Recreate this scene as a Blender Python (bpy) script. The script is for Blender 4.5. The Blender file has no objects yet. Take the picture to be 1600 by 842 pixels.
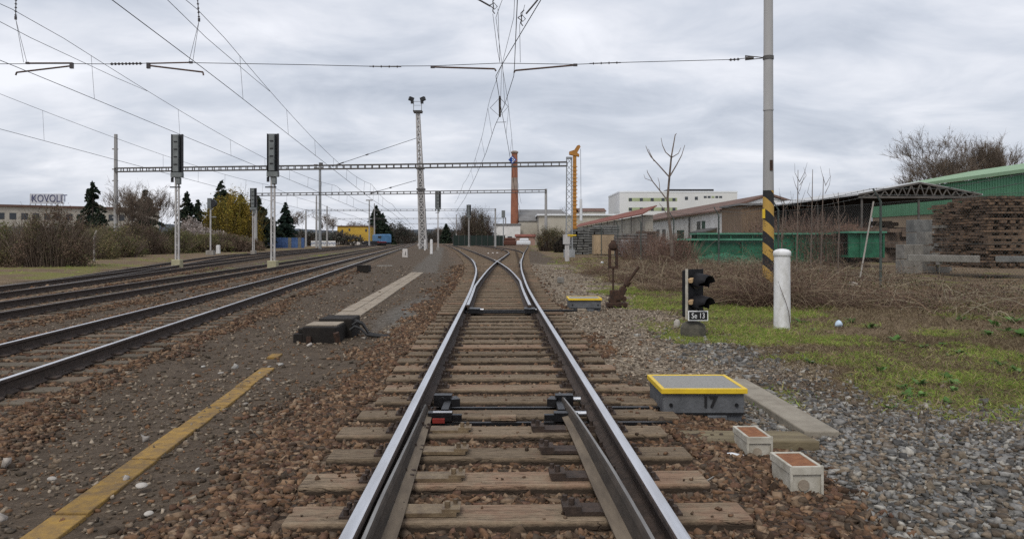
import bpy, math, random
import numpy as np
from mathutils import Vector

# ------------------------------------------------------------------ basics
F, CX, HY, H = 1200.0, 800.0, 375.0, 1.5        # focal px, centre column, horizon row, eye height (m)
scene = bpy.context.scene
col = scene.collection
RND = random.Random(7)
NR = np.random.default_rng(11)
R = math.radians

def wx(px, Y): return (px - CX) * Y / F
def wz(py, Y): return H - (py - HY) * Y / F
def G(px, py, z=-0.12):
    Y = F * (H - z) / (py - HY)
    return ((px - CX) * Y / F, Y, z)
def P(px, py, Y): return (wx(px, Y), Y, wz(py, Y))

def tag(o, label=None, cat=None, group=None, kind=None):
    if label: o['label'] = label
    if cat: o['category'] = cat
    if group: o['group'] = group
    if kind: o['kind'] = kind
    elif cat: o['kind'] = 'thing'
    return o

def thing(name, label, cat, loc=(0, 0, 0), group=None, rz=0):
    o = bpy.data.objects.new(name, None)
    o.empty_display_size = 0.2
    col.objects.link(o)
    o.location = loc
    o.rotation_euler.z = rz
    return tag(o, label, cat, group)

def origin(o):
    v = Vector((0, 0, 0))
    while o is not None:
        v = v + o.location
        o = o.parent
    return v

def copy_tree(o, parent=None):
    c = o.copy(); col.objects.link(c); c.parent = parent
    for ch in list(o.children):
        copy_tree(ch, c)
    return c

# ------------------------------------------------------------------ mesh builder
class B:
    def __init__(s):
        s.v = []; s.f = []; s.m = []; s.sm = []
    def face(s, idx, mi=0, smooth=False):
        s.f.append(idx); s.m.append(mi); s.sm.append(smooth)
    def quad(s, a, b, c, d, mi=0):
        n = len(s.v); s.v += [tuple(a), tuple(b), tuple(c), tuple(d)]
        s.face((n, n+1, n+2, n+3), mi); return s
    def box(s, c, size, rz=0, mi=0, taper=1.0, tilt=0):
        n = len(s.v); cr, sr = math.cos(rz), math.sin(rz)
        for dz in (-.5, .5):
            k = taper if dz > 0 else 1
            for dx, dy in ((-.5, -.5), (.5, -.5), (.5, .5), (-.5, .5)):
                x, y, z = dx*size[0]*k, dy*size[1]*k, dz*size[2]
                if tilt: x, z = x*math.cos(tilt)+z*math.sin(tilt), -x*math.sin(tilt)+z*math.cos(tilt)
                s.v.append((c[0]+x*cr-y*sr, c[1]+x*sr+y*cr, c[2]+z))
        for q in ((0, 3, 2, 1), (4, 5, 6, 7), (0, 1, 5, 4), (1, 2, 6, 5), (2, 3, 7, 6), (3, 0, 4, 7)):
            s.face(tuple(n+i for i in q), mi)
        return s
    def bb(s, x0, x1, y0, y1, z0, z1, mi=0):
        return s.box(((x0+x1)/2, (y0+y1)/2, (z0+z1)/2), (x1-x0, y1-y0, z1-z0), 0, mi)
    def tube(s, pts, r, n=6, mi=0, cap=True, smooth=True):
        pts = [Vector(p) for p in pts]
        rs = r if isinstance(r, (list, tuple)) else [r]*len(pts)
        base = len(s.v)
        for i, p in enumerate(pts):
            d = (pts[min(i+1, len(pts)-1)] - pts[max(i-1, 0)])
            if d.length < 1e-9: d = Vector((0, 0, 1))
            d.normalize()
            up = Vector((0, 0, 1)) if abs(d.z) < .95 else Vector((0, 1, 0))
            a = d.cross(up).normalized(); b = a.cross(d)
            for k in range(n):
                t = 2*math.pi*k/n
                q = p + (a*math.cos(t) + b*math.sin(t))*rs[i]
                s.v.append((q.x, q.y, q.z))
        for i in range(len(pts)-1):
            for k in range(n):
                k2 = (k+1) % n
                s.face((base+i*n+k, base+i*n+k2, base+(i+1)*n+k2, base+(i+1)*n+k), mi, smooth)
        if cap:      # caps on their own vertices, so the round side keeps clean normals
            c0 = len(s.v); s.v += s.v[base:base+n] + s.v[base+(len(pts)-1)*n:base+len(pts)*n]
            s.face(tuple(c0+k for k in range(n))[::-1], mi)
            s.face(tuple(c0+n+k for k in range(n)), mi)
        return s
    def bar(s, a, b, w, h=None, mi=0):
        """square bar between two points"""
        a, b = Vector(a), Vector(b); d = (b-a).normalized()
        up = Vector((0, 0, 1)) if abs(d.z) < .95 else Vector((0, 1, 0))
        x = d.cross(up).normalized()*w/2; y = x.cross(d).normalized()*(h or w)/2
        n = len(s.v)
        for p in (a, b):
            for q in (-x-y, x-y, x+y, -x+y):
                v = p+q; s.v.append((v.x, v.y, v.z))
        for q in ((0, 1, 2, 3), (7, 6, 5, 4), (0, 4, 5, 1), (1, 5, 6, 2), (2, 6, 7, 3), (3, 7, 4, 0)):
            s.face(tuple(n+i for i in q), mi)
        return s
    def lathe(s, c, prof, n=16, mi=0, smooth=True):
        base = len(s.v)
        for r, z in prof:
            for k in range(n):
                t = 2*math.pi*k/n
                s.v.append((c[0]+r*math.cos(t), c[1]+r*math.sin(t), c[2]+z))
        for i in range(len(prof)-1):
            for k in range(n):
                k2 = (k+1) % n
                s.face((base+i*n+k, base+i*n+k2, base+(i+1)*n+k2, base+(i+1)*n+k), mi, smooth)
        c0 = len(s.v); s.v += s.v[base:base+n] + s.v[base+(len(prof)-1)*n:base+len(prof)*n]
        s.face(tuple(c0+k for k in range(n))[::-1], mi)
        s.face(tuple(c0+n+k for k in range(n)), mi)
        return s
    def prism(s, poly, axis_vec, mi=0):
        """closed polygon of 3D points extruded along axis_vec"""
        n = len(s.v); k = len(poly); a = Vector(axis_vec)
        s.v += [tuple(p) for p in poly] + [tuple(Vector(p)+a) for p in poly]
        s.face(tuple(range(n, n+k))[::-1], mi); s.face(tuple(range(n+k, n+2*k)), mi)
        for i in range(k):
            j = (i+1) % k
            s.face((n+i, n+j, n+k+j, n+k+i), mi)
        return s
    def build(s, name, mats, parent=None, bevel=0, fix=True):
        me = bpy.data.meshes.new(name)
        off = origin(parent) if parent is not None else Vector((0, 0, 0))
        me.from_pydata([(x-off.x, y-off.y, z-off.z) for x, y, z in s.v], [], s.f)
        if not isinstance(mats, (list, tuple)): mats = [mats]
        for m in mats: me.materials.append(m)
        me.polygons.foreach_set('material_index', s.m)
        me.polygons.foreach_set('use_smooth', s.sm)
        if fix:
            import bmesh
            bm = bmesh.new(); bm.from_mesh(me)
            bmesh.ops.recalc_face_normals(bm, faces=bm.faces)
            bm.to_mesh(me); bm.free()
        me.update()
        o = bpy.data.objects.new(name, me); col.objects.link(o)
        if parent is not None: o.parent = parent
        if bevel:
            md = o.modifiers.new('bevel', 'BEVEL'); md.width = bevel; md.segments = 2; md.limit_method = 'ANGLE'
        return o

def np_mesh(name, V, Fc, mats, parent=None, colors=None, midx=None, smooth=False):
    me = bpy.data.meshes.new(name)
    V = np.asarray(V, dtype=np.float32); Fc = np.asarray(Fc, dtype=np.int32)
    if parent is not None:
        V = V - np.array(origin(parent), dtype=np.float32)
    n, k = Fc.shape
    me.vertices.add(len(V)); me.vertices.foreach_set('co', V.ravel())
    me.loops.add(n*k); me.loops.foreach_set('vertex_index', Fc.ravel())
    me.polygons.add(n)
    me.polygons.foreach_set('loop_start', np.arange(0, n*k, k, dtype=np.int32))
    me.polygons.foreach_set('loop_total', np.full(n, k, dtype=np.int32))
    if smooth: me.polygons.foreach_set('use_smooth', np.ones(n, dtype=bool))
    for m in (mats if isinstance(mats, (list, tuple)) else [mats]): me.materials.append(m)
    if midx is not None: me.polygons.foreach_set('material_index', np.asarray(midx, dtype=np.int32))
    me.update(calc_edges=True)
    if colors is not None:
        for an, arr in colors.items():
            at = me.color_attributes.new(an, 'FLOAT_COLOR', 'POINT')
            c = np.ones((len(V), 4), dtype=np.float32); c[:, :arr.shape[1]] = arr
            at.data.foreach_set('color', c.ravel())
    o = bpy.data.objects.new(name, me); col.objects.link(o)
    if parent is not None: o.parent = parent
    return o

# ------------------------------------------------------------------ materials
def new_mat(name):
    m = bpy.data.materials.new(name); m.use_nodes = True
    return m, m.node_tree.nodes, m.node_tree.links, m.node_tree.nodes['Principled BSDF']

def mat(name, c1, c2=None, scale=6.0, rough=.85, metal=0.0, bump=0.0, c3=None, detail=6, stretch=(1, 1, 1),
        rand=0.0, spec=.3, bscale=None):
    m, N, L, bs = new_mat(name)
    tc = N.new('ShaderNodeTexCoord'); mp = N.new('ShaderNodeMapping')
    mp.inputs['Scale'].default_value = stretch
    oi = N.new('ShaderNodeObjectInfo')
    add = N.new('ShaderNodeVectorMath'); add.operation = 'ADD'
    mul = N.new('ShaderNodeVectorMath'); mul.operation = 'SCALE'; mul.inputs['Scale'].default_value = 37.0
    cb = N.new('ShaderNodeCombineXYZ')
    for i in range(3): L.new(oi.outputs['Random'], cb.inputs[i])
    L.new(cb.outputs[0], mul.inputs[0])
    L.new(tc.outputs['Object'], add.inputs[0]); L.new(mul.outputs[0], add.inputs[1])
    L.new(add.outputs[0], mp.inputs['Vector'])
    nz = N.new('ShaderNodeTexNoise'); nz.inputs['Scale'].default_value = scale; nz.inputs['Detail'].default_value = detail
    nz.inputs['Roughness'].default_value = .65
    L.new(mp.outputs[0], nz.inputs['Vector'])
    rp = N.new('ShaderNodeValToRGB')
    rp.color_ramp.elements[0].position = .35; rp.color_ramp.elements[1].position = .66
    c2 = c2 or tuple(x*.72 for x in c1)
    rp.color_ramp.elements[0].color = (*c2, 1); rp.color_ramp.elements[1].color = (*c1, 1)
    if c3:
        e = rp.color_ramp.elements.new(.74); e.color = (*c3, 1)
    L.new(nz.outputs['Fac'], rp.inputs['Fac'])
    out = rp.outputs['Color']
    if rand:
        hs = N.new('ShaderNodeHueSaturation')
        mr = N.new('ShaderNodeMapRange'); mr.inputs['To Min'].default_value = 1-rand; mr.inputs['To Max'].default_value = 1+rand
        L.new(oi.outputs['Random'], mr.inputs['Value']); L.new(mr.outputs[0], hs.inputs['Value'])
        L.new(out, hs.inputs['Color']); out = hs.outputs['Color']
    L.new(out, bs.inputs['Base Color'])
    bs.inputs['Roughness'].default_value = rough; bs.inputs['Metallic'].default_value = metal
    bs.inputs['Specular IOR Level'].default_value = spec
    if bump:
        n2 = N.new('ShaderNodeTexNoise'); n2.inputs['Scale'].default_value = bscale or scale*5; n2.inputs['Detail'].default_value = 5
        L.new(mp.outputs[0], n2.inputs['Vector'])
        bp = N.new('ShaderNodeBump'); bp.inputs['Strength'].default_value = bump; bp.inputs['Distance'].default_value = .02
        L.new(n2.outputs['Fac'], bp.inputs['Height']); L.new(bp.outputs[0], bs.inputs['Normal'])
    return m

def attr_mat(name, attr='Col', rough=.9, spec=.15, noise=.35, nscale=30., trans=0.0):
    m, N, L, bs = new_mat(name)
    at = N.new('ShaderNodeAttribute'); at.attribute_name = attr
    tc = N.new('ShaderNodeTexCoord')
    nz = N.new('ShaderNodeTexNoise'); nz.inputs['Scale'].default_value = nscale; nz.inputs['Detail'].default_value = 4
    L.new(tc.outputs['Object'], nz.inputs['Vector'])
    mr = N.new('ShaderNodeMapRange'); mr.inputs['From Min'].default_value = .3; mr.inputs['From Max'].default_value = .7
    mr.inputs['To Min'].default_value = 1-noise; mr.inputs['To Max'].default_value = 1+noise
    L.new(nz.outputs['Fac'], mr.inputs['Value'])
    sc = N.new('ShaderNodeVectorMath'); sc.operation = 'SCALE'
    L.new(at.outputs['Color'], sc.inputs[0]); L.new(mr.outputs[0], sc.inputs['Scale'])
    L.new(sc.outputs[0], bs.inputs['Base Color'])
    bs.inputs['Roughness'].default_value = rough; bs.inputs['Specular IOR Level'].default_value = spec
    if trans:
        tr = N.new('ShaderNodeBsdfTranslucent'); mx = N.new('ShaderNodeMixShader'); mx.inputs[0].default_value = trans
        L.new(sc.outputs[0], tr.inputs['Color']); L.new(bs.outputs[0], mx.inputs[1]); L.new(tr.outputs[0], mx.inputs[2])
        L.new(mx.outputs[0], N['Material Output'].inputs['Surface'])
    return m

MT = dict(
    rail_top=mat('polished_rail_steel', (.72, .72, .74), (.55, .54, .54), scale=14, rough=.24, metal=1.0, stretch=(1, .1, 1)),
    rail_top_dull=mat('dull_rail_steel', (.20, .18, .165), (.11, .095, .085), scale=9, rough=.5, metal=.4, stretch=(1, .1, 1)),
    rail_side=mat('rusty_rail_side', (.072, .052, .042), (.035, .027, .023), scale=16, rough=.85, bump=.3),
    blade=mat('lit_tan_blade_steel', (.175, .138, .098), (.085, .066, .048), scale=7, rough=.85, bump=.2, metal=.0, stretch=(1, .2, 1)),  # lighter tan paints the light on the upturned blade foot
    web=mat('shaded_blade_web', (.062, .048, .037), (.030, .024, .019), scale=12, rough=.8, stretch=(1, .3, 1), bump=.2),  # darker copy of the blade steel, shade of the upright web in its colour
    blade_top=mat('worn_blade_edge', (.34, .33, .31), (.15, .135, .12), scale=10, rough=.4, metal=.7, stretch=(1, .1, 1)),
    sleeper=None,
    sleeper_c=None,
    plate=mat('rusty_baseplate', (.075, .052, .040), (.035, .026, .022), scale=20, rough=.8, bump=.3, metal=.2),
    slide=mat('slide_chair_steel', (.24, .18, .11), (.12, .085, .055), scale=14, rough=.6, metal=.3, bump=.2),
    oily=mat('oily_black_iron', (.022, .022, .024), (.010, .010, .011), scale=14, rough=.4, metal=.4, bump=.2),
    steel=mat('bright_rod_steel', (.55, .56, .58), (.35, .35, .36), scale=8, rough=.3, metal=.9),
    redpaint=mat('red_paint', (.30, .03, .022), (.14, .02, .015), rough=.6),
    mossconc=mat('dark_mossy_concrete', (.115, .105, .082), (.06, .056, .045), scale=9, rough=.95, bump=.4, c3=(.17, .16, .13)),
    concrete=mat('weathered_concrete', (.33, .31, .28), (.22, .20, .175), scale=4, rough=.93, bump=.25, rand=.08),
    pole_conc=mat('grey_concrete_pole', (.345, .34, .335), (.305, .30, .295), scale=3.5, rough=.85, bump=.12, stretch=(1, 1, .3)),
    moss=mat('mossy_timber_plank', (.20, .165, .10), (.12, .095, .06), scale=6, rough=.95, bump=.4, c3=(.15, .16, .06), stretch=(.4, 2, 1)),
    slab=mat('grey_cable_slab', (.29, .26, .21), (.20, .175, .14), scale=5, rough=.95, bump=.3),
    ybrick=mat('worn_yellow_paint', (.315, .19, .045), (.15, .10, .052), scale=11, rough=.95, bump=.4, c3=(.24, .165, .075), rand=.08, bscale=70, detail=10),
    pave=mat('beige_paving', (.33, .28, .215), (.225, .185, .145), scale=6, rough=.95, bump=.3),
    yellow=mat('yellow_enamel', (.72, .50, .02), (.60, .40, .02), rough=.5, scale=8, spec=.5),
    greybox=mat('grey_cast_iron', (.125, .13, .138), (.08, .084, .09), rough=.75, scale=9, bump=.25),
    lidgrey=mat('grey_lid_gravel', (.30, .295, .28), (.22, .215, .20), rough=.9, scale=60, bump=.3),
    cream=mat('cream_plastic', (.50, .475, .41), (.33, .305, .25), rough=.7, scale=9, bump=.12, detail=9),
    rustlid=mat('rusty_lid', (.27, .12, .055), (.17, .07, .035), rough=.95, scale=22, bump=.4),
    rust=mat('rusty_iron', (.075, .040, .026), (.030, .020, .016), rough=.9, scale=16, bump=.4),
    black=mat('black_enamel', (.010, .010, .012), (.016, .016, .018), rough=.7, scale=10, spec=.2),
    lensdark=mat('dark_lens', (.004, .004, .012), (.006, .006, .02), rough=.12, scale=4, spec=.7),
    mirror_strip=mat('pale_reflector', (.62, .42, .22), (.50, .34, .20), rough=.5),
    white=mat('white_paint', (.76, .76, .77), (.54, .53, .51), rough=.75, scale=7, bump=.25, c3=(.66, .66, .66), stretch=(1, 1, .45), detail=10),
    whitewall=mat('white_render', (.74, .73, .71), (.62, .61, .585), rough=.9, scale=.6),
    hospital=mat('white_plaster', (.66, .66, .65), (.60, .60, .60), rough=.9, scale=.15),
    pinkwall=mat('pinkish_render', (.36, .235, .19), (.28, .18, .15), rough=.9, scale=.5),
    beige=mat('beige_render', (.46, .43, .37), (.38, .35, .30), rough=.9, scale=.4),
    dirtywall=mat('dirty_render', (.37, .345, .30), (.27, .25, .215), rough=.9, scale=.35),
    galv=mat('galvanised_steel', (.33, .34, .35), (.22, .23, .235), rough=.6, metal=.3, scale=4),
    galvd=mat('dark_galvanised_steel', (.13, .125, .12), (.085, .08, .078), rough=.75, metal=.2, scale=3),
    darkmetal=mat('dark_grey_metal', (.035, .036, .04), (.02, .02, .022), rough=.6, scale=4),
    headback=mat('grey_signal_housing', (.19, .205, .205), (.12, .13, .13), rough=.7, scale=3),
    mastpaint=mat('pale_mast_paint', (.50, .49, .48), (.34, .32, .31), rough=.7, scale=5, c3=(.36, .31, .31), stretch=(1, 1, .4)),
    yconc=mat('ochre_stained_concrete', (.43, .40, .26), (.30, .28, .18), rough=.9, scale=3),
    wire=mat('dark_copper_wire', (.045, .045, .048), (.03, .03, .032), rough=.6, metal=.3),
    wire_thin=mat('grey_dropper_wire', (.16, .16, .17), (.12, .12, .13), rough=.6, metal=.2),
    insul=mat('brown_insulator', (.045, .035, .035), (.025, .02, .02), rough=.35, spec=.6),
    arm=mat('brown_steady_arm', (.12, .075, .06), (.075, .05, .04), rough=.7, scale=6),
    brick=mat('red_brick', (.33, .135, .080), (.22, .09, .058), rough=.95, scale=.9, detail=8),
    soot=mat('pale_sooty_brick', (.33, .26, .22), (.22, .17, .14), rough=.95, scale=.8),
    bluesign=mat('blue_enamel_sign', (.012, .07, .32), (.01, .06, .28), rough=.5),
    signwhite=mat('white_sign_paint', (.80, .80, .80), (.72, .72, .72), rough=.6),
    orange=mat('orange_crane_paint', (.47, .22, .045), (.30, .14, .035), rough=.7, scale=.6),
    redroof=mat('red_tile_roof', (.235, .085, .062), (.155, .06, .046), rough=.9, scale=.8),
    brownroof=mat('brown_tile_roof', (.165, .098, .076), (.11, .068, .055), rough=.9, scale=1.2, stretch=(1, .3, 1)),
    greyroof=mat('grey_roof', (.20, .20, .20), (.15, .145, .14), rough=.9, scale=.5),
    shedroof=mat('dull_white_shed_roof', (.52, .53, .54), (.42, .425, .43), rough=.8, scale=.6),
    whiteroof=mat('white_sheet_roof', (.74, .76, .79), (.66, .68, .71), rough=.6, scale=.3),
    wood=mat('brown_boards', (.235, .165, .11), (.15, .105, .072), rough=.95, scale=2.5, stretch=(3, 3, .3), bump=.3),
    woodgrey=mat('weathered_timber', (.155, .110, .080), (.07, .052, .04), rough=.95, scale=4, rand=.25, bump=.3),
    timber=mat('stained_timber_ends', (.20, .128, .082), (.06, .042, .031), rough=.95, scale=6, rand=.3, bump=.4),
    greenbeam=mat('green_painted_steel', (.026, .165, .088), (.015, .090, .050), rough=.6, scale=2.2, c3=(.05, .10, .055), detail=10),
    greenlid=mat('pale_green_steel', (.105, .31, .205), (.06, .20, .13), rough=.55, scale=1.5),
    greenwall=mat('green_sheet_wall', (.105, .26, .15), (.08, .21, .12), rough=.7, scale=.4),
    greenroof=mat('pale_green_roof', (.24, .36, .22), (.20, .31, .19), rough=.7, scale=.4),
    tanwall=mat('tan_panel_wall', (.31, .235, .165), (.25, .19, .135), rough=.9, scale=.5),
    greendoor=mat('dark_green_paint', (.035, .085, .05), (.025, .06, .04), rough=.7, scale=3),
    glass=mat('dark_window_glass', (.035, .042, .05), (.025, .03, .036), rough=.15, scale=2, spec=.6),
    greenpanel=mat('lime_facade_panel', (.36, .41, .24), (.31, .355, .21), rough=.8, scale=.4),
    truss=mat('grimy_truss_steel', (.13, .118, .106), (.075, .068, .062), rough=.85, scale=2),
    void=mat('painted_interior_shade', (.030, .024, .020), (.018, .015, .013), rough=.95, scale=1),  # near-black colour paints the shade inside the open shed
    rustpile=mat('rusty_scrap', (.21, .12, .085), (.08, .05, .04), rough=.95, scale=3, bump=.4),
    bluefence=mat('blue_sheet_fence', (.09, .165, .36), (.06, .11, .25), rough=.75, scale=.8, c3=(.16, .22, .36)),
    ybuild=mat('ochre_yellow_render', (.52, .335, .055), (.42, .27, .05), rough=.9, scale=.5),
    blueloco=mat('blue_rail_paint', (.085, .20, .36), (.06, .145, .27), rough=.5, scale=.8),
    bark=mat('grey_brown_bark', (.105, .085, .072), (.06, .05, .043), rough=.95, scale=7, bump=.4, stretch=(1, 1, .3)),
    twig=mat('brown_twigs', (.135, .102, .080), (.09, .068, .055), rough=.95, scale=4),
    twig_pale=mat('pale_brown_twigs', (.19, .15, .12), (.13, .10, .08), rough=.95, scale=4),
    sapl=mat('pale_sapling_bark', (.17, .135, .11), (.11, .085, .07), rough=.95, scale=8),
    hose=mat('black_rubber', (.02, .02, .021), (.03, .03, .031), rough=.7, scale=12),
    tar=mat('tarred_timber', (.022, .018, .015), (.012, .010, .009), rough=.9, scale=8, bump=.5),
    ironoxide=mat('red_brown_ground_iron', (.12, .05, .035), (.08, .035, .025), rough=.9, scale=10),
    litter=mat('white_plastic', (.72, .74, .76), (.55, .57, .60), rough=.5, scale=12),
    litterblue=mat('pale_blue_plastic', (.50, .62, .74), (.42, .52, .64), rough=.4, scale=10),
    stone=mat('pale_stone', (.42, .39, .35), (.30, .275, .245), rough=.9, scale=9, bump=.3),
    pinkstone=mat('white_kilometre_stone', (.62, .58, .55), (.45, .42, .39), rough=.9, scale=5, bump=.2),
    asphalt=mat('old_asphalt', (.10, .10, .098), (.07, .07, .068), rough=.95, scale=8, bump=.2),
    hill=mat('far_wooded_hill', (.055, .068, .085), (.045, .055, .07), rough=1, scale=.02),
    greymat=mat('grey_stacked_concrete', (.20, .20, .19), (.10, .10, .098), rough=.95, scale=2, bump=.3, rand=.2),
    palegrey=mat('pale_grey_block', (.27, .255, .23), (.165, .155, .14), rough=.95, scale=3, bump=.2, rand=.1),
    crate=mat('pale_plywood', (.40, .30, .19), (.31, .23, .15), rough=.9, scale=2),
    netting=mat('fence_wire', (.115, .12, .115), (.09, .095, .09), rough=.7, metal=.3),
    fpost=mat('green_grey_fence_post', (.09, .11, .10), (.06, .075, .07), rough=.8),
    hedge_dark=mat('dark_mesh_fence', (.022, .034, .03), (.015, .024, .02), rough=.9),
    textblack=mat('black_lettering', (.015, .015, .016), (.012, .012, .013), rough=.7),
    textblue=mat('navy_lettering', (.055, .06, .14), (.045, .05, .12), rough=.7),
    leaf=attr_mat('leaf', noise=.2, trans=.25),
    stones=attr_mat('ballast_stone', noise=.28, nscale=45.),
    blades=attr_mat('grass_blade', noise=.1, trans=.42),
)
# yellow and black striped paint on the pole foot: a helix of two colours in the pole's own space
def stripe_mat():
    m, N, L, bs = new_mat('black_yellow_stripes')
    tc = N.new('ShaderNodeTexCoord'); sp = N.new('ShaderNodeSeparateXYZ'); L.new(tc.outputs['Object'], sp.inputs[0])
    a = N.new('ShaderNodeMath'); a.operation = 'MULTIPLY'; a.inputs[1].default_value = .95; L.new(sp.outputs['X'], a.inputs[0])
    b = N.new('ShaderNodeMath'); b.operation = 'ADD'; L.new(a.outputs[0], b.inputs[0]); L.new(sp.outputs['Z'], b.inputs[1])
    nz = N.new('ShaderNodeTexNoise'); nz.inputs['Scale'].default_value = 12; L.new(tc.outputs['Object'], nz.inputs['Vector'])
    j = N.new('ShaderNodeMath'); j.operation = 'MULTIPLY_ADD'; j.inputs[1].default_value = .03; L.new(nz.outputs['Fac'], j.inputs[0]); L.new(b.outputs[0], j.inputs[2])
    c = N.new('ShaderNodeMath'); c.operation = 'ADD'; c.inputs[1].default_value = 9.88; L.new(j.outputs[0], c.inputs[0])
    d = N.new('ShaderNodeMath'); d.operation = 'MODULO'; d.inputs[1].default_value = .585; L.new(c.outputs[0], d.inputs[0])
    e = N.new('ShaderNodeMath'); e.operation = 'GREATER_THAN'; e.inputs[1].default_value = .29; L.new(d.outputs[0], e.inputs[0])
    mx = N.new('ShaderNodeMix'); mx.data_type = 'RGBA'
    L.new(e.outputs[0], mx.inputs[0]); mx.inputs[6].default_value = (.43, .265, .06, 1); mx.inputs[7].default_value = (.016, .016, .018, 1)
    L.new(mx.outputs[2], bs.inputs['Base Color']); bs.inputs['Roughness'].default_value = .8
    return m
MT['stripes'] = stripe_mat()
def sleeper_mat(name, top, side, oil, rust):
    m, N, L, bs = new_mat(name)
    tc = N.new('ShaderNodeTexCoord'); oi = N.new('ShaderNodeObjectInfo')
    sp = N.new('ShaderNodeSeparateXYZ'); L.new(tc.outputs['Object'], sp.inputs[0])
    sc = N.new('ShaderNodeMath'); sc.operation = 'MULTIPLY'; sc.inputs[1].default_value = 60; L.new(oi.outputs['Random'], sc.inputs[0])
    cb = N.new('ShaderNodeCombineXYZ'); 
    for i in range(3): L.new(sc.outputs[0], cb.inputs[i])
    ad = N.new('ShaderNodeVectorMath'); ad.operation = 'ADD'; L.new(tc.outputs['Object'], ad.inputs[0]); L.new(cb.outputs[0], ad.inputs[1])
    def noise(scale, st, det=6):
        mp = N.new('ShaderNodeMapping'); mp.inputs['Scale'].default_value = st; L.new(ad.outputs[0], mp.inputs['Vector'])
        n = N.new('ShaderNodeTexNoise'); n.inputs['Scale'].default_value = scale; n.inputs['Detail'].default_value = det; n.inputs['Roughness'].default_value = .7
        L.new(mp.outputs[0], n.inputs['Vector']); return n.outputs['Fac']
    def M(op, a, b=None, c=None):
        x = N.new('ShaderNodeMath'); x.operation = op; x.use_clamp = False
        for i, q in enumerate((a, b, c)):
            if q is None: continue
            if isinstance(q, (int, float)): x.inputs[i].default_value = q
            else: L.new(q, x.inputs[i])
        return x.outputs[0]
    def mr(f, a, b, lo=0, hi=1):
        x = N.new('ShaderNodeMapRange'); x.inputs['From Min'].default_value = a; x.inputs['From Max'].default_value = b; x.inputs['To Min'].default_value = lo; x.inputs['To Max'].default_value = hi
        L.new(f, x.inputs['Value']); return x.outputs[0]
    def mix(f, a, b):
        x = N.new('ShaderNodeMix'); x.data_type = 'RGBA'
        if isinstance(f, float): x.inputs[0].default_value = f
        else: L.new(f, x.inputs[0])
        for k, q in ((6, a), (7, b)):
            if isinstance(q, tuple): x.inputs[k].default_value = (*q, 1)
            else: L.new(q, x.inputs[k])
        return x.outputs[2]
    grain = noise(6, (.35, 7, 2)); blot = noise(2.6, (1, 1.3, 1)); fine = noise(38, (.6, 1, 1), 3)
    c = mix(mr(grain, .35, .65), tuple(q*.68 for q in top), top)
    c = mix(mr(fine, .3, .75), tuple(q*.55 for q in top), c)
    split = noise(3.2, (.28, 6, 1), 4)
    c = mix(mr(M('ABSOLUTE', M('SUBTRACT', split, .52)), .010, .003, 0, .6), c, tuple(q*.7 for q in side))
    c = mix(mr(M('ADD', blot, M('MULTIPLY', oi.outputs['Random'], .22)), .64, .78, 0, .65), c, rust)
    c = mix(mr(M('ADD', blot, M('MULTIPLY', grain, .4)), .60, .46, 0, .7), c, side)
    # grease thrown off beside the rails (a stain about 0.75 m from the middle)
    dx = M('ABSOLUTE', M('SUBTRACT', M('ABSOLUTE', sp.outputs['X']), .75))
    c = mix(mr(M('ADD', dx, M('MULTIPLY', blot, .30)), .36, .20, 0, .8), c, oil)
    hs = N.new('ShaderNodeHueSaturation'); L.new(mr(oi.outputs['Random'], 0, 1, .72, 1.16), hs.inputs['Value']); L.new(c, hs.inputs['Color'])
    geo = N.new('ShaderNodeNewGeometry'); gs = N.new('ShaderNodeSeparateXYZ'); L.new(geo.outputs['Normal'], gs.inputs[0])
    ztop = mr(M('ADD', sp.outputs['Z'], M('MULTIPLY', fine, .02)), -.022, -.004)   # tarred flanks begin just under the worn top
    c2 = mix(ztop, mix(mr(grain, .35, .65), tuple(q*.6 for q in side), side), hs.outputs['Color'])
    L.new(c2, bs.inputs['Base Color']); bs.inputs['Roughness'].default_value = .95; bs.inputs['Specular IOR Level'].default_value = .15
    bp = N.new('ShaderNodeBump'); bp.inputs['Strength'].default_value = .7; bp.inputs['Distance'].default_value = .02
    L.new(M('ADD', M('ADD', M('MULTIPLY', grain, .7), M('MULTIPLY', fine, .5)), mr(M('ABSOLUTE', M('SUBTRACT', split, .52)), .003, .012, -.5, 0)), bp.inputs['Height']); L.new(bp.outputs[0], bs.inputs['Normal'])
    return m
MT['sleeper'] = sleeper_mat('dusty_wooden_sleeper', (.305, .232, .160), (.062, .046, .034), (.056, .042, .032), (.215, .130, .088))
MT['sleeper_c'] = sleeper_mat('stained_concrete_sleeper', (.20, .170, .132), (.115, .092, .07), (.085, .066, .05), (.17, .12, .085))

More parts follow.
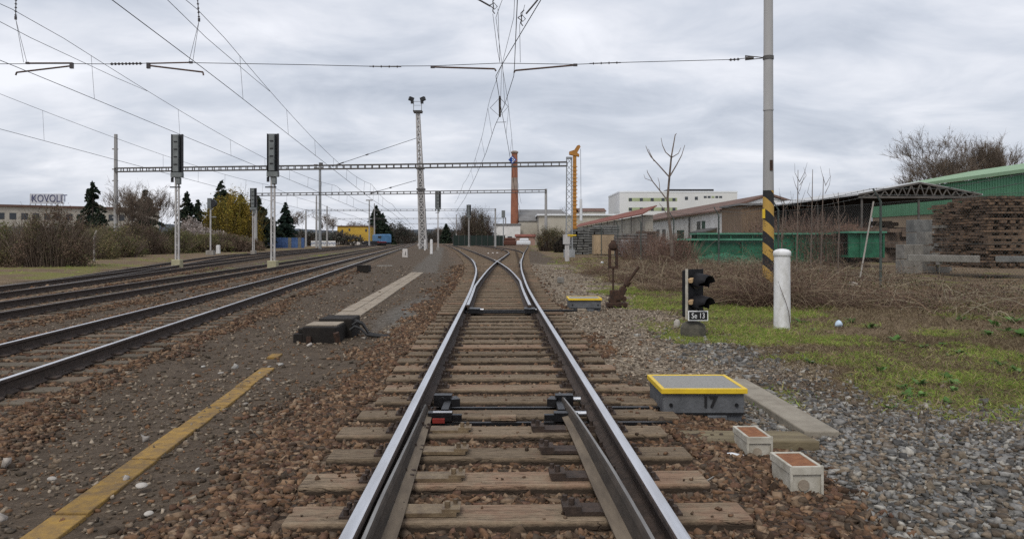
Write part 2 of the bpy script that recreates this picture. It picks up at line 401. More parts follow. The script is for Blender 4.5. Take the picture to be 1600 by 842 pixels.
# ------------------------------------------------------------------ track alignments
def main_c(Y): return .081 - .0199*Y
def tr1(Y): return -5.2 - .1096*Y
def tr2(Y): return -9.6 - .095*Y if Y < 60 else -15.3 - .1096*(Y-60)
def tr3(Y): return -11.5 - .16*Y if Y < 75 else -23.5 - .1096*(Y-75)
def tr4(Y):
    t = min(max((Y-20)/55., 0), 1); s = t*t*(3-2*t)
    return tr3(Y) - 3.6*s
def interp(tab):
    ys = [a for a, _ in tab]; xs = [b for _, b in tab]
    # monotone-ish cubic through the table
    m = []
    for i in range(len(ys)):
        i0, i1 = max(i-1, 0), min(i+1, len(ys)-1)
        m.append((xs[i1]-xs[i0])/(ys[i1]-ys[i0]))
    def f(y):
        if y <= ys[0]: return xs[0] + m[0]*(y-ys[0])
        if y >= ys[-1]: return xs[-1] + m[-1]*(y-ys[-1])
        for i in range(len(ys)-1):
            if y <= ys[i+1]:
                h = ys[i+1]-ys[i]; t = (y-ys[i])/h
                return ((2*t**3-3*t*t+1)*xs[i] + (t**3-2*t*t+t)*h*m[i] + (-2*t**3+3*t*t)*xs[i+1] + (t**3-t*t)*h*m[i+1])
    return f
CL = interp([(10, main_c(10)), (16, -.237), (21.3, -.37), (31.5, -.72), (39.3, -1.12), (49.9, -1.82), (63.5, -2.95), (110, -7.2), (205, -16.9), (400, -40)])
CR = interp([(10, main_c(10)), (16, -.237), (21.3, -.31), (26.6, -.33), (35, -.32), (47, -.19), (60, .08), (80, .5), (106, 1.2), (136, 2.0), (249, 4.6)])
CXT = interp([(70, .30), (81, .42), (97, .1), (114, -.95), (135, -2.6), (160, -4.9), (228, -11.8), (330, -23)])

# ------------------------------------------------------------------ ground
def smooth(a, b, x):
    t = np.clip((x-a)/(b-a), 0, 1); return t*t*(3-2*t)
_tab = {}
def nz2(x, y, s, seed):
    """cheap smooth value noise in the ground plane"""
    if seed not in _tab: _tab[seed] = np.random.default_rng(seed).random((256, 256))
    t = _tab[seed]
    u, v = x/s, y/s
    iu, iv = np.floor(u).astype(int), np.floor(v).astype(int)
    fu, fv = u-iu, v-iv
    fu = fu*fu*(3-2*fu); fv = fv*fv*(3-2*fv)
    g = lambda a, b: t[a % 256, b % 256]
    return (g(iu, iv)*(1-fu)+g(iu+1, iv)*fu)*(1-fv) + (g(iu, iv+1)*(1-fu)+g(iu+1, iv+1)*fu)*fv
def fbm(x, y, s, seed):
    return (nz2(x, y, s, seed) + .5*nz2(x, y, s*.47, seed+1) + .25*nz2(x, y, s*.21, seed+2))/1.75

_yt = np.concatenate([np.arange(-25, 100, .25), np.arange(100, 402, 2.)]); _ft = {}
def V_(f):
    if f not in _ft: _ft[f] = np.array([f(float(q)) for q in _yt])
    return lambda yy: np.interp(yy, _yt, _ft[f])
def zones(x, y):
    """soft masks: grass, rusty ballast, grey gravel, dry straw, beige fine gravel"""
    x = np.asarray(x, float); y = np.asarray(y, float)
    n1 = fbm(x, y, 1.6, 21)-.5; n2 = fbm(x, y, .7, 31)-.5; n3 = fbm(x, y, 5., 41)-.5
    yc = np.clip(y, -20, 400)
    cm = np.where(yc < 16, .081-.0199*yc, V_(CL)(yc)); cr = np.where(yc < 16, .081-.0199*yc, V_(CR)(yc))
    d_main = np.minimum(np.abs(x-cm), np.abs(x-cr))
    d_main = np.where((x > cm) & (x < cr), 0, d_main)
    dl = np.minimum.reduce([np.abs(x-V_(f)(yc)) for f in (tr1, tr2, tr3, tr4)])
    ball = 1-smooth(1.55, 2.35, d_main + n1*1.3 + .75*smooth(0, .6, x-cr)*smooth(7.0, 8.6, y))
    ball = np.maximum(ball, 1-smooth(1.4, 1.95, dl+n1*.9))
    x4 = V_(tr4)(yc)
    # grass on the right: one broad patch by the bollard, one round the point lever, and thin strips further off
    g = np.exp(-(((x-6.4)/3.4)**2+((y-9.2)/2.6)**2)*1.1)*1.25
    g = np.maximum(g, np.exp(-(((x-5.2)/3.2)**2+((y-14.2)/3.2)**2))*.9)
    g = np.maximum(g, np.exp(-(((x-4.1)/1.8)**2+((y-20.5)/4.6)**2))*1.45)
    g = np.maximum(g, np.exp(-(((x-4.3)/2.0)**2+((y-38.)/14.)**2))*.85)
    g = g*(smooth(1.9, 3.3, x-.03*y+n1*1.2))
    g = np.maximum(g*1.05, .40*smooth(6.3, 7.6, y+n1*2)*(1-smooth(24, 34, y)))
    g = g + n1*2.2 + n2*1.3 + n3*.9 - .04
    right = smooth(2.2, 3.2, x + n1)
    grass = smooth(.34, .62, g)*right
    verge = smooth(2.0, 3.4, (x4-x) + n1*1.5)                    # left of the outermost track
    grass = np.maximum(grass, verge*smooth(-.06, .30, n3+n1*.8)*.7)
    btw = (1-smooth(.2, 1.6, np.abs(x-(V_(tr3)(yc)+V_(tr2)(yc))/2)))*smooth(25, 45, y)
    grass = np.maximum(grass, btw*smooth(-.05, .15, n1)*.8)
    far = smooth(60, 110, y)*smooth(3, 6, x)
    grass = np.maximum(grass, far*.5)
    straw = np.maximum(smooth(3.0, 4.6, x+n1*2)*smooth(9.5, 14, y+n3*3), verge*.9)
    straw = np.maximum(straw, smooth(3.0, 4.2, x+n1)*smooth(6, 7.5, y))
    straw = np.maximum(straw, smooth(12.5, 15, x))
    greyg = smooth(1.75, 2.25, x+n1*.9)*(1-smooth(7.4, 8.8, y+n1*1.5+.35*np.maximum(0, x-3)))
    greyg = np.maximum(greyg, np.exp(-(((x+2.35-.0*y)/.75)**2+((y-18.)/6.5)**2)*1.0)*.62*(x > -5))
    greyg = np.maximum(greyg, (1-smooth(.5, 1.3, np.abs(x-(-1.2-.085*y)+n1*.6)))*smooth(32, 40, y)*(1-smooth(150, 200, y))*.5)
    greyg = np.maximum(greyg, np.exp(-(((x-3.1)/.8)**2+((y-11.2)/2.3)**2)*1.3))
    beige = 1.15*smooth(.9, 1.5, x-cr+n1*.5)*(1-smooth(3.2, 4.4, x+n1))*smooth(8.4, 9.6, y)*(1-smooth(40, 60, y))
    beige = np.maximum(beige, np.exp(-(((x+1.75)/.7)**2+((y-14.2)/2.2)**2)*1.2)*.9)
    asph = np.exp(-(((x-2.55-(y-4.)*.05)/.62)**2+((y-3.9)/.42)**2)*1.4)*smooth(-.35, .1, n1+.22)
    return grass, ball, np.clip(greyg, 0, 1), np.clip(straw, 0, 1), np.clip(beige, 0, 1), asph

def ground_z(x, y):
    x = np.asarray(x, float); y = np.asarray(y, float)
    yc = np.clip(y, -20, 400)
    n = (fbm(x, y, 1.1, 51)-.5)*.05 + (fbm(x, y, .33, 61)-.5)*.022
    cm = np.where(yc < 16, .081-.0199*yc, V_(CL)(yc)); cr = np.where(yc < 16, .081-.0199*yc, V_(CR)(yc))
    dm = np.where((x > cm) & (x < cr), 0, np.minimum(np.abs(x-cm), np.abs(x-cr)))
    z = -.135 + .082*(1-smooth(1.25, 2.4, dm)) - .008*(1-smooth(1.0, 1.25, dm)) + n*(smooth(1.0, 1.6, dm)*.8+.2)
    left = smooth(-1.9, -2.6, x-V_(tr1)(yc)-4.4)            # 0 right of the walkway, 1 in the left yard
    dl = np.minimum.reduce([np.abs(x-V_(f)(yc)) for f in (tr1, tr2, tr3, tr4)])
    zl = -.155 - .07*smooth(1.5, 2.3, dl) + n*.5
    lm = 1-smooth(2.0, 2.9, x-V_(tr1)(yc))
    z = z*(1-lm) + zl*lm
    vg = smooth(2.2, 5.0, V_(tr4)(yc)-x)
    z = z + vg*.16
    rr = smooth(5., 9., x)*smooth(8, 14, y)
    z = z + rr*(.06 + .12*(fbm(x, y, 2.5, 71)-.5))
    return z

def axis(lo, hi, dense_lo, dense_hi, step, grow=1.09):
    a = list(np.arange(dense_lo, dense_hi+1e-6, step))
    s, p = step, dense_hi
    while p < hi: s *= grow; p += s; a.append(p)
    s, p = step, dense_lo; b = []
    while p > lo: s *= grow; p -= s; b.append(p)
    return np.array(b[::-1]+a)
gx = axis(-2500, 2500, -9, 10, .10, 1.035); gy = axis(-60, 3500, 2.4, 19, .10, 1.03)
GX, GY = np.meshgrid(gx, gy)
gz = ground_z(GX.ravel(), GY.ravel())
zn = zones(GX.ravel(), GY.ravel())
V = np.stack([GX.ravel(), GY.ravel(), gz], 1)
nx, ny = len(gx), len(gy)
ii = (np.arange(ny-1)[:, None]*nx + np.arange(nx-1)[None, :]).ravel()
Fc = np.stack([ii, ii+1, ii+nx+1, ii+nx], 1)

def ground_mat():
    m, N, L, bs = new_mat('yard_ground')
    geo = N.new('ShaderNodeNewGeometry')
    def noise(scale, det=6, rough=.65):
        n = N.new('ShaderNodeTexNoise'); n.inputs['Scale'].default_value = scale; n.inputs['Detail'].default_value = det
        n.inputs['Roughness'].default_value = rough; L.new(geo.outputs['Position'], n.inputs['Vector']); return n.outputs['Fac']
    def ramp(fac, cols):
        r = N.new('ShaderNodeValToRGB'); e = r.color_ramp.elements
        e[0].position, e[0].color = cols[0][0], (*cols[0][1], 1); e[1].position, e[1].color = cols[-1][0], (*cols[-1][1], 1)
        for p_, c_ in cols[1:-1]: q = e.new(p_); q.color = (*c_, 1)
        L.new(fac, r.inputs['Fac']); return r.outputs['Color']
    def mix(f, a, b):
        x = N.new('ShaderNodeMix'); x.data_type = 'RGBA'; L.new(f, x.inputs[0]); L.new(a, x.inputs[6]); L.new(b, x.inputs[7]); return x.outputs[2]
    vo = N.new('ShaderNodeTexVoronoi'); vo.inputs['Scale'].default_value = 20; L.new(geo.outputs['Position'], vo.inputs['Vector'])
    vs = N.new('ShaderNodeSeparateColor'); L.new(vo.outputs['Color'], vs.inputs[0]); cell = vs.outputs[0]
    nf, nm, nb = noise(45), noise(7), noise(.9)
    def mm(op, a, b):
        x = N.new('ShaderNodeMath'); x.operation = op
        for i, q in enumerate((a, b)):
            if isinstance(q, (int, float)): x.inputs[i].default_value = q
            else: L.new(q, x.inputs[i])
        return x.outputs[0]
    soil_f = mm('ADD', mm('MULTIPLY', nf, .5), mm('MULTIPLY', nm, .5))
    soil = ramp(soil_f, [(.32, (.042, .032, .023)), (.5, (.092, .070, .051)), (.68, (.155, .120, .089))])
    bf = mm('ADD', mm('MULTIPLY', cell, .6), mm('MULTIPLY', nm, .4))
    ball = ramp(bf, [(.2, (.038, .027, .019)), (.45, (.095, .067, .047)), (.62, (.145, .100, .068)), (.82, (.21, .165, .12))])
    greyg = ramp(bf, [(.2, (.055, .052, .046)), (.5, (.125, .118, .105)), (.8, (.225, .215, .195))])
    beig = ramp(mm('ADD', mm('MULTIPLY', cell, .45), mm('MULTIPLY', nf, .55)), [(.25, (.095, .074, .054)), (.5, (.20, .162, .12)), (.75, (.33, .275, .21))])
    straw = ramp(mm('ADD', mm('MULTIPLY', nf, .6), mm('MULTIPLY', nb, .4)), [(.33, (.075, .052, .033)), (.5, (.150, .108, .068)), (.68, (.27, .205, .135))])
    grass = ramp(mm('ADD', mm('MULTIPLY', nf, .5), mm('MULTIPLY', nm, .5)), [(.33, (.085, .074, .028)), (.5, (.155, .150, .048)), (.68, (.23, .205, .085))])
    asph = ramp(nf, [(.3, (.05, .052, .05)), (.7, (.10, .10, .097))])
    a1 = N.new('ShaderNodeAttribute'); a1.attribute_name = 'zone_a'; s1 = N.new('ShaderNodeSeparateColor'); L.new(a1.outputs['Color'], s1.inputs[0])
    a2 = N.new('ShaderNodeAttribute'); a2.attribute_name = 'zone_b'; s2 = N.new('ShaderNodeSeparateColor'); L.new(a2.outputs['Color'], s2.inputs[0])
    def edge(f, n):     # break the mask's border up with fine noise
        q = mm('ADD', f, mm('MULTIPLY', mm('SUBTRACT', n, .5), .55)); x = N.new('ShaderNodeMapRange')
        x.inputs['From Min'].default_value = .3; x.inputs['From Max'].default_value = .7; L.new(q, x.inputs['Value']); return x.outputs[0]
    c = mix(edge(s2.outputs[0], nm), soil, straw)
    c = mix(edge(s2.outputs[1], nf), c, beig)
    c = mix(edge(s1.outputs[2], nf), c, greyg)
    c = mix(edge(s1.outputs[1], nf), c, ball)
    c = mix(edge(s1.outputs[0], nf), c, grass)
    c = mix(edge(s2.outputs[2], nf), c, asph)
    L.new(c, bs.inputs['Base Color']); bs.inputs['Roughness'].default_value = .97; bs.inputs['Specular IOR Level'].default_value = .12
    bp = N.new('ShaderNodeBump'); bp.inputs['Strength'].default_value = .8; bp.inputs['Distance'].default_value = .03
    hh = mm('ADD', mm('MULTIPLY', vo.outputs['Distance'], -.8), nf); L.new(hh, bp.inputs['Height']); L.new(bp.outputs[0], bs.inputs['Normal'])
    return m
za = np.stack([zn[0], zn[1], zn[2]], 1); zb = np.stack([zn[3], zn[4], zn[5]], 1)
ground = np_mesh('ground', V, Fc, ground_mat(), colors={'zone_a': za, 'zone_b': zb}, smooth=True)
tag(ground, kind='structure')

# ------------------------------------------------------------------ loose stones (stuff)
def ico():
    p = (1+5**.5)/2
    v = np.array([(-1, p, 0), (1, p, 0), (-1, -p, 0), (1, -p, 0), (0, -1, p), (0, 1, p), (0, -1, -p), (0, 1, -p), (p, 0, -1), (p, 0, 1), (-p, 0, -1), (-p, 0, 1)], float)
    v /= np.linalg.norm(v[0])
    f = np.array([(0, 11, 5), (0, 5, 1), (0, 1, 7), (0, 7, 10), (0, 10, 11), (1, 5, 9), (5, 11, 4), (11, 10, 2), (10, 7, 6), (7, 1, 8), (3, 9, 4), (3, 4, 2), (3, 2, 6), (3, 6, 8), (3, 8, 9), (4, 9, 5), (2, 4, 11), (6, 2, 10), (8, 6, 7), (9, 8, 1)])
    return v, f
IV, IF = ico()
CV = np.array([(-1, -1, -1), (1, -1, -1), (1, 1, -1), (-1, 1, -1), (-1, -1, 1), (1, -1, 1), (1, 1, 1), (-1, 1, 1)], float)*.72
CF = np.array([(0, 2, 1), (0, 3, 2), (4, 5, 6), (4, 6, 7), (0, 1, 5), (0, 5, 4), (1, 2, 6), (1, 6, 5), (2, 3, 7), (2, 7, 6), (3, 0, 4), (3, 4, 7)])
def rot_mats(n, rng):
    q = rng.normal(size=(n, 4)); q /= np.linalg.norm(q, axis=1)[:, None]
    w, x, y, z = q.T
    return np.stack([np.stack([1-2*(y*y+z*z), 2*(x*y-z*w), 2*(x*z+y*w)], -1), np.stack([2*(x*y+z*w), 1-2*(x*x+z*z), 2*(y*z-x*w)], -1), np.stack([2*(x*z-y*w), 2*(y*z+x*w), 1-2*(x*x+y*y)], -1)], 1)
def stones(name, x, y, z, size, colr, rng, flat=.55):
    n = len(x)
    v = np.repeat(CV[None], n, 0)+rng.uniform(-.42, .42, (n, 8, 3))
    v = v*rng.uniform(.55, 1.35, (n, 1, 3))*np.array([1, 1, flat])
    M = rot_mats(n, rng)
    # mostly lying flat: blend random rotation with a turn about z
    th = rng.uniform(0, 2*np.pi, n); c, s = np.cos(th), np.sin(th); Z = np.zeros(n); O = np.ones(n)
    Rz = np.stack([np.stack([c, -s, Z], -1), np.stack([s, c, Z], -1), np.stack([Z, Z, O], -1)], 1)
    use = rng.random(n) < .38
    M = np.where(use[:, None, None], M, Rz)
    v = np.einsum('nij,nkj->nki', M, v)*size[:, None, None]
    v = v + np.stack([x, y, z], -1)[:, None, :]
    f = (CF[None]+(np.arange(n)*8)[:, None, None]).reshape(-1, 3)
    cc = np.repeat(colr, 8, 0)
    return np_mesh(name, v.reshape(-1, 3), f, MT['stones'], colors={'Col': cc})

def scatter(n, y0, y1, rng, power=1.0, margin=1.32):
    """random ground points inside the wedge in front of the track, dense near"""
    y = y0*(y1/y0)**rng.random(n) if power == 0 else np.sqrt(rng.uniform(y0*y0, y1*y1, n))
    x = rng.uniform(-1, 1, n)*y*.70*margin
    return x, y
rng = np.random.default_rng(5)
PAL_B = 1.0*np.array([1.12, .99, .89])*np.array([(.080, .056, .040), (.120, .080, .054), (.045, .033, .025), (.165, .118, .080), (.105, .084, .064), (.19, .15, .11), (.062, .052, .042), (.120, .078, .050), (.095, .062, .047)])
PAL_G = np.array([(.145, .142, .136), (.21, .202, .19), (.085, .082, .078), (.29, .275, .245), (.17, .135, .10), (.115, .090, .068), (.185, .18, .17), (.13, .11, .09), (.20, .165, .125)])
PAL_S = np.array([(.10, .08, .06), (.22, .18, .135), (.16, .12, .085), (.26, .215, .165), (.16, .09, .05), (.06, .048, .036), (.12, .092, .066)])
def near_main_sleeper(x, y):
    """True where a sleeper of the main track would be buried by the stone"""
    k = (y-4.24)/.603; fr = np.abs(k-np.round(k))*.603
    return (fr < .165) & (np.abs(x-main_c(y)) < 1.33) & (y < 16)
sx, sy, ss, sc, sz = [], [], [], [], []
def add_stones(x, y, size, pal, jitter=.18, lift=.25):
    n = len(x)
    c = pal[rng.integers(0, len(pal), n)]*rng.uniform(1-jitter*1.5, 1+jitter*1.5, (n, 1))
    sx.append(x); sy.append(y); ss.append(size); sc.append(c); sz.append(ground_z(x, y)+size*lift)
for (n, y0, y1, s0, s1) in ((96000, 2.6, 9, .009, .031), (120000, 9, 22, .016, .038), (56000, 22, 48, .03, .06)):
    x, y = scatter(n, y0, y1, rng)
    g, b, k, st, be, asv = zones(x, y)
    size = rng.uniform(s0, s1, n)*np.where(rng.random(n) < .12, 1.35, 1)
    r1 = rng.random(n)
    keep = (r1 < b*1.0) & ~near_main_sleeper(x, y)
    keep &= ~((np.abs(x-main_c(y)) < 1.3) & (np.abs(np.abs(x-main_c(y))-.75) < .09) & (y < 16))
    add_stones(x[keep], y[keep], size[keep], PAL_B)
    keep = (r1 < k*.60) & (b < .55) & (asv < .4) & (x > 1)
    add_stones(x[keep], y[keep], size[keep], PAL_G)
    keep = (b < .4) & (k < .4) & (g < .4) & (st < .5) & (rng.random(n) < .20)
    add_stones(x[keep], y[keep], size[keep]*rng.uniform(.3, .95, keep.sum()), PAL_S)
    keep = (be > .35) & (b < .5) & (k < .7) & (rng.random(n) < .6)
    add_stones(x[keep], y[keep], size[keep]*.62, np.array([(.20, .16, .12), (.28, .23, .17), (.15, .115, .085), (.36, .30, .235), (.11, .085, .065)]))
# second, denser layer of coarse rusty ballast right beside the main track
for (n, y0, y1) in ((34000, 2.7, 14.5),):
    y = np.sqrt(rng.uniform(y0*y0, y1*y1, n)); x = main_c(y)+rng.uniform(-3.0, 2.6, n)
    g, b, k, st, be, asv = zones(x, y)
    keep = (b > .45) & ~near_main_sleeper(x, y) & ~((np.abs(np.abs(x-main_c(y))-.75) < .09))
    size = rng.uniform(.012, .036, n)
    inside = (np.abs(x-main_c(y)) < 1.3)
    size = np.where(inside, size*.75, size)
    add_stones(x[keep], y[keep], size[keep], PAL_B, lift=.35)
n = 1500; kk = rng.integers(-1, 19, n); y = 4.24+.603*kk+rng.uniform(-.12, .12, n); x = main_c(y)+rng.uniform(-1.22, 1.22, n)
ok_ = (np.abs(np.abs(x-main_c(y))-.75) > .10) & (rng.random(n) < np.where(np.abs(x-main_c(y)) > .85, .5, .18)); x, y = x[ok_], y[ok_]
n = len(x); size = rng.uniform(.006, .017, n)
sx.append(x); sy.append(y); ss.append(size); sc.append(PAL_B[rng.integers(0, len(PAL_B), n)]*rng.uniform(.8, 1.2, (n, 1))); sz.append(size*.35+.001)
for (xc, yc_, hw, hl, n, pal) in ((1.80, 5.76, .10, .17, 110, PAL_B), (1.84, 4.98, .115, .175, 130, PAL_B), (1.695, 7.10, .385, .32, 190, PAL_B), (2.54, 7.4, .15, 1.12, 260, PAL_G), (1.85, 6.07, .50, .17, 150, PAL_B), (-3.0, 12.6, .34, .60, 90, PAL_S), (3.0, 12.8, .21, .2, 60, PAL_S)):
    sd_ = rng.integers(0, 4, n); u = rng.uniform(-1, 1, n); o_ = rng.uniform(0, .07, n)
    x = xc+np.where(sd_ < 2, np.where(sd_ == 0, -1, 1)*(hw+o_), u*hw); y = yc_+np.where(sd_ < 2, u*hl, np.where(sd_ == 2, -1, 1)*(hl+o_))
    add_stones(x, y, rng.uniform(.009, .026, n), pal, lift=.55)
# a few larger pale stones lying on the dark walkway
n = 22
x = rng.uniform(-4.6, -1.7, n); y = rng.uniform(3.8, 13, n)
add_stones(x, y, rng.uniform(.022, .05, n), np.array([(.34, .31, .28), (.27, .24, .21), (.42, .40, .37)]), lift=.45)
ar = [np.concatenate(a) for a in (sx, sy, sz, ss)]
gravel = stones('gravel', ar[0], ar[1], ar[2], ar[3], np.concatenate(sc), rng)
tag(gravel, 'loose rusty brown and grey ballast stones strewn over the track bed and walkway', 'gravel', kind='stuff')

# ------------------------------------------------------------------ rails and sleepers
PROF = [(-.070, 0), (.070, 0), (.070, .010), (.016, .026), (.009, .040), (.009, .118), (.033, .130), (.036, .134),
        (.036, .160), (.030, .168), (.018, .1705), (-.018, .1705), (-.030, .168), (-.036, .160), (-.036, .134), (-.033, .130), (-.009, .118), (-.009, .040), (-.016, .026), (-.070, .010)]
def rail(name, path, z0, parent, top='rail_top', prof=PROF, side='rail_side', foot=None, taper=0):
    """sweep the rail section along a list of (x, y)"""
    b = B(); n = len(prof); pts = path
    for i, (x, y) in enumerate(pts):
        x0, y0 = pts[max(i-1, 0)]; x1, y1 = pts[min(i+1, len(pts)-1)]
        l = math.hypot(x1-x0, y1-y0); tx, ty = (x1-x0)/l, (y1-y0)/l
        rest = math.hypot(pts[-1][0]-x, pts[-1][1]-y)
        hs_ = 1 if not taper else .50+.50*min(1, rest/taper)
        ws_ = 1 if not taper else .62+.38*min(1, rest/taper)
        for a, h in prof:
            b.v.append((x+a*ws_*ty, y-a*ws_*tx, z0+h*hs_))
    zmax = max(h for _, h in prof)
    for i in range(len(pts)-1):
        for k in range(n):
            k2 = (k+1) % n
            top_face = prof[k][1] > zmax-.007 and prof[k2][1] > zmax-.007
            ft = foot and prof[k][1] < .045 and prof[k2][1] < .045
            b.face((i*n+k, i*n+k2, (i+1)*n+k2, (i+1)*n+k), 1 if top_face else (2 if ft else 0))
    b.face(tuple(range(n)), 0); b.face(tuple((len(pts)-1)*n+k for k in range(n)), 0)
    return b.build(name, [MT[side], MT[top]]+([MT[foot]] if foot else []), parent)
def ys(y0, y1, step, grow=1.0):
    out = [y0]; s = step
    while out[-1] < y1: out.append(min(out[-1]+s, y1)); s *= grow
    return out
def off(f, Y, d):
    t = (f(Y+.05)-f(Y-.05))/.1; l = math.hypot(1, t)
    return (f(Y)+d/l, Y-d*t/l)
def path(f, d, y0, y1, step=1.0, grow=1.03): return [off(f, Y, d) for Y in ys(y0, y1, step, grow)]

def sleeper_mesh(name, L, W, Hh, m, seed):
    b = B(); r = random.Random(seed)
    b.box((0, 0, -Hh/2), (L, W, Hh))
    o = b.build(name, m, None, bevel=.012)
    return o
def plate_mesh():
    b = B()
    b.box((0, 0, .006), (.36, .16, .012))
    for sx_ in (-1, 1):
        b.box((sx_*.098, 0, .024), (.05, .10, .028))
        for sy_ in (-1, 1):
            b.tube([(sx_*.145, sy_*.05, .012), (sx_*.145, sy_*.05, .045)], .016, 6)
        b.tube([(sx_*.098, 0, .03), (sx_*.098, 0, .072)], .014, 6)
    return b.build('baseplate', MT['plate'])

# ---- main track in front of the camera, with the nearer switch
near_track = thing('switch_track', 'wood sleepered track running straight ahead, with an open and a closed switch blade', 'track', (0, 3, 0))
main_path = lambda d, y0, y1: [(main_c(Y)+d, Y) for Y in ys(y0, y1, 1.0)]
rail('rail', main_path(-.75, 1.2, 15.6), .012, near_track)
rail('rail', main_path(.75, 1.2, 15.6), .012, near_track)
BLADE = [(-.060, 0), (.055, 0), (.055, .012), (.014, .030), (.010, .115), (.026, .128), (.028, .150), (.018, .156), (-.020, .156), (-.026, .150), (-.028, .128), (-.010, .115), (-.014, .030), (-.060, .012)]
def blade_path(tab):
    f = interp(tab); lo, hi = tab[0][0], tab[-1][0]
    return [(f(Y), Y) for Y in ys(lo, hi, .25)]
FOOT = [(-.105, 0), (.045, 0), (.045, .012), (.014, .030), (.010, .100), (.016, .112), (.017, .130), (.012, .136), (-.006, .136), (-.014, .128), (-.024, .110), (-.026, .096), (-.040, .036), (-.108, .016)]
FOOTM = [(-a, h) for a, h in FOOT][::-1]
rail('switch_blade', blade_path([(1.2, main_c(1.2)-.75+.085), (3.43, main_c(3.43)-.75+.072), (5, main_c(5)-.75+.066), (6.6, main_c(6.6)-.75+.058)]), .022, near_track, 'blade_top', FOOTM, 'web', 'blade', 2.6)
rail('switch_blade', blade_path([(1.2, .70), (3.43, .632), (4.63, .582), (6.11, .511), (7.12, .437)]), .022, near_track, 'blade_top', FOOT, 'web', 'blade', 2.6)
plate0 = plate_mesh(); used_plate = False
S0 = [sleeper_mesh('sleeper', 2.52, .27, .16, MT['sleeper'], i) for i in range(1)]
smesh = S0[0]; first = True
def put(o_src, loc, parent, rz=0, first_flag=[None]):
    c = o_src.copy(); col.objects.link(c); c.parent = parent
    off_ = origin(parent); c.location = (loc[0]-off_.x, loc[1]-off_.y, loc[2]-off_.z); c.rotation_euler = (0, 0, rz)
    return c
rs = random.Random(3)
HEAD = math.atan(.0199)
for k in range(-2, 20):
    Y = 4.24+.603*k
    if Y > 15.5: break
    s = put(smesh, (main_c(Y)+rs.uniform(-.04, .04), Y, rs.uniform(-.006, .004)), near_track, HEAD+rs.uniform(-.012, .012))
    L_long = k in (4, 5)
    s.scale = ((1.0 if not L_long else 1.0)+rs.uniform(-.02, .03), 1+rs.uniform(-.06, .08), 1)
    for d in (-.75, .75):
        p = plate0.copy(); col.objects.link(p); p.parent = s
        p.location = (d - (s.location.x+origin(near_track).x-main_c(Y)), 0, .0); p.scale = (1/s.scale[0], 1/s.scale[1], 1)
# slide chairs under the blades
cb = B()
cb.box((0, 0, .011), (.30, .15, .022)); cb.box((.12, 0, .030), (.10, .13, .016))
cb.tube([(.10, -.03, .03), (.10, -.03, .072)], .016, 6); cb.tube([(.14, .04, .03), (.14, .04, .06)], .013, 6)
chair0 = cb.build('slide_chair', [MT['slide']])
cd = B()
cd.box((0, 0, .011), (.26, .15, .022)); cd.box((-.09, 0, .034), (.10, .14, .026))
cd.tube([(-.09, -.03, .04), (-.09, -.03, .085)], .017, 6); cd.tube([(-.12, .045, .04), (-.12, .045, .075)], .015, 6)
chair1 = cd.build('slide_chair', [MT['plate']])
for k in range(-1, 4):
    Y = 4.24+.603*k
    put(chair0, (main_c(Y)-.75+.30, Y-.01, .002), near_track, HEAD)
    put(chair1, (main_c(Y)+.75-.33-.03*k, Y+.01, .002), near_track, HEAD)
# throw rods
for (Y, z) in ((6.93, -.02), (6.40, -.03)):
    rb = B(); rb.bar((main_c(Y)-.70, Y, z), (1.34, Y+.03, z), .045, .025); rb.build('throw_rod', MT['oily'], near_track)
    for x0, x1 in ((-.66, -.50), (.49, .62)):
        t = B(); t.tube([(x0, Y+.02, z+.08), (x1, Y+.02, z+.08)], .024, 10); t.build('rod_sleeve', MT['steel'], near_track)
for x0, s_ in ((-.62, 1), (.47, -1)):
    lk = B()
    lk.box((x0, 6.93, .06), (.16, .10, .10)); lk.box((x0+.10*s_, 6.88, .055), (.08, .14, .07), .3*s_)
    lk.tube([(x0, 6.84, .05), (x0, 7.02, .05)], .05, 8)
    lk.box((x0+.05*s_, 6.72, .045), (.06, .44, .05))
    lk.box((x0+.02*s_, 6.42, .03), (.20, .09, .07)); lk.box((x0+.14*s_, 6.42, .02), (.12, .05, .05))
    lk.build('lock_bracket', MT['oily'], near_track)
lb = B(); lb.box((-.605, 6.33, .012), (.10, .03, .035)); lb.build('red_clip', MT['redpaint'], near_track)
mb = B(); mb.box((main_c(6.6)-.02, 6.49, .002), (.21, .10, .03)); mb.build('rod_guide', MT['sleeper'], near_track)
# long timbers that carry the point motor
for Y, x0, x1 in ((7.78, 1.0, 1.95), (6.62, 1.15, 1.42), (7.18, 1.0, 1.38)):
    tb = B(); tb.box(((x0+x1)/2, Y, -.075), (x1-x0, .24, .15)); tb.build('motor_timber', MT['sleeper'], near_track, bevel=.012)
col.objects.unlink(smesh); col.objects.unlink(plate0); col.objects.unlink(chair0); col.objects.unlink(chair1)

# ---- the Y-shaped turnout beyond it
turn = thing('turnout', 'Y-shaped turnout farther along where the polished rails part and cross', 'track', (main_c(16), 16, 0))
yl = lambda Y: CL(Y)
rail('rail', path(CL, -.75, 15.6, 52, .8), .010, turn)
rail('rail', path(CR, .75, 15.6, 80, .8), .010, turn)
rail('rail', path(CL, -.75, 52, 240, .8), .010, turn, 'rail_top_dull')
rail('rail', path(CR, .75, 80, 250, .8), .010, turn, 'rail_top_dull')
rail('guard_rail', path(CL, -.68, 43, 56, .8), .006, turn, 'rail_top_dull')
rail('guard_rail', path(CR, .68, 43, 56, .8), .006, turn, 'rail_top_dull')
f2 = lambda Y: max(CR(Y)-.75, CL(Y)-.75+.075)
f3 = lambda Y: min(CL(Y)+.75, CR(Y)+.75-.155)
def fpath(f, y0, y1, step=.6, grow=1.03): return [(f(Y), Y) for Y in ys(y0, y1, step, grow)]
rail('switch_blade', fpath(f2, 15.7, 24.0, .5), .007, turn, 'rail_top')
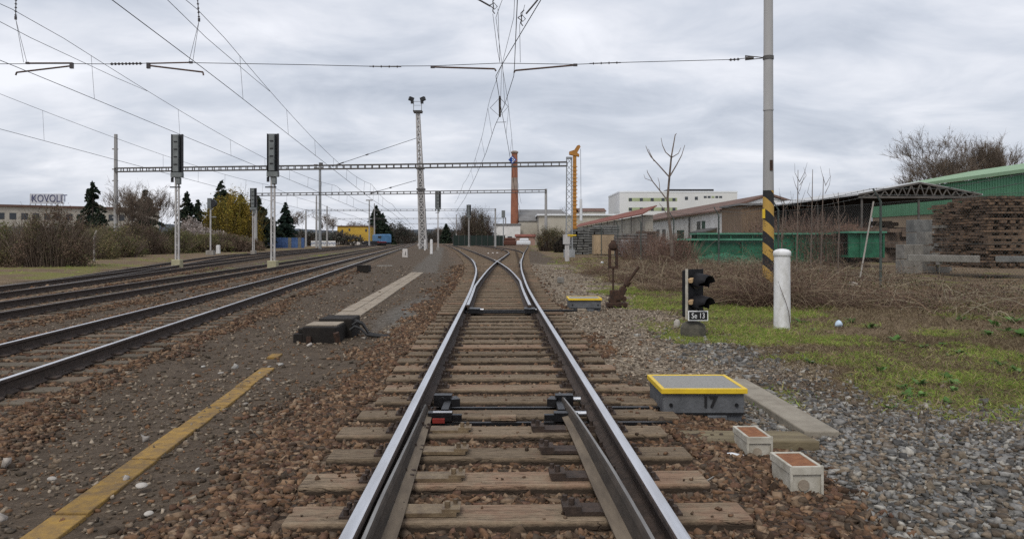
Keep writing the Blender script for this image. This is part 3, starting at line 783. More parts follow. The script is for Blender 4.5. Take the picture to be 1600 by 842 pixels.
rail('switch_blade', fpath(f3, 15.7, 24.0, .5), .007, turn, 'rail_top')
rail('rail', fpath(f2, 24.0, 80), .007, turn)
rail('rail', fpath(f3, 24.0, 52), .004, turn)
rail('rail', fpath(f3, 52.0, 230), .004, turn, 'rail_top_dull')
fg = B()
for Y in (50.5,):
    fg.prism([(f2(Y)-.05, Y-1.5, .0), (f2(Y)+.05, Y-1.5, .0), (f2(Y)+.14, Y+1.6, 0), (f2(Y)-.16, Y+1.6, 0)], (0, 0, .165))
fg.build('frog', MT['blade'], turn)
def ws(a, b, Y, name='sleeper', parent=None, m='sleeper', zz=0.0, W=.26, rz=0):
    bb_ = B(); bb_.box(((a+b)/2, Y, zz-.08), (b-a, W, .16), rz); return bb_.build(name, MT[m], parent)
k = 0; Y = 15.9
sl_far = B()
while Y < 62:
    a, b_ = CL(Y)-1.3, CR(Y)+1.3
    if k < 58: ws(a+rs.uniform(-.05, .05), b_+rs.uniform(-.05, .05), Y, parent=turn, rz=.02)
    else:
        sl_far.box(((a+b_)/2, Y, -.08), (b_-a, .26, .16))
    k += 1; Y += .603 if Y < 50 else .75
while Y < 150:
    for f in (CL, CR): sl_far.box((f(Y), Y, -.08), (2.5, .26, .16))
    Y += .9
so = sl_far.build('sleeper_bed', MT['sleeper'], turn); so['kind'] = 'stuff'
rb = B(); rb.bar((main_c(15.9)-.75, 15.75, .05), (1.35, 15.9, .04), .06, .04); rb.bar((main_c(15.9)-.75, 15.35, .05), (.5, 15.35, .05), .05, .04)
rb.build('throw_rod', MT['oily'], turn)
for x0 in (-.75, .36):
    rb = B(); rb.box((x0, 15.6, .07), (.22, .35, .10)); rb.build('lock_bracket', MT['oily'], turn)
for x0 in (-.66, .42):
    t = B(); t.tube([(x0-.09, 15.45, .10), (x0+.09, 15.45, .10)], .024, 8); t.build('rod_sleeve', MT['steel'], turn)

join = thing('joining_track', 'rusty track curving in from the left to meet the right branch', 'track', (CXT(110), 110, 0))
rail('rail', path(CXT, -.75, 82, 330, 2.), .004, join, 'rail_top_dull'); rail('rail', path(CXT, .75, 82, 330, 2.), .002, join, 'rail_top_dull')
sb = B()
for Y in ys(98, 200, 1.0): sb.box((CXT(Y), Y, -.08), (2.6, .26, .15))
so = sb.build('sleeper_bed', MT['sleeper'], join); so['kind'] = 'stuff'

# ---- left yard tracks
def yard_track(f, label, y0, y1, nind, sm, top):
    t = thing('railway_track', label, 'track', (f(y0+4), y0+4, -.12), group='tracks of the left yard')
    z = -.12
    rail('rail', path(f, -.75, y0, y1, 1.5, 1.05), z, t, top); rail('rail', path(f, .75, y0, y1, 1.5, 1.05), z, t, top)
    proto = B(); proto.box((0, 0, -.07), (2.45, .26, .14))
    for d in (-.75, .75): proto.box((d, 0, .016), (.30, .15, .03), mi=1)
    so_ = proto.build('sleeper', [MT[sm], MT['plate']], None, bevel=.012)
    Y = y0+.2; n = 0
    far = B()
    while Y < 160:
        sl = math.atan(-(f(Y+.1)-f(Y-.1))/.2)
        if n < nind: put(so_, (f(Y), Y, z+rs.uniform(-.005, .005)), t, sl)
        else: far.box((f(Y), Y, z-.06), (2.4, .26, .14), sl)
        n += 1; Y += .61 if n < nind else .9
    col.objects.unlink(so_)
    o = far.build('sleeper_bed', MT[sm], t); o['kind'] = 'stuff'
    return t
yard_track(tr1, 'nearest left track, its two rails on concrete sleepers beside the dark walkway', 5, 420, 90, 'sleeper_c', 'rail_top')
yard_track(tr2, 'second left track, between the nearest one and the rusty diverging pair', 9, 420, 60, 'sleeper_c', 'rail_top_dull')
yard_track(tr3, 'rusty left track that curves away just beside the outermost one', 14, 400, 45, 'sleeper', 'rail_top_dull')
yard_track(tr4, 'outermost left track along the grass verge and the thicket', 20, 400, 40, 'sleeper', 'rail_top_dull')

# ------------------------------------------------------------------ ground-level furniture
# yellow edge slabs
bounds = [3.35, 4.55, 5.68, 6.62, 7.55, 8.5, 9.75]
SL = [('cut off by the bottom edge of the photo', ), ('second from the bottom edge, beside a white stone',), ('third from the bottom edge of the photo',), ('fourth from the bottom edge, midway along the row',), ('fifth from the bottom edge of the photo',), ('sixth and last of the unbroken row',)]
for i in range(6):
    y0, y1 = bounds[i]+.012, bounds[i+1]-.012
    fx = lambda Y: -2.20-.0915*Y
    b = B(); w = .205-.006*i
    j = rs.uniform(-.006, .006)
    b.prism([(fx(y0)-w/2+j, y0, -.218), (fx(y0)+w/2+j, y0, -.218), (fx(y1)+w/2+j, y1, -.218), (fx(y1)-w/2+j, y1, -.218)], (0, 0, .100+rs.uniform(-.006, .007)))
    o = b.build('edge_slab', MT['ybrick'], bevel=.008)
    tag(o, 'worn yellow painted edge slab, ' + SL[i][0], 'slab', 'yellow edge slabs along the walkway')
b = B(); b.box((G(435, 553)[0], 10.75, -.155), (.15, .34, .09), .1)
tag(b.build('edge_slab', MT['ybrick'], bevel=.008), 'short loose yellow slab lying beyond the end of the yellow row', 'slab', 'yellow edge slabs along the walkway')

# paved strip with slabs
b = B(); b2 = []
n = 26
for i in range(n):
    t0, t1 = i/n, (i+.93)/n
    for r_ in range(2):
        y0, y1 = 13.6+t0*24.5, 13.6+t1*24.5
        cx0 = -3.36-.0535*(y0-13.6); cx1 = -3.36-.0535*(y1-13.6)
        a = -.30+r_*.305; c_ = a+.285
        z = -.185+rs.uniform(-.008, .008)
        b.prism([(cx0+a, y0, z), (cx0+c_, y0, z), (cx1+c_, y1, z), (cx1+a, y1, z)], (0, 0, .085))
pv = b.build('path', MT['pave']); tag(pv, kind='structure')

# black timber block with hoses
t = thing('crossing_block', 'black tarred stepped block at the near end of the paved strip', 'block', (-3.0, 12.6, -.12))
b = B(); b.bb(-3.29, -2.76, 12.05, 12.75, -.18, .135); b.build('lower_step', MT['tar'], t, bevel=.02)
b = B(); b.bb(-3.28, -2.78, 12.20, 12.72, .137, .152); b.build('worn_top_board', MT['pave'], t)
b = B(); b.bb(-3.22, -2.66, 12.78, 13.45, -.18, .19); b.build('upper_step', MT['tar'], t, bevel=.02)
b = B(); b.bb(-3.45, -3.30, 12.1, 12.5, -.14, .02); b.bb(-3.40, -3.30, 12.2, 12.6, .022, .09); b.build('end_plank', MT['tar'], t, bevel=.01)
b = B(); b.tube([(-2.74, 12.07, -.10), (-2.76, 12.03, .05)], .05, 6); b.box((-3.18, 12.02, -.07), (.07, .06, .12)); b.build('bracket', MT['rust'], t)
for i, (x0, z0, dx, dy) in enumerate(((-2.66, .12, .30, .4), (-2.63, .10, .38, .25), (-2.60, .12, .45, .1), (-2.62, .05, .5, -.05))):
    h = B()
    y0 = 12.95-.1*i
    h.tube([(x0-.05, y0, z0-.03), (x0+.03, y0, z0+.03), (x0+.13, y0, z0-.01), (x0+.24, y0-.03, -.06), (x0+dx+.15, y0-.05, -.10), (x0+dx+.6, y0+dy*.5-.1, -.105), (-1.25, y0+dy*.6, -.10), (-.95, y0+dy*.6, -.10)], .022, 8)
    tag(h.build('cable', MT['hose']), ['thick black cable, farthest of those leaving the tarred block', 'black cable leaving the tarred block, second from the back', 'black cable leaving the tarred block, second from the front', 'black cable nearest the camera leaving the tarred block'][i], 'cable', 'cables from the tarred block to the rail')

# dark low box and white plank beside the nearest left track
b = B(); p = G(567, 425, -.15); b.box((p[0], p[1]+.3, .0), (.62, .6, .32)); b.box((p[0]-.05, p[1]+.3, .175), (.70, .66, .03))
tag(b.build('cable_box', MT['tar'], bevel=.015), 'low black box on the walkway beside the nearest left track', 'box')
b = B(); p = G(601, 416.3, -.12); b.box((p[0], p[1], -.08), (.95, .16, .06), .05)
tag(b.build('plank', MT['palegrey'], bevel=.006), 'pale plank lying flat beyond the low black box', 'plank')

# point motors
def point_motor(loc, label, group, digits=None):
    t = thing('point_motor', label, 'point machine', loc, group)
    x, y, z = loc
    b = B(); b.bb(x-.36, x+.36, y-.33, y+.33, z+.10, z+.305); b.build('housing', MT['greybox'], t, bevel=.02)
    b = B(); b.bb(x-.385, x+.35, y-.30, y+.30, z-.06, z+.098); b.box((x+.12, y-.315, z+.06), (.18, .04, .10)); b.build('base', MT['greybox'], t, bevel=.015)
    b = B()
    for c_, s_ in (((x, y-.345, z+.325), (.76, .035, .045)), ((x, y+.345, z+.325), (.76, .035, .045)), ((x-.3625, y, z+.325), (.035, .653, .045)), ((x+.3625, y, z+.325), (.035, .653, .045))): b.box(c_, s_)
    lid = B(); lid.bb(x-.344, x+.344, y-.327, y+.327, z+.306, z+.342); lid.build('lid', MT['lidgrey'], t)
    b.build('lid_rim', MT['yellow'], t, bevel=.004)
    b = B()
    for sx_ in (-.29, .29): b.tube([(x+sx_, y-.345, z+.20), (x+sx_, y-.33, z+.20)], .016, 8)
    b.bb(x-.365, x+.365, y-.338, y-.331, z+.118, z+.130)
    b.build('seam', MT['oily'], t)
    return t
def text(name, body, size, loc, rot, m, parent, extrude=.002, align='CENTER', sx=1.0):
    cu = bpy.data.curves.new(name, 'FONT'); cu.body = body; cu.size = size; cu.extrude = extrude; cu.align_x = align; cu.align_y = 'CENTER'
    cu.resolution_u = 3; cu.offset = .004 if name == 'number' else 0
    o = bpy.data.objects.new(name, cu); col.objects.link(o)
    bpy.context.view_layer.update()
    me = bpy.data.meshes.new_from_object(o.evaluated_get(bpy.context.evaluated_depsgraph_get()))
    bpy.data.objects.remove(o)
    me.materials.clear(); me.materials.append(m)
    o = bpy.data.objects.new(name, me); col.objects.link(o); o.parent = parent
    off_ = origin(parent); o.location = (loc[0]-off_.x, loc[1]-off_.y, loc[2]-off_.z); o.rotation_euler = rot; o.scale = (sx, 1, 1)
    return o
pm = point_motor((1.695, 7.12, -.155), 'large grey point machine box with yellow rimmed lid, numbered 17', 'point machines')
text('number', '17', .135, (1.745, 7.12-.3305-.006, -.155+.222), (R(90), 0, 0), MT['textblack'], pm, .004)
point_motor((1.66, 17.75, -.17), 'smaller looking grey point machine with yellow rim beside the rusty lever', 'point machines')
b = B(); b.bb(1.48, 1.68, 17.36, 17.42, -.13, -.05)
tag(b.build('timber_offcut', MT['pave'], bevel=.005), 'small orange brown timber offcut in front of the distant point machine', 'timber')

# slab, plank and cream boxes
b = B(); b.prism([(2.40, 6.30, -.18), (2.69, 6.30, -.18), (2.645, 8.7, -.18), (2.36, 8.7, -.18)], (0, 0, .115))
tag(b.build('cable_slab', MT['slab'], bevel=.012), 'long grey concrete slab to the right of the numbered point machine', 'slab')
b = B(); b.prism([(1.36, 5.90, -.16), (2.36, 5.88, -.16), (2.31, 6.20, -.16), (1.34, 6.23, -.16)], (0, 0, .122))
tag(b.build('timber_plank', MT['moss'], bevel=.012), 'mossy brown plank lying across in front of the numbered point machine', 'plank')
def small_box(x, y, z, w, l, h, label, rz):
    t = thing('junction_box', label, 'box', (x, y, z), 'small cream boxes')
    b = B(); b.box((x, y, z+h*.40), (w*.92, l*.92, h*.8), 0, taper=1.04)
    body = b.build('body', MT['cream'], t, bevel=.008)
    b = B()
    # raised collar round the top
    zt = z+h*.86
    for c_, s_ in (((x, y-l*.485, zt), (w, .02, h*.26)), ((x, y+l*.485, zt), (w, .02, h*.26)), ((x-w*.45, y, zt), (.02, l*.97-.021, h*.26)), ((x+w*.45, y, zt), (.02, l*.97-.021, h*.26))): b.box(c_, s_)
    b.build('collar', MT['cream'], t, bevel=.004)
    b = B(); b.bb(x-w*.43, x+w*.43, y-l*.45, y+l*.45, z+h*.80, z+h*.955); b.build('rusty_lid', MT['rustlid'], t)
    b = B(); b.tube([(x-w*.08, y-l*.46-.012, z+h*.40), (x-w*.08, y-l*.46+.01, z+h*.40)], w*.17, 14); b.build('cable_gland', MT['pave'], t)
    for sx_ in (-1, 1):
        b = B(); b.bar((x+sx_*w*.47, y-l*.49, z+.01), (x+sx_*w*.47, y-l*.49, z+h), .016); b.build('corner_rib', MT['cream'], t)
    t.rotation_euler.z = rz
    return t
small_box(1.80, 5.76, -.12, .185, .34, .19, 'small cream box with rusty lid, the farther of two, standing on the mossy plank edge', .02)
small_box(1.84, 4.98, -.12, .21, .33, .205, 'small cream box with rusty lid, the nearer of two, among brown ballast', .05)
b = B(); b.tube([(1.52, 5.62, -.07), (1.60, 5.58, -.06), (1.68, 5.57, -.065)], [.012, .02, .01], 6)
tag(b.build('bone_white_scrap', MT['litter']), 'small white scrap lying left of the farther cream box', 'scrap')
b = B(); b.bar((1.10, 4.75, -.05), (1.42, 5.15, -.045), .008)
tag(b.build('stick', MT['palegrey']), 'thin grey stick lying beside the right hand rail', 'stick')

# white bollard
x, y, _ = G(1222, 511, -.10)
t = thing('bollard', 'thick white painted post with a rounded cap standing in the grass', 'bollard', (x, y, -.15))
b = B(); b.lathe((x, y, -.15), [(.150, 0), (.148, .4), (.143, 1.36)], 24); b.build('shaft', MT['white'], t)
b = B(); b.lathe((x, y, -.15), [(.150, 1.355), (.158, 1.362), (.158, 1.425), (.150, 1.445), (.110, 1.472), (.05, 1.487), (.001, 1.49)], 24); b.build('cap', MT['white'], t)
b = B(); b.tube([(x+.08, y-.22, -.12), (x+.05, y-.20, .2), (x-.0, y-.19, .38), (x-.09, y-.18, .62), (x-.13, y-.17, .75)], [.008, .007, .006, .005, .003], 5)
tag(b.build('dry_twig', MT['twig']), 'single dry twig leaning against the white bollard', 'twig')

# dwarf shunting signal
x, y, _ = G(1083, 524, -.11)
t = thing('dwarf_signal', 'low black two lamp shunting signal with hooded lenses and a number plate', 'signal', (x, y, -.13))
b = B(); b.lathe((x, y, -.13), [(.215, 0), (.21, .16), (.18, .22), (.10, .26)], 9, smooth=False); b.build('concrete_base', MT['mossconc'], t)
rzs = R(38)                                       # front face turned to the right of the camera
fr = Vector((math.sin(rzs), -math.cos(rzs), 0)); sd = Vector((math.cos(rzs), math.sin(rzs), 0))
c0 = Vector((x-.01, y, 0))
def rp(a, d, z): v = c0 + sd*a + fr*d; return (v.x, v.y, z)
b = B(); b.box(rp(0, -.02, .60), (.36, .13, .78), rzs); b.build('housing', MT['black'], t, bevel=.02)
b = B(); b.box(rp(0, .06, .60), (.40, .02, .82), rzs); b.build('backplate', MT['black'], t, bevel=.006)
b = B(); b.box(rp(-.207, .045, .60), (.012, .05, .84), rzs); b.build('pale_edge', MT['cream'], t)
b = B(); b.box(rp(0, .0, .215), (.10, .10, .09), rzs); b.tube([rp(0, 0, .10), rp(0, 0, .22)], .05, 10); b.build('stem', MT['darkmetal'], t)
for zc in (.80, .44):
    hd = B(); n_ = 18; L_ = .30; base = len(hd.v)
    for j, (d, k_) in enumerate(((.06, 1), (.20, 1.0), (.36, .96))):
        for i in range(n_):
            a = R(-25) + R(230)*i/(n_-1)
            zz = -.05*j
            v = rp(.155*k_*math.cos(a), d-(.06 if (i < 3 or i > n_-4) and j == 2 else 0)*2, zc+.155*k_*math.sin(a)+zz*.35); hd.v.append(v)
    for j in range(2):
        for i in range(n_-1):
            hd.face((base+j*n_+i, base+j*n_+i+1, base+(j+1)*n_+i+1, base+(j+1)*n_+i), 0, True)
    ho = hd.build('hood', MT['black'], t); sm_ = ho.modifiers.new('thick', 'SOLIDIFY'); sm_.thickness = .008
    ln = B(); ln.tube([rp(0, .07, zc), rp(0, .09, zc)], .125, 20); ln.build('lens', MT['lensdark'], t)
    st = B(); st.box(rp(-.155, .10, zc+.03), (.085, .06, .065), rzs, tilt=-.30); st.build('pale_stripe', MT['mirror_strip'], t)
b = B(); b.box((x+.03, y-.22, .245), (.33, .018, .165)); pl = b.build('number_plate', MT['signwhite'], t)
b = B(); b.box((x+.03, y-.2305, .245), (.300, .006, .135)); b.build('plate_field', MT['textblack'], pl)
text('plate_text', 'Se 13', .125, (x+.03, y-.236, .243), (R(90), 0, 0), MT['signwhite'], pl, .001, sx=.82)
b = B(); q0 = G(1057, 503, -.02); b.tube([(q0[0], q0[1], -.12), (q0[0]+.01, q0[1], -.02), (q0[0]+.02, q0[1], .03)], [.055, .06, .03], 7)
tag(b.build('stone', MT['stone']), 'pale stone at the left foot of the shunting signal', 'stone')

# rusty point lever with lantern frame
x, y = wx(958, 18.6), 18.6
t = thing('point_lever', 'rusty hand point lever with a lantern frame on a thin rod', 'lever', (x, y, -.12))
b = B(); b.box((x+.08, y, -.06), (.50, .34, .10)); b.box((x+.05, y, .12), (.26, .16, .34)); b.tube([(x+.12, y-.1, .15), (x+.12, y+.1, .15)], .11, 10); b.box((x+.2, y, .22), (.16, .12, .30), 0, tilt=.5)
b.tube([(x-.02, y-.12, .05), (x-.02, y+.12, .05)], .09, 9); b.tube([(x+.25, y-.08, .08), (x+.25, y+.08, .08)], .07, 9); b.build('base', MT['rust'], t, bevel=.015)
b = B(); b.tube([(x, y, .1), (x, y, .86)], .022, 8); b.box((x, y, .50), (.10, .03, .05)); b.build('rod', MT['rust'], t)
b = B()
for dx in (-.085, .085): b.bb(x+dx-.032, x+dx+.032, y-.05, y+.05, .86, 1.24)
b.bb(x-.117, x+.117, y-.05, y+.05, .815, .859); b.bb(x-.117, x+.117, y-.05, y+.05, 1.241, 1.29); b.lathe((x, y, 1.29), [(.10, 0), (.12, .08), (.06, .16), (.05, .2)], 10)
b.build('lantern_frame', MT['rust'], t)
b = B(); b.tube([(x+.16, y, .22), (x+.35, y-.02, .48), (x+.62, y-.05, .86)], [.05, .038, .034], 8); b.tube([(x+.30, y, .40), (x+.38, y, .50)], .075, 9); b.build('handle', MT['rust'], t)

# yellow topped cabinet on a post
x, y = wx(886, 58), 58
t = thing('trackside_cabinet', 'pale grey cabinet with a yellow top on a short post beside the right branch', 'cabinet', (x, y, -.1))
b = B(); b.box((x, y, .55), (.32, .25, 1.3)); b.build('post', MT['mastpaint'], t)
b = B(); b.box((x-.05, y, 1.55), (.50, .4, .72)); b.build('cabinet_body', MT['mastpaint'], t)
b = B(); b.box((x+.35, y-.02, 1.86), (.66, .44, .10)); b.box((x+.28, y, 1.76), (.3, .3, .1)); b.build('yellow_top', MT['yellow'], t)

# kilometre stone, white markers
def marker(px, py, h, w, label, m='white', cap=True):
    x, y, z = G(px, py, -.14)
    b = B(); b.box((x, y, z+h/2), (w, w*.8, h), 0, taper=.92)
    if cap: b.box((x, y, z+h+.03), (w*.9, w*.72, .06), 0, taper=.6)
    return tag(b.build('marker_post', MT[m], bevel=.02), label, 'marker post', 'white marker posts')
x, y, z = G(633, 402, -.14)
t = thing('kilometre_stone', 'squat whitish stone with a dark figure beside the nearest left track', 'stone marker', (x, y, z))
b = B(); b.box((x, y, z+.38), (.52, .36, .82), 0, taper=.9); b.build('stone_body', MT['pinkstone'], t, bevel=.05)
b = B(); b.box((x+.06, y-.175, z+.36), (.05, .02, .34)); b.build('painted_figure', MT['textblack'], t)
marker(654, 384.5, .62, .45, 'small whitish stone far along the walkway behind the squat stone', 'pinkstone')
marker(664, 391.5, 1.65, .20, 'thin white marker post left of the taller one near the signal foot')
marker(674, 397, 1.65, .30, 'thicker white marker post right of the thin one, near the signal foot')
marker(341, 397.5, 1.0, .42, 'stubby white marker post beside the single lamp signal at left')
for i, (px, py) in enumerate(((763, 397), (770, 396.6), (777, 396.4), (719, 391), (724, 390.6))):
    x, y, z = G(px, py, -.12); b = B(); b.box((x, y, z+.08), (.22, .2, .16), .3*i, taper=.8)
    tag(b.build('marker_stone', MT['pinkstone'], bevel=.03), ['small white stone between the branches, leftmost of three in a row', 'small white stone between the branches, middle of three in a row', 'small white stone between the branches, rightmost of three in a row', 'small white stone inside the left branch, left of a pair', 'small white stone inside the left branch, right of a pair'][i], 'stone', 'white stones between the branches')
x, y, z = G(876, 442, -.10); b = B(); b.box((x, y, z+.11), (.24, .2, .22), .2, taper=.9)
tag(b.build('grey_stone', MT['palegrey'], bevel=.03), 'square grey stone in the gravel left of the rusty lever', 'stone')

# litter
def crumple(name, loc, s, m, label, cat, seed, flat=.7):
    r_ = random.Random(seed); b = B()
    n = len(b.v)
    for v in IV:
        k_ = r_.uniform(.6, 1.25)
        b.v.append((loc[0]+v[0]*s*k_, loc[1]+v[1]*s*k_, loc[2]+v[2]*s*k_*flat+s*.5))
    for f in IF: b.face(tuple(int(i) for i in f))
    o = b.build(name, MT[m]); sb_ = o.modifiers.new('sub', 'SUBSURF'); sb_.levels = sb_.render_levels = 1
    return tag(o, label, cat)
crumple('plastic_bag', G(941, 412, -.08), .17, 'litter', 'white plastic bag in the grass behind the rusty lever', 'litter', 4)
crumple('plastic_cup', G(1310, 510, -.08), .085, 'litterblue', 'pale blue plastic cup in the grass right of the bollard', 'litter', 5, 1.1)
crumple('rag', G(1333, 450, .02), .20, 'stone', 'grey rag caught in the brambles right of the bollard', 'litter', 6)
for i, (px, py, s) in enumerate(((222, 764, .05), (232, 807, .04), (81, 752, .045), (345, 586, .05), (1195, 820, .045))):
    crumple('pale_stone', G(px, py, -.11), s, 'stone', ['whitish stone just right of the yellow slabs', 'pale stone right of the yellow slabs, nearest the bottom edge', 'pale flat stone left of the yellow slabs', 'pale stone beside the far end of the yellow slabs', 'pale stone at the bottom right among grey gravel'][i], 'stone', 20+i, .45)

# ------------------------------------------------------------------ signals with tall masts
def mast_signal(px, pbase, Y, ptop, phead, wpx, label, dark=False, spike=0, pf=True):
    x = wx(px, Y); zb = -.22; zt = wz(ptop, Y); zh = wz(phead, Y); w = wpx*Y/F
    t = thing('mast_signal', label, 'signal', (x, Y, zb), 'mast signals seen from behind')
    b = B(); b.box((x, Y, zb+.2), (.5, .5, .75)); b.build('concrete_foot', MT['yconc'] if pf else MT['concrete'], t, bevel=.03)
    b = B(); r_ = .10
    # two flat channels with battens between them
    for dx in (-.085, .085): b.bb(x+dx-.045, x+dx+.045, Y-.05, Y+.05, zb+.5, zh+.05)
    z = zb+.8; i = 0
    while z < zh: b.bar((x-.06, Y-.03, z), (x+.06, Y-.03, z+(.12 if i % 2 else -.12)), .08, .02); z += .34; i += 1
    b.build('mast', MT['mastpaint'], t)
    b = B(); b.bb(x-w*.30, x+w*.20, Y-.20, Y+.05, zh+.30, zt-.03)
    hz = zt-zh-.3
    hd = b.build('signal_head', MT['headback'], t, bevel=.03)
    b = B(); b.bb(x-w*.5, x+w*.5, Y+.06, Y+.085, zh+.24, zt); b.bb(x+w*.44, x+w*.5, Y-.12, Y+.0599, zh+.24, zt); b.bb(x-w*.5, x-w*.46, Y-.08, Y+.0599, zh+.24, zt); b.build('backboard', MT['darkmetal'], t, bevel=.03)
    nl = 5
    lamp = B()
    for k_ in range(nl):
        zc = zh+.3+hz*(k_+.5)/nl
        lamp.tube([(x, Y+.08, zc), (x, Y+.36, zc-.03)], w*.30, 12)
    lamp.build('lamp_hood', MT['darkmetal'], t)
    hn = B()
    for k_ in range(1, nl): hn.bb(x-w*.18, x+w*.12, Y-.23, Y-.201, zh+.3+hz*k_/nl-.04, zh+.3+hz*k_/nl+.02)
    hn.build('door_hinge', MT['darkmetal'], hd)
    b = B(); b.bb(x-w*.46, x+w*.52, Y-.22, Y+.10, zh-.02, zh+.26); b.bb(x-w*.05, x+w*.30, Y-.15, Y+.12, zh-.42, zh-.03); b.build('junction_box', MT['headback'], t, bevel=.02)
    b = B(); b.bb(x-.42, x+.18, Y-.06, Y+.06, zh-.62, zh-.55); b.bb(x-w*.5, x-w*.30, Y-.1, Y, zh-.3, zh-.03); b.build('step', MT['darkmetal'], t)
    return t
mast_signal(277, 420, 45, 210, 277, 18, 'tall five lamp signal on a pale mast, leftmost of the big pair', pf=True)
mast_signal(426.5, 423, 42.5, 209, 276, 18, 'tall five lamp signal on a pale mast, right one of the big pair')
mast_signal(396, 398, 84, 294, 328, 10, 'smaller signal between the two tall ones, in front of dark conifers', pf=False)
mast_signal(684.5, 389, 125, 298, 327, 9, 'distant signal right of the floodlight tower', pf=False)
mast_signal(732.5, 385, 165, 320, 339, 7, 'distant signal in front of the round bushy tree', pf=False)
# single-lamp signal
x, Y = wx(329, 82), 82
t = thing('lamp_signal', 'single lamp signal on a thin mast before the yellow willow', 'signal', (x, Y, -.1))
b = B(); b.box((x, Y, .1), (.8, .6, .6)); b.build('concrete_foot', MT['concrete'], t)
b = B(); b.tube([(x, Y, 0), (x, Y, 5.2)], .09, 8); b.build('mast', MT['mastpaint'], t)
b = B(); b.bb(x-.28, x+.12, Y-.2, Y+.1, 4.85, 5.95); b.build('signal_head', MT['headback'], t)
b = B(); b.tube([(x+.18, Y-.15, 5.4), (x+.18, Y+.35, 5.4)], .42, 14); b.build('lamp_hood', MT['darkmetal'], t)
b = B(); b.bb(x-.1, x+.6, Y-.05, Y+.05, 3.9, 4.0); b.build('step', MT['galv'], t)
# little sign post on the right branch
x, Y = wx(786.5, 190), 190
t = thing('sign_post', 'small grey sign on a thin post below the chimney', 'sign', (x, Y, -.1))
b = B(); b.tube([(x, Y, -.1), (x, Y, 7.5)], .12, 6); b.build('post', MT['galv'], t)
b = B(); b.bb(x-.45, x+.45, Y-.18, Y-.13, 7.0, 8.8); b.build('board', MT['headback'], t)

# ------------------------------------------------------------------ catenary supports
def truss(b, a, c, hgt, w, n, r=.05):
    a, c = Vector(a), Vector(c)
    for dz in (0, hgt):
        for s_ in (-w/2, w/2): b.bar(a+Vector((0, s_, dz)), c+Vector((0, s_, dz)), r*2)
    for i in range(n+1):
        p = a.lerp(c, i/n)
        for s_ in (-w/2, w/2): b.bar(p+Vector((0, s_, r)), p+Vector((0, s_, hgt-r)), r*1.5)
def lattice_mast(b, x, y, z0, z1, w0, w1, n, r=.04):
    for i in range(n):
        za, zb_ = z0+(z1-z0)*i/n, z0+(z1-z0)*(i+1)/n
        wa, wb = w0+(w1-w0)*i/n, w0+(w1-w0)*(i+1)/n
        for q in range(4):
            s0, s1 = ((-1, -1), (1, -1), (1, 1), (-1, 1))[q], ((1, -1), (1, 1), (-1, 1), (-1, -1))[q]
            b.bar((x+s0[0]*wa/2, y+s0[1]*wa/2, za), (x+s0[0]*wb/2, y+s0[1]*wb/2, zb_), r*2)
            u, v = (s0, s1) if i % 2 else (s1, s0)
            b.bar((x+u[0]*wa/2, y+u[1]*wa/2, za), (x+v[0]*wb/2, y+v[1]*wb/2, zb_), r*1.2)
def portal(A, Bp, zt, label, left='pole', right='pole', h=.36, extra=0, n=40, m='galvd', r=.05):
    t = thing('catenary_portal', label, 'portal', (A[0], A[1], -.2), 'overhead line portals')
    b = B(); truss(b, A, Bp, h, .5, n, r); b.build('beam', MT[m], t)
    b = B(); b.tube([(A[0], A[1], -.3), (A[0], A[1], A[2]+extra)], [.24, .17], 10)
    if extra > 1:
        for dz in (-4.8, -1.0, .2, 2.3): b.bb(A[0]-.35, A[0]+.2, A[1]-.1, A[1]+.1, A[2]+dz, A[2]+dz+.12)
    b.build('pole', MT['pole_conc'], t)
    b = B()
    if right == 'lattice':
        lattice_mast(b, Bp[0]+.20, Bp[1], -.3, Bp[2]+.7, .60, .46, 17, .035); b.box((Bp[0]+.20, Bp[1], Bp[2]+.75), (.56, .56, .16)); b.box((Bp[0]+.2, Bp[1], .1), (1.0, 1.0, 1.0))
        b.build('lattice_mast', MT['galv'], t)
    else:
        b.tube([(Bp[0], Bp[1], -.3), (Bp[0], Bp[1], Bp[2]+.5)], [.24, .18], 10); b.build('pole', MT['pole_conc'], t)
    return t
portal(P(181, 268.5, 80), P(886, 259.5, 72), 9, 'long lattice portal beam nearest the camera, from tall left pole to lattice mast', right='lattice', extra=3.9, n=64)
portal(P(400, 306, 120), P(853, 300.5, 114), 9, 'second portal beam, just below the nearest one and thinner', n=44)
def far_portal(pl, pr, py, Y, lab): portal(P(pl, py+1, Y), P(pr, py, Y), 9, lab, n=30, r=.035, h=.34)
far_portal(478, 774, 329, 180, 'third portal beam, in front of the big dark conifer')
far_portal(520, 790, 342, 255, 'fourth portal beam, second of the faint far ones above the yard')
far_portal(570, 760, 350, 340, 'fifth portal beam, faintest and lowest above the far yard')
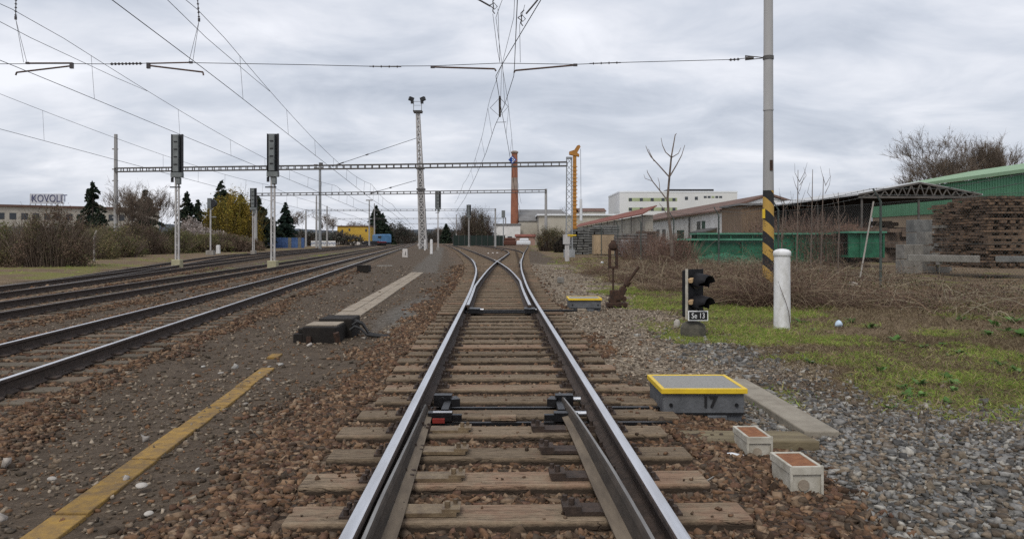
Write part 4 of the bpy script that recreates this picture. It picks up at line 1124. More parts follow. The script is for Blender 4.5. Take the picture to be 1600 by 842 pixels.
# tall middle pole
x, Y = wx(500, 130), 130
t = thing('overhead_line_mast', 'tall grey steel mast rising to the nearest portal beam left of the yellow building', 'mast', (x, Y, -.2))
b = B(); b.tube([(x, Y, -.2), (x, Y, wz(258, Y))], [.28, .20], 8); b.build('pole', MT['galv'], t)
b = B(); b.bb(x-1.0, x+.5, Y-.15, Y+.15, wz(264, Y), wz(262, Y)); b.tube([(x+.15, Y, wz(258, Y)), (x+.15, Y, wz(254.5, Y))], .35, 8); b.bb(x-1.0, x-.4, Y-.2, Y+.2, wz(260, Y), wz(257, Y)); b.build('bracket', MT['galvd'], t)
for px, pt, Yy, lab in ((494.5, 306, 160, 'thin pale pole close left of the tall steel mast'), (511, 322, 190, 'thin pale pole close right of the tall steel mast'), (577, 312, 210, 'thin pole with a cross arm left of the dark conifer'), (585, 318, 240, 'thin pole in front of the dark conifer'), (737, 330, 260, 'thin pale pole, left of two before the bushy tree'), (741.5, 327, 250, 'thin pale pole, right of two before the bushy tree'), (713, 335, 300, 'thin dark pole left of the bushy tree')):
    x = wx(px, Yy); b = B(); b.tube([(x, Yy, -.2), (x, Yy, wz(pt, Yy))], [.25, .16], 6)
    if 'arm' in lab: b.bb(x-.9, x+.9, Yy-.1, Yy+.1, wz(pt+2, Yy), wz(pt, Yy))
    tag(b.build('line_pole', MT['pole_conc']), lab, 'pole', 'distant line poles')

# floodlight tower
Y = 140; xb, xt = wx(661.5, Y), wx(653, Y)
t = thing('floodlight_tower', 'tall tapering floodlight tower with lamps on a small platform', 'tower', (xb, Y, -.2))
b = B(); zt = wz(176, Y)
nseg = 17
def tw(zf): return 1.32*(1-zf)+.54*zf
for i in range(nseg):
    f0, f1 = i/nseg, (i+1)/nseg
    z0, z1 = -.2+(zt+.2)*f0, -.2+(zt+.2)*f1
    x0, x1 = xb+(xt-xb)*f0, xb+(xt-xb)*f1
    w0, w1 = tw(f0)/2, tw(f1)/2
    for sx_ in (-1, 1):
        for sy_ in (-1, 1): b.bar((x0+sx_*w0, Y+sy_*w0, z0), (x1+sx_*w1, Y+sy_*w1, z1), .20)
    b.bar((x0-w0, Y-w0, z0), (x1+w1, Y-w1, z1), .13); b.bar((x0+w0, Y-w0, z0), (x1-w1, Y-w1, z1), .13)
    b.bar((x0-w0, Y+w0, z0), (x1+w1, Y+w1, z1), .13); b.bar((x0-w0, Y-w0, z1), (x1+w1, Y-w1, z1), .12)
b.build('lattice_shaft', MT['mastpaint'], t)
b = B()
for i in range(nseg):     # closed lower legs of the shaft read as a solid grey column
    f0, f1 = i/nseg, (i+1)/nseg
    z0, z1 = -.2+(zt+.2)*f0, -.2+(zt+.2)*f1
    x0, x1 = xb+(xt-xb)*f0, xb+(xt-xb)*f1
    b.bar((x0, Y, z0), (x1, Y, z1), tw(f0)*(.62 if f0 < .56 else .25))
b.build('inner_column', MT['pole_conc'], t)
b = B(); b.box((xt, Y, zt+.1), (1.5, 1.5, .35), 0, taper=1.1)
for pz in (wz(263, Y), wz(296, Y)): b.box((xb+(xt-xb)*(pz/zt), Y, pz), (1.5, 1.5, .3))
b.build('platform', MT['galvd'], t)
b = B()
for sx_ in (-.72, .72): b.tube([(xt+sx_, Y-.5, zt+.2), (xt+sx_, Y-.5, zt+2.0)], .06, 6)
b.bar((xt-.9, Y-.5, zt+1.9), (xt+.9, Y-.5, zt+1.9), .09); b.bar((xt-.72, Y-.5, zt+1.2), (xt+.72, Y-.5, zt+1.2), .06); b.build('railing', MT['galv'], t)
for sx_, rz in ((-1.15, .5), (.95, -.4)):
    b = B(); b.box((xt+sx_, Y-.5, zt+2.35), (.85, .6, .65), rz, tilt=.3*(1 if sx_ < 0 else -1)); b.box((xt+sx_*.85, Y-.5, zt+1.75), (.5, .4, .45)); b.build('floodlight', MT['darkmetal'], t)

# striped foreground pole
Y = 19.6; x = wx(1200.5, Y)
t = thing('catenary_pole', 'grey tubular overhead line pole with black and yellow striped foot', 'pole', (x, Y, -.2))
zs = wz(298, Y); zj = wz(173, Y)
b = B(); b.lathe((x, Y, 0), [(.148, -.3), (.135, zs)], 20); b.build('striped_foot', MT['stripes'], t)
b = B(); b.lathe((x, Y, 0), [(.1345, zs+.002), (.116, zj)], 20); b.build('lower_tube', MT['pole_conc'], t)
b = B(); b.lathe((x, Y, 0), [(.128, zj-.005), (.128, zj+.03), (.122, zj+.04), (.108, 9.6)], 20); b.build('upper_tube', MT['pole_conc'], t)
b = B(); b.box((x+.03, Y-.13, wz(259, Y)), (.07, .04, .26)); b.build('tag', MT['rust'], t)
b = B(); b.box((x-.14, Y-.06, wz(334, Y)), (.06, .06, .24)); b.build('cable_clip', MT['yellow'], t)
b = B(); zc = wz(90.5, Y); b.lathe((x, Y, zc-.05), [(.135, 0), (.135, .09)], 16)
b.tube([(x-.12, Y, zc), (x-.58, Y, zc+.05)], .012, 6); b.tube([(x-.12, Y, zc-.01), (x-.58, Y, zc-.06)], .012, 6); b.tube([(x-.58, Y, zc+.06), (x-.58, Y, zc-.07)], .014, 6); b.tube([(x-.58, Y, zc-.01), (x-.38, Y, zc-.01)], .04, 8)
b.build('span_bracket', MT['galvd'], t)

# ------------------------------------------------------------------ overhead wires
YS = 18.9
def span_pts(pxs): return [P(px, py, YS) for px, py in pxs]
t = thing('span_wire', 'thin cross span wire stretched over all tracks with insulators', 'wire', (0, YS, 5.7), 'overhead wires')
b = B(); b.tube(span_pts([(-120, 100), (0, 100.3), (110, 100), (175, 100.5), (240, 99), (300, 98.5), (470, 101.5), (577, 104), (675, 103.5), (780, 99.2), (900, 101), (975, 98), (1145, 93.5), (1164, 91.5)]), .0085, 5); b.build('wire', MT['wire'], t)
def insulator(pts, r, n, parent):
    a, c = Vector(pts[0]), Vector(pts[1]); bq = B()
    bq.tube([a, c], r*.45, 6)
    for i in range(n):
        p = a.lerp(c, (i+.5)/n); d = (c-a).normalized()
        bq.tube([p-d*r*.35, p+d*r*.35], r, 8)
    return bq.build('insulator', MT['insul'], parent)
insulator((P(172, 100.4, YS), P(222, 99.6, YS)), .035, 9, t)
insulator((P(577, 104, YS), P(627, 104.6, YS)), .030, 4, t)
insulator((P(921, 99.8, YS), P(970, 98.2, YS)), .030, 4, t)
insulator((P(1139, 94, YS), P(1156, 92.8, YS)), .035, 3, t)
def steady(name_pts, label, two):
    tt = thing('steady_arm', label, 'steady arm', name_pts[0][0], 'steady arms of the overhead line')
    b = B()
    for p0, p1, r_ in name_pts[1]: b.tube([p0, p1], r_, 8)
    b.build('arm_tube', MT['arm'], tt)
    b = B()
    for q in name_pts[2]: b.box(q[0], q[1])
    b.build('clamp', MT['insul'], tt)
    return tt
q = lambda px, py: P(px, py, YS)
steady([[q(112, 101)], [(q(43, 99), q(113, 98.8), .018), (q(110, 103.5), q(26, 113.5), .021), (q(26, 113.5), q(24.5, 118), .02)], [(q(112, 103), (.08, .06, .14)), (q(43, 99), (.08, .05, .05))]], 'brown steady arm at upper left edge of the photo, pointing left', 1)
steady([[q(231, 101)], [(q(232, 99.5), q(297, 98), .018), (q(234, 103), q(317, 113), .021), (q(317, 113), q(318, 118), .02)], [(q(232, 103), (.08, .06, .14)), (q(298, 98), (.08, .05, .05))]], 'brown steady arm at upper left, pointing right', 1)
steady([[q(676, 105.5)], [(q(675, 105), q(773, 108), .022), (q(773, 108), q(775, 111.5), .02)], [(q(676, 105), (.10, .05, .06))]], 'dark steady arm over the main track, coming from the left', 1)
steady([[q(900, 102)], [(q(900, 102), q(805, 110.5), .022), (q(805, 110.5), q(803, 114), .02)], [(q(899, 102), (.10, .05, .06))]], 'dark steady arm over the main track, coming from the right', 1)

def hanger(px0, py0, px1, py1, legs, lab):
    tt = thing('suspension_hanger', lab, 'hanger', P(px1, py1, YS), 'suspension hangers of the overhead line')
    insulator((P(px0, py0, YS), P(px1, py1-3, YS)), .028, 6, tt)
    b = B(); b.tube([P(px1, py1-4, YS), P(px1, py1+1, YS)], .03, 8)
    b.tube([P(px0, py0, YS), (wx(px0, YS), YS, 8.6)], .012, 5); b.build('clamp', MT['insul'], tt)
    b = B()
    for lx, ly in legs: b.tube([P(px1, py1, YS), P(lx, ly, YS)], .006, 4)
    b.build('hanger_wire', MT['wire_thin'], tt)
hanger(25, -8, 24.5, 30, [(42, 98), (37, 98)], 'suspension insulator with V shaped wires at the upper left corner')
hanger(308, -10, 311, 33, [(295, 98), (301, 98)], 'suspension insulator with V shaped wires over the nearest left track')
# hooks over the main track
def hook(pts_bar, c, legs, lab):
    tt = thing('hook_insulator', lab, 'insulator', P(*c, YS), 'hooked insulators over the main track')
    b = B(); b.tube([P(px, py, YS) for px, py in pts_bar], .022, 6); b.build('rod', MT['insul'], tt)
    cx_, cy_ = c
    b = B(); b.tube([P(cx_+4, cy_-14, YS), P(cx_-1, cy_-9, YS), P(cx_, cy_, YS), P(cx_-1, cy_+7, YS), P(cx_+2, cy_+11, YS)], .014, 6)
    b.tube([P(cx_-6, cy_-2, YS), P(cx_+1, cy_-6, YS), P(cx_+6, cy_, YS), P(cx_+2, cy_+4, YS), P(cx_-6, cy_-2, YS)], .012, 6); b.build('hook', MT['insul'], tt)
    b = B()
    for a_, b_ in legs: b.tube([P(*a_, YS), P(*b_, YS)], .006, 4)
    b.build('hanger_wire', MT['wire_thin'], tt)
hook([(735, -6), (748, 0), (766, 10)], (771, 11), [((770, 22), (777, 77)), ((777, 77), (781, 98)), ((778, 14), (781, 98))], 'dark hooked insulator at the top centre, left of the crossing wires')
hook([(846, -8), (838, 3), (822, 22)], (815, 30), [((812, 40), (813, 98)), ((820, 8), (812, 40))], 'dark hooked insulator at the top centre, right of the crossing wires')

def line(fc, ysup, label, zc=5.55, zm=6.95, sag=.75, y0=8., yend=None, sup_off=None, stitch=True, rw=.0085, zz=.15):
    """one catenary: contact wire, messenger sagging between supports, droppers"""
    tt = thing('catenary_line', label, 'overhead line', (fc(ysup[1]), ysup[1], zc), 'overhead wires')
    yy = [Y for Y in ys(y0, yend or ysup[-1], 2.5)]
    stg = {Y: (zz if i % 2 else -zz) for i, Y in enumerate(ysup)}
    def stag(Y):
        for a, b_ in zip(ysup[:-1], ysup[1:]):
            if a <= Y <= b_: return stg[a]+(stg[b_]-stg[a])*(Y-a)/(b_-a)
        return 0
    def mz(Y):
        for a, b_ in zip(ysup[:-1], ysup[1:]):
            if a <= Y <= b_:
                u = (Y-a)/(b_-a); return zm-4*(sag if a < 60 else sag*.45)*u*(1-u)
        return zm
    def rad(Y): return rw*(1+max(0, Y-25)/55)
    b = B(); b.tube([(fc(Y)+stag(Y), Y, zc) for Y in yy], [rad(Y) for Y in yy], 5); b.build('contact_wire', MT['wire'], tt)
    b = B(); b.tube([(fc(Y)+stag(Y)*.3, Y, mz(Y)) for Y in yy], [rad(Y)*.85 for Y in yy], 5); b.build('messenger_wire', MT['wire'], tt)
    for a, b_ in zip(ysup[:-1], ysup[1:]):
        Y = a+3.2 if stitch else a+4
        while Y < min(b_, 100):
            if Y > y0:
                d = B(); d.tube([(fc(Y)+stag(Y)*.3, Y, mz(Y)), (fc(Y)+stag(Y), Y, zc)], .0055*(1+max(0, Y-25)/60), 4); d.build('dropper', MT['wire_thin'], tt)
            Y += 7.4
    if stitch:
        for Ys in ysup[1:2]:
            d = B(); pts = [(fc(Ys-7.5)+.02, Ys-7.5, mz(Ys-7.5)), (fc(Ys-5)+.03, Ys-5, mz(Ys)-.42), (fc(Ys)+.0, Ys, mz(Ys)-.48), (fc(Ys+5)+.03, Ys+5, mz(Ys)-.42), (fc(Ys+7.5)+.02, Ys+7.5, mz(Ys+7.5))]
            d.tube(pts, .007, 5); d.build('stitch_wire', MT['wire'], tt)
    return tt
line(lambda Y: tr1(Y)-.25, [-36, YS, 75, 117, 180, 255, 340], 'overhead line above the nearest left track, with contact wire, messenger and droppers')
line(lambda Y: tr2(Y)-.45, [-36, YS, 77, 118, 180, 255, 340], 'overhead line above the second left track, crossing behind the left tall signal')
line(lambda Y: -15.45-.12*Y, [-20, 20, 78, 119, 180, 255, 340], 'overhead line above the outer left tracks, lowest wires at the left edge', zm=7.1, sag=.5, stitch=False)
lin = lambda tab: (lambda y: float(np.interp(y, [a for a, _ in tab], [b for _, b in tab])))
cw_c = lin([(8, .75), (12.96, .49), (18.9, -.40), (23.8, -.335), (26.9, -.27), (36, -.12), (60, .2), (75, .5), (114, 1.3)])
cw_d = lin([(8, .12), (12.96, .09), (18.9, .05), (23, -.22), (27.3, -.61), (36, -1.23), (50, -2.4), (75, -4.6), (114, -8.4)])
for nm, f, lab, zz_ in (('c', cw_c, 'overhead line over the main track that crosses to the right branch', 113), ('d', cw_d, 'overhead line over the main track that crosses to the left branch', 113)):
    tt = thing('catenary_line', lab, 'overhead line', (f(YS), YS, 5.55), 'overhead wires')
    yy = ys(8, zz_, 1.0)
    b = B(); b.tube([(f(Y), Y, 5.55) for Y in yy], [.0085*(1+max(0, Y-22)/60) for Y in yy], 5); b.build('contact_wire', MT['wire'], tt)
    def mzz(Y): u = (Y-YS)/56. if Y < YS+56 else (Y-YS-56)/42.; return 7.0-4*(.7 if Y < YS+56 else .35)*max(u, 0)*(1-max(u, 0)) if Y > YS else 7.0+(Y-YS)*-.03
    g = (lambda Y: f(Y)+(.10 if nm == 'c' else -.16)*min(1, max(0, (Y-19)/10)))
    b = B(); b.tube([(g(Y), Y, mzz(Y)) for Y in yy], [.0062*(1+max(0, Y-22)/60) for Y in yy], 5); b.build('messenger_wire', MT['wire_thin'], tt)
    for Y in (23, 29.5, 37, 45, 53):
        d = B(); d.tube([(g(Y), Y, mzz(Y)), (f(Y), Y, 5.55)], .006, 4); d.build('dropper', MT['wire_thin'], tt)
# section insulator
tt = thing('section_insulator', 'dark rod with thin diamond shaped runners hung in the crossing wires', 'insulator', P(781, 167, 23.5), None)
b = B(); b.tube([(wx(781, 21.9), 21.9, wz(152, 21.9)), (wx(781, 25.0), 25.0, wz(182, 25.0))], .035, 8); b.build('rod', MT['insul'], tt)
b = B(); pts = [(wx(781, 21.9), 21.9, wz(153, 21.9)), (wx(766, 23.4), 23.4, wz(169, 23.4)), (wx(781, 25.0), 25.0, wz(182, 25.0)), (wx(794, 23.4), 23.4, wz(167, 23.4)), (wx(781, 21.9), 21.9, wz(153, 21.9))]
b.tube(pts, .007, 5); b.build('runner', MT['wire_thin'], tt)
b = B(); b.tube([P(775, 191.5, 26.5), P(791, 191, 26.5)], .010, 5); tag(b.build('wire_spacer', MT['wire_thin']), 'thin crossbar tying the two crossing contact wires together', 'spacer')
# stay wires from the floodlight tower
for (p0, p1, lab) in ((P(651, 216, 139), P(519, 260, 129), 'stay wire with a thick dark end running from the floodlight tower to the middle mast'), (P(650, 282, 139), P(580, 302, 118), 'lower stay wire running left from the floodlight tower to the second portal')):
    tt = thing('stay_wire', lab, 'wire', p1); a, c = Vector(p0), Vector(p1)
    b = B(); b.tube([a, c], .045, 5); b.build('wire', MT['wire'], tt)
    b = B(); b.tube([c, c.lerp(a, .13)], .11, 6); b.build('insulator', MT['insul'], tt); b = B(); b.tube([c.lerp(a, .38), c.lerp(a, .41)], .12, 6); b.build('insulator', MT['insul'], tt)

# blue diamond sign on the first portal beam
Y = 72.7; x, z = wx(800.5, Y), wz(250.5, Y); s = .385
t = thing('diamond_sign', 'blue diamond sign with white chevron mark on the nearest portal beam', 'sign', (x, Y, z))
D = s*1.0
b = B(); b.prism([(x-D, Y-.35, z), (x, Y-.35, z-D), (x+D, Y-.35, z), (x, Y-.35, z+D)], (0, .03, 0)); b.build('plate', MT['bluesign'], t)
b = B()
def rot45(u, v): return (x+(u-v)*.7071, Y-.36, z+(u+v)*.7071)
for (u0, v0, u1, v1) in ((.12, -.19, .19, .20), (-.20, -.19, .119, -.12), (-.02, -.08, .07, .01)):
    b.prism([rot45(u0, v0), rot45(u1, v0), rot45(u1, v1), rot45(u0, v1)], (0, .008, 0))
b.build('white_mark', MT['signwhite'], t)
b = B(); b.bar((x, Y-.31, z-D-.25), (x, Y-.31, z+.1), .05); b.build('bracket', MT['galvd'], t)

# ------------------------------------------------------------------ vegetation makers
def leaves_np(P0, size, rng, colr, up=.3):
    """one small bent quad per point"""
    n = len(P0)
    a = rng.normal(size=(n, 3)); a /= np.linalg.norm(a, axis=1)[:, None]
    c = rng.normal(size=(n, 3)); c[:, 2] += up; c -= (c*a).sum(1)[:, None]*a; c /= np.linalg.norm(c, axis=1)[:, None]
    a = a*size[:, None]; c = c*size[:, None]*.6
    V = np.stack([P0-a, P0-c*.7, P0+a, P0+c], 1).reshape(-1, 3)
    F_ = np.arange(4*n).reshape(-1, 4)
    return V, F_, np.repeat(colr, 4, 0)
def pick(pal, n, rng, j=.25): return np.array(pal)[rng.integers(0, len(pal), n)]*rng.uniform(1-j, 1+j, (n, 1))

def ribbons(starts, dirs, lengths, widths, rng, bend, colr, nseg=4, droop=None):
    """thin bent strips: stems, blades of grass, brambles"""
    n = len(starts)
    d = dirs/np.linalg.norm(dirs, axis=1)[:, None]
    side = np.cross(d, rng.normal(size=(n, 3))); side /= np.linalg.norm(side, axis=1)[:, None]
    bv = rng.normal(size=(n, 3))*np.array([1, 1, .25])*bend
    rows = []
    for i in range(nseg+1):
        u = i/nseg
        p = starts + d*lengths[:, None]*u + bv*lengths[:, None]*(u*u)
        if droop is not None: p[:, 2] -= droop*lengths*u*u
        w = widths*(1-.75*u)
        rows.append(p-side*w[:, None]); rows.append(p+side*w[:, None])
    V = np.stack(rows, 1)
    k = 2*(nseg+1); base = (np.arange(n)*k)[:, None]
    F_ = np.concatenate([base+np.array([[2*i, 2*i+1, 2*i+3, 2*i+2]]) for i in range(nseg)], 1).reshape(-1, 4)
    return V.reshape(-1, 3), F_, np.repeat(colr, k, 0)

def grow(rng_, p, d, L, r, depth, segs, spread, up=.12, ratio=.72, kids=(2, 3), twig_r=.012):
    """recursive bare branching; appends (points, radii, level)"""
    pts = [Vector(p)]; rad = [r]; dd = Vector(d).normalized()
    n = 4 if depth > 2 else 3
    r1 = max(r*.62, twig_r*.6)
    for i in range(n):
        dd = (dd + Vector((rng_.uniform(-1, 1), rng_.uniform(-1, 1), rng_.uniform(-.6, 1)))*.13 + Vector((0, 0, up*.4))).normalized()
        pts.append(pts[-1]+dd*L/n); rad.append(r+(r1-r)*(i+1)/n)
    segs.append((pts, rad, depth))
    if depth <= 0: return
    nk = rng_.randint(*kids)
    for k in range(nk):
        ang = rng_.uniform(0, 2*math.pi)
        ax = Vector((math.cos(ang), math.sin(ang), 0)); ax = (ax-dd*ax.dot(dd)).normalized()
        nd = (dd*math.cos(spread*(.6+.6*rng_.random())) + ax*math.sin(spread*(.6+.6*rng_.random())) + Vector((0, 0, up))).normalized()
        j = len(pts)-1 if k == 0 else rng_.randint(max(1, len(pts)-3), len(pts)-1)
        grow(rng_, pts[j], nd, L*ratio*rng_.uniform(.8, 1.15), max(rad[j]*.72, twig_r*.6), depth-1, segs, spread, up, ratio, kids, twig_r)

def bare_tree(name, label, x, y, z, h, depth, seed, spread=.5, kids=(2, 3), trunk_r=.2, m='twig', mb='bark', group=None, lean=(0, 0), L0=.3, twig_r=.02, up=.12, leafpal=None, nleaf=0, leafsize=.12, cat='tree', width=None, fuzz=0, fuzz_l=.6, fuzz_w=.012, ratio=.82):
    t = thing(name, label, cat, (x, y, z), group)
    rg = random.Random(seed); segs = []
    grow(rg, (0, 0, 0), (lean[0], lean[1], 1), h*L0, trunk_r, depth, segs, spread, up, ratio, kids, twig_r)
    top = max(p.z for s in segs for p in s[0]); k = h/top
    kx = k
    if width:
        xs_ = [p.x for s in segs for p in s[0]]; kx = width/(max(xs_)-min(xs_))
    mid_ = (max(xs_)+min(xs_))/2*kx if width else 0
    for s in segs:
        for i, p in enumerate(s[0]): s[0][i] = Vector((p.x*kx+x-mid_*min(1, p.z/(.55*top)), p.y*kx+y, p.z*k+z))
    bt, bc = B(), B()
    for pts, rad, dep in segs:
        tgt = bt if dep >= depth-1 else bc
        tgt.tube(pts, rad, 6 if dep >= depth-1 else (4 if dep > 1 else 3), cap=False)
    bt.build('trunk', MT[mb], t, fix=False); cr_o = bc.build('crown', MT[m], t, fix=False)
    if fuzz:      # the finest twigs, as thin bent strips growing on from the last branches
        rr = np.random.default_rng(seed+500); ss_ = [s for s in segs if s[2] <= 3]
        pa = np.array([tuple(s[0][-2]) for s in ss_]); pb = np.array([tuple(s[0][-1]) for s in ss_])
        idx = rr.integers(0, len(pa), fuzz); u = rr.random((fuzz, 1)); st_ = pa[idx]*(1-u)+pb[idx]*u
        dr = (pb-pa)[idx]; dr /= np.linalg.norm(dr, axis=1)[:, None]; dr = dr+rr.normal(size=(fuzz, 3))*.55+np.array([0, 0, .15])
        V_1, F_1, C_1 = ribbons(st_, dr, rr.uniform(.4, 1.2, fuzz)*fuzz_l, np.full(fuzz, fuzz_w), rr, .25, pick([(.19, .15, .12), (.14, .11, .085), (.23, .185, .145)], fuzz, rr), 2)
        np_mesh('twigs', V_1, F_1, MT['leaf'], t, {'Col': C_1})
    if nleaf:
        rr = np.random.default_rng(seed); ends = np.array([tuple(p) for pts, _, dep in segs if dep <= 1 for p in pts])
        Pn = ends[rr.integers(0, len(ends), nleaf)]+rr.normal(size=(nleaf, 3))*h*.025
        V_1, F_1, C_1 = leaves_np(Pn, rr.uniform(.5, 1.2, nleaf)*leafsize, rr, pick(leafpal, nleaf, rr))
        np_mesh('blossoms' if 'blossom' in label else 'leaves', V_1, F_1, MT['leaf'], t, {'Col': C_1})
    return t

def conifer(name, label, x, y, z, h, w, seed, pal, n=5200, leaf=.2, droop=.35, thin=0.0, group='conifers beyond the yard'):
    n = int(n*2.0); w *= 1.22; leaf *= .95
    t = thing(name, label, 'tree', (x, y, z), group); rr = np.random.default_rng(seed)
    b = B(); b.tube([(x, y, z), (x, y, z+h*.5), (x, y, z+h)], [h*.018+.06, h*.012+.03, .02], 7); b.build('trunk', MT['bark'], t)
    nb = int(70+h*6)
    hz = np.sort(rr.random(nb)**.85)*.97+.02
    az = rr.uniform(0, 2*np.pi, nb); ln = w/2*(1-hz)**.82*rr.uniform(.62, 1.12, nb)+.12
    if thin: ln *= np.where(rr.random(nb) < thin, .45, 1)
    u = rr.random(n)**.6; bi = rr.choice(nb, n, p=(ln**1.2)/(ln**1.2).sum())
    rad = u*ln[bi]; az_ = az[bi]+rr.normal(size=n)*.16
    px = x+np.cos(az_)*rad; py = y+np.sin(az_)*rad
    pz = z+hz[bi]*h - droop*rad*u + .12*ln[bi]*np.maximum(u-.7, 0) + rr.normal(size=n)*h*.008 - rr.random(n)*.06*ln[bi]
    Vq, Fq, Cq = leaves_np(np.stack([px, py, pz], 1), rr.uniform(.6, 1.3, n)*leaf, rr, pick(pal, n, rr, .35))
    np_mesh('crown', Vq, Fq, MT['leaf'], t, {'Col': Cq})
    return t

def bush(name, label, x, y, z, rx, ry, h, seed, pal, nstem=500, nleaf=9000, leaf=.07, stem_c=((.10, .075, .06), (.07, .05, .042), (.13, .10, .08)), group=None, cat='bush', sw=.02, hang=0., domed=1.0, base_z=0.0):
    t = thing(name, label, cat, (x, y, z), group); rr = np.random.default_rng(seed)
    n = nstem
    th = rr.uniform(0, 2*np.pi, n); r0 = np.sqrt(rr.random(n))
    st = np.stack([x+np.cos(th)*r0*rx*.75, y+np.sin(th)*r0*ry*.75, np.full(n, z)], 1)
    di = np.stack([np.cos(th)*r0*rx*.55+rr.normal(size=n)*.25*rx*.3, np.sin(th)*r0*ry*.55+rr.normal(size=n)*.25*ry*.3, np.full(n, h)], 1)
    ln = h*(1-.45*domed*r0**2)*rr.uniform(.65, 1.12, n)
    Vq, Fq, Cq = ribbons(st, di, ln, np.full(n, sw), rr, .18, pick(stem_c, n, rr))
    np_mesh('stems', Vq, Fq, MT['leaf'], t, {'Col': Cq})
    # clumps of leaves/twig tips gathered on uneven lobes, most of them towards the outside of the dome
    nc = 110
    ca = rr.uniform(0, 2*np.pi, nc); ph = np.arcsin(rr.random(nc)**.8); rad_ = rr.uniform(.45, 1.0, nc)**.6
    lob = 1+.16*np.sin(ca*3+seed)+.10*np.sin(ca*5+2*seed)
    cc = np.stack([x+np.cos(ca)*np.cos(ph)*rx*rad_*lob, y+np.sin(ca)*np.cos(ph)*ry*rad_*lob, z+base_z*h+h*(1-base_z)*(np.sin(ph)**(1.0 if domed > .6 else .7))*rad_*rr.uniform(.86, 1.06, nc)], 1)
    which = rr.integers(0, nc, nleaf)
    Pn = cc[which]+rr.normal(size=(nleaf, 3))*np.array([rx, ry, h])*.085
    if hang: Pn[:, 2] -= np.abs(rr.normal(size=nleaf))*hang
    Pn[:, 2] = np.maximum(Pn[:, 2], z+.05)
    tone = rr.uniform(.78, 1.22, (nc, 1))[which]; kindc = rr.integers(0, len(pal), nc)[which]
    colr = np.where(rr.random((nleaf, 1)) < .6, np.array(pal)[kindc], np.array(pal)[rr.integers(0, len(pal), nleaf)])*tone*rr.uniform(.75, 1.25, (nleaf, 1))
    Vq, Fq, Cq = leaves_np(Pn, rr.uniform(.5, 1.3, nleaf)*leaf, rr, colr)
    np_mesh('leaves', Vq, Fq, MT['leaf'], t, {'Col': Cq})
    return t

# ------------------------------------------------------------------ left background
BR = [(.150, .105, .075), (.110, .085, .062), (.175, .120, .090), (.125, .115, .060)]
BG = [(.130, .142, .055), (.165, .160, .070), (.155, .115, .075), (.100, .108, .050), (.20, .16, .085)]
DK = [(.024, .040, .027), (.036, .052, .034), (.018, .029, .022), (.045, .052, .032)]
ST = ((.17, .13, .10), (.12, .09, .07), (.21, .165, .13))
bush('bush', 'wide olive thicket bush at the left edge of the photo', wx(4, 47), 47, -.1, 3.6, 3.0, 2.75, 1, BG, 700, 17000, .06, ST, group='bushes of the left thicket', domed=.7)
bush('bush', 'tallest brown thicket bush below the rooftop lettering', wx(82, 46), 46, -.1, 2.35, 2.4, 3.4, 2, BR, 800, 17000, .055, ST, group='bushes of the left thicket', domed=.8)
bush('bush', 'lower brown thicket bush left of the bent concrete post', wx(130, 63), 63, -.1, 3.0, 2.4, 2.55, 3, BG, 600, 12000, .06, ST, group='bushes of the left thicket')
bush('bush', 'brown bush right behind the tall left portal pole', wx(205, 84), 84, -.1, 4.4, 3.0, 3.6, 4, BR, 700, 13000, .085, ST, group='bushes of the left thicket', sw=.028)
bush('bush', 'olive bush left of the tall left signal mast', wx(250, 90), 90, -.1, 4.0, 3.0, 3.2, 5, BG, 650, 13000, .09, ST, group='bushes of the left thicket', sw=.028)
bush('bush', 'brown bush behind the bent concrete post, under the solitary spruce', wx(164, 70), 70, -.1, 3.6, 3.0, 2.9, 55, BG, 650, 13000, .08, ST, group='bushes of the left thicket', sw=.025)
bush('bush', 'low olive hedge bush left of the single lamp signal', wx(298, 98), 98, -.1, 4.2, 3.0, 2.55, 6, BG, 500, 12000, .10, ST, group='hedge along the yard', sw=.03, domed=.5)
bush('bush', 'low brownish hedge bush right of the single lamp signal', wx(350, 102), 102, -.1, 4.2, 3.0, 2.35, 7, BR, 500, 12000, .10, ST, group='hedge along the yard', sw=.03, domed=.5)
bush('bush', 'low brown hedge bush just left of the smaller signal', wx(385, 112), 112, -.1, 2.8, 3.0, 2.0, 8, BR, 400, 9000, .11, ST, group='hedge along the yard', sw=.03)
bare_tree('bare_tree', 'leafless tree between the two spruces behind the tall left pole', wx(215, 92), 92, -.1, 8.4, 6, 31, .48, (2, 3), .14, twig_r=.02, width=6.5, fuzz=1600, fuzz_l=.8, fuzz_w=.016, group='leafless trees')
bare_tree('bare_tree', 'leafless spindly tree right behind the tall left portal pole', wx(192, 80), 80, -.1, 6.9, 6, 32, .42, (2, 3), .10, twig_r=.018, width=4.5, fuzz=1300, fuzz_l=.8, fuzz_w=.016, group='leafless trees')
bare_tree('bare_tree', 'leafless tree leaning right beside the pointed dark spruce', wx(240, 88), 88, -.1, 7.8, 6, 33, .5, (2, 3), .12, lean=(.2, 0), twig_r=.018, width=5.5, fuzz=1400, fuzz_l=.8, fuzz_w=.016, group='leafless trees')
conifer('spruce_tree', 'solitary pointed spruce in front of the long factory', wx(145, 110), 110, 0, 9.9, 6.4, 41, DK, 5200, .22, .45, .35)
conifer('spruce_tree', 'dark pointed spruce behind leafless trees right of the left portal pole', wx(226, 104), 104, 0, 8.4, 6.6, 42, DK, 4600, .22, .4, .2)
conifer('spruce_tree', 'pair topped dark conifer behind the white blossom tree', wx(292, 150), 150, 0, 11.0, 6.5, 43, DK, 4200, .3, .4, .3)
conifer('spruce_tree', 'shorter dark conifer just left of the yellow willow', wx(309, 150), 150, 0, 9.4, 6.5, 44, DK, 3800, .3, .4, .3)
conifer('spruce_tree', 'dark conifer whose tip rises above the yellow willow', wx(346, 165), 165, 0, 14.3, 10.0, 45, DK, 5200, .34, .4)
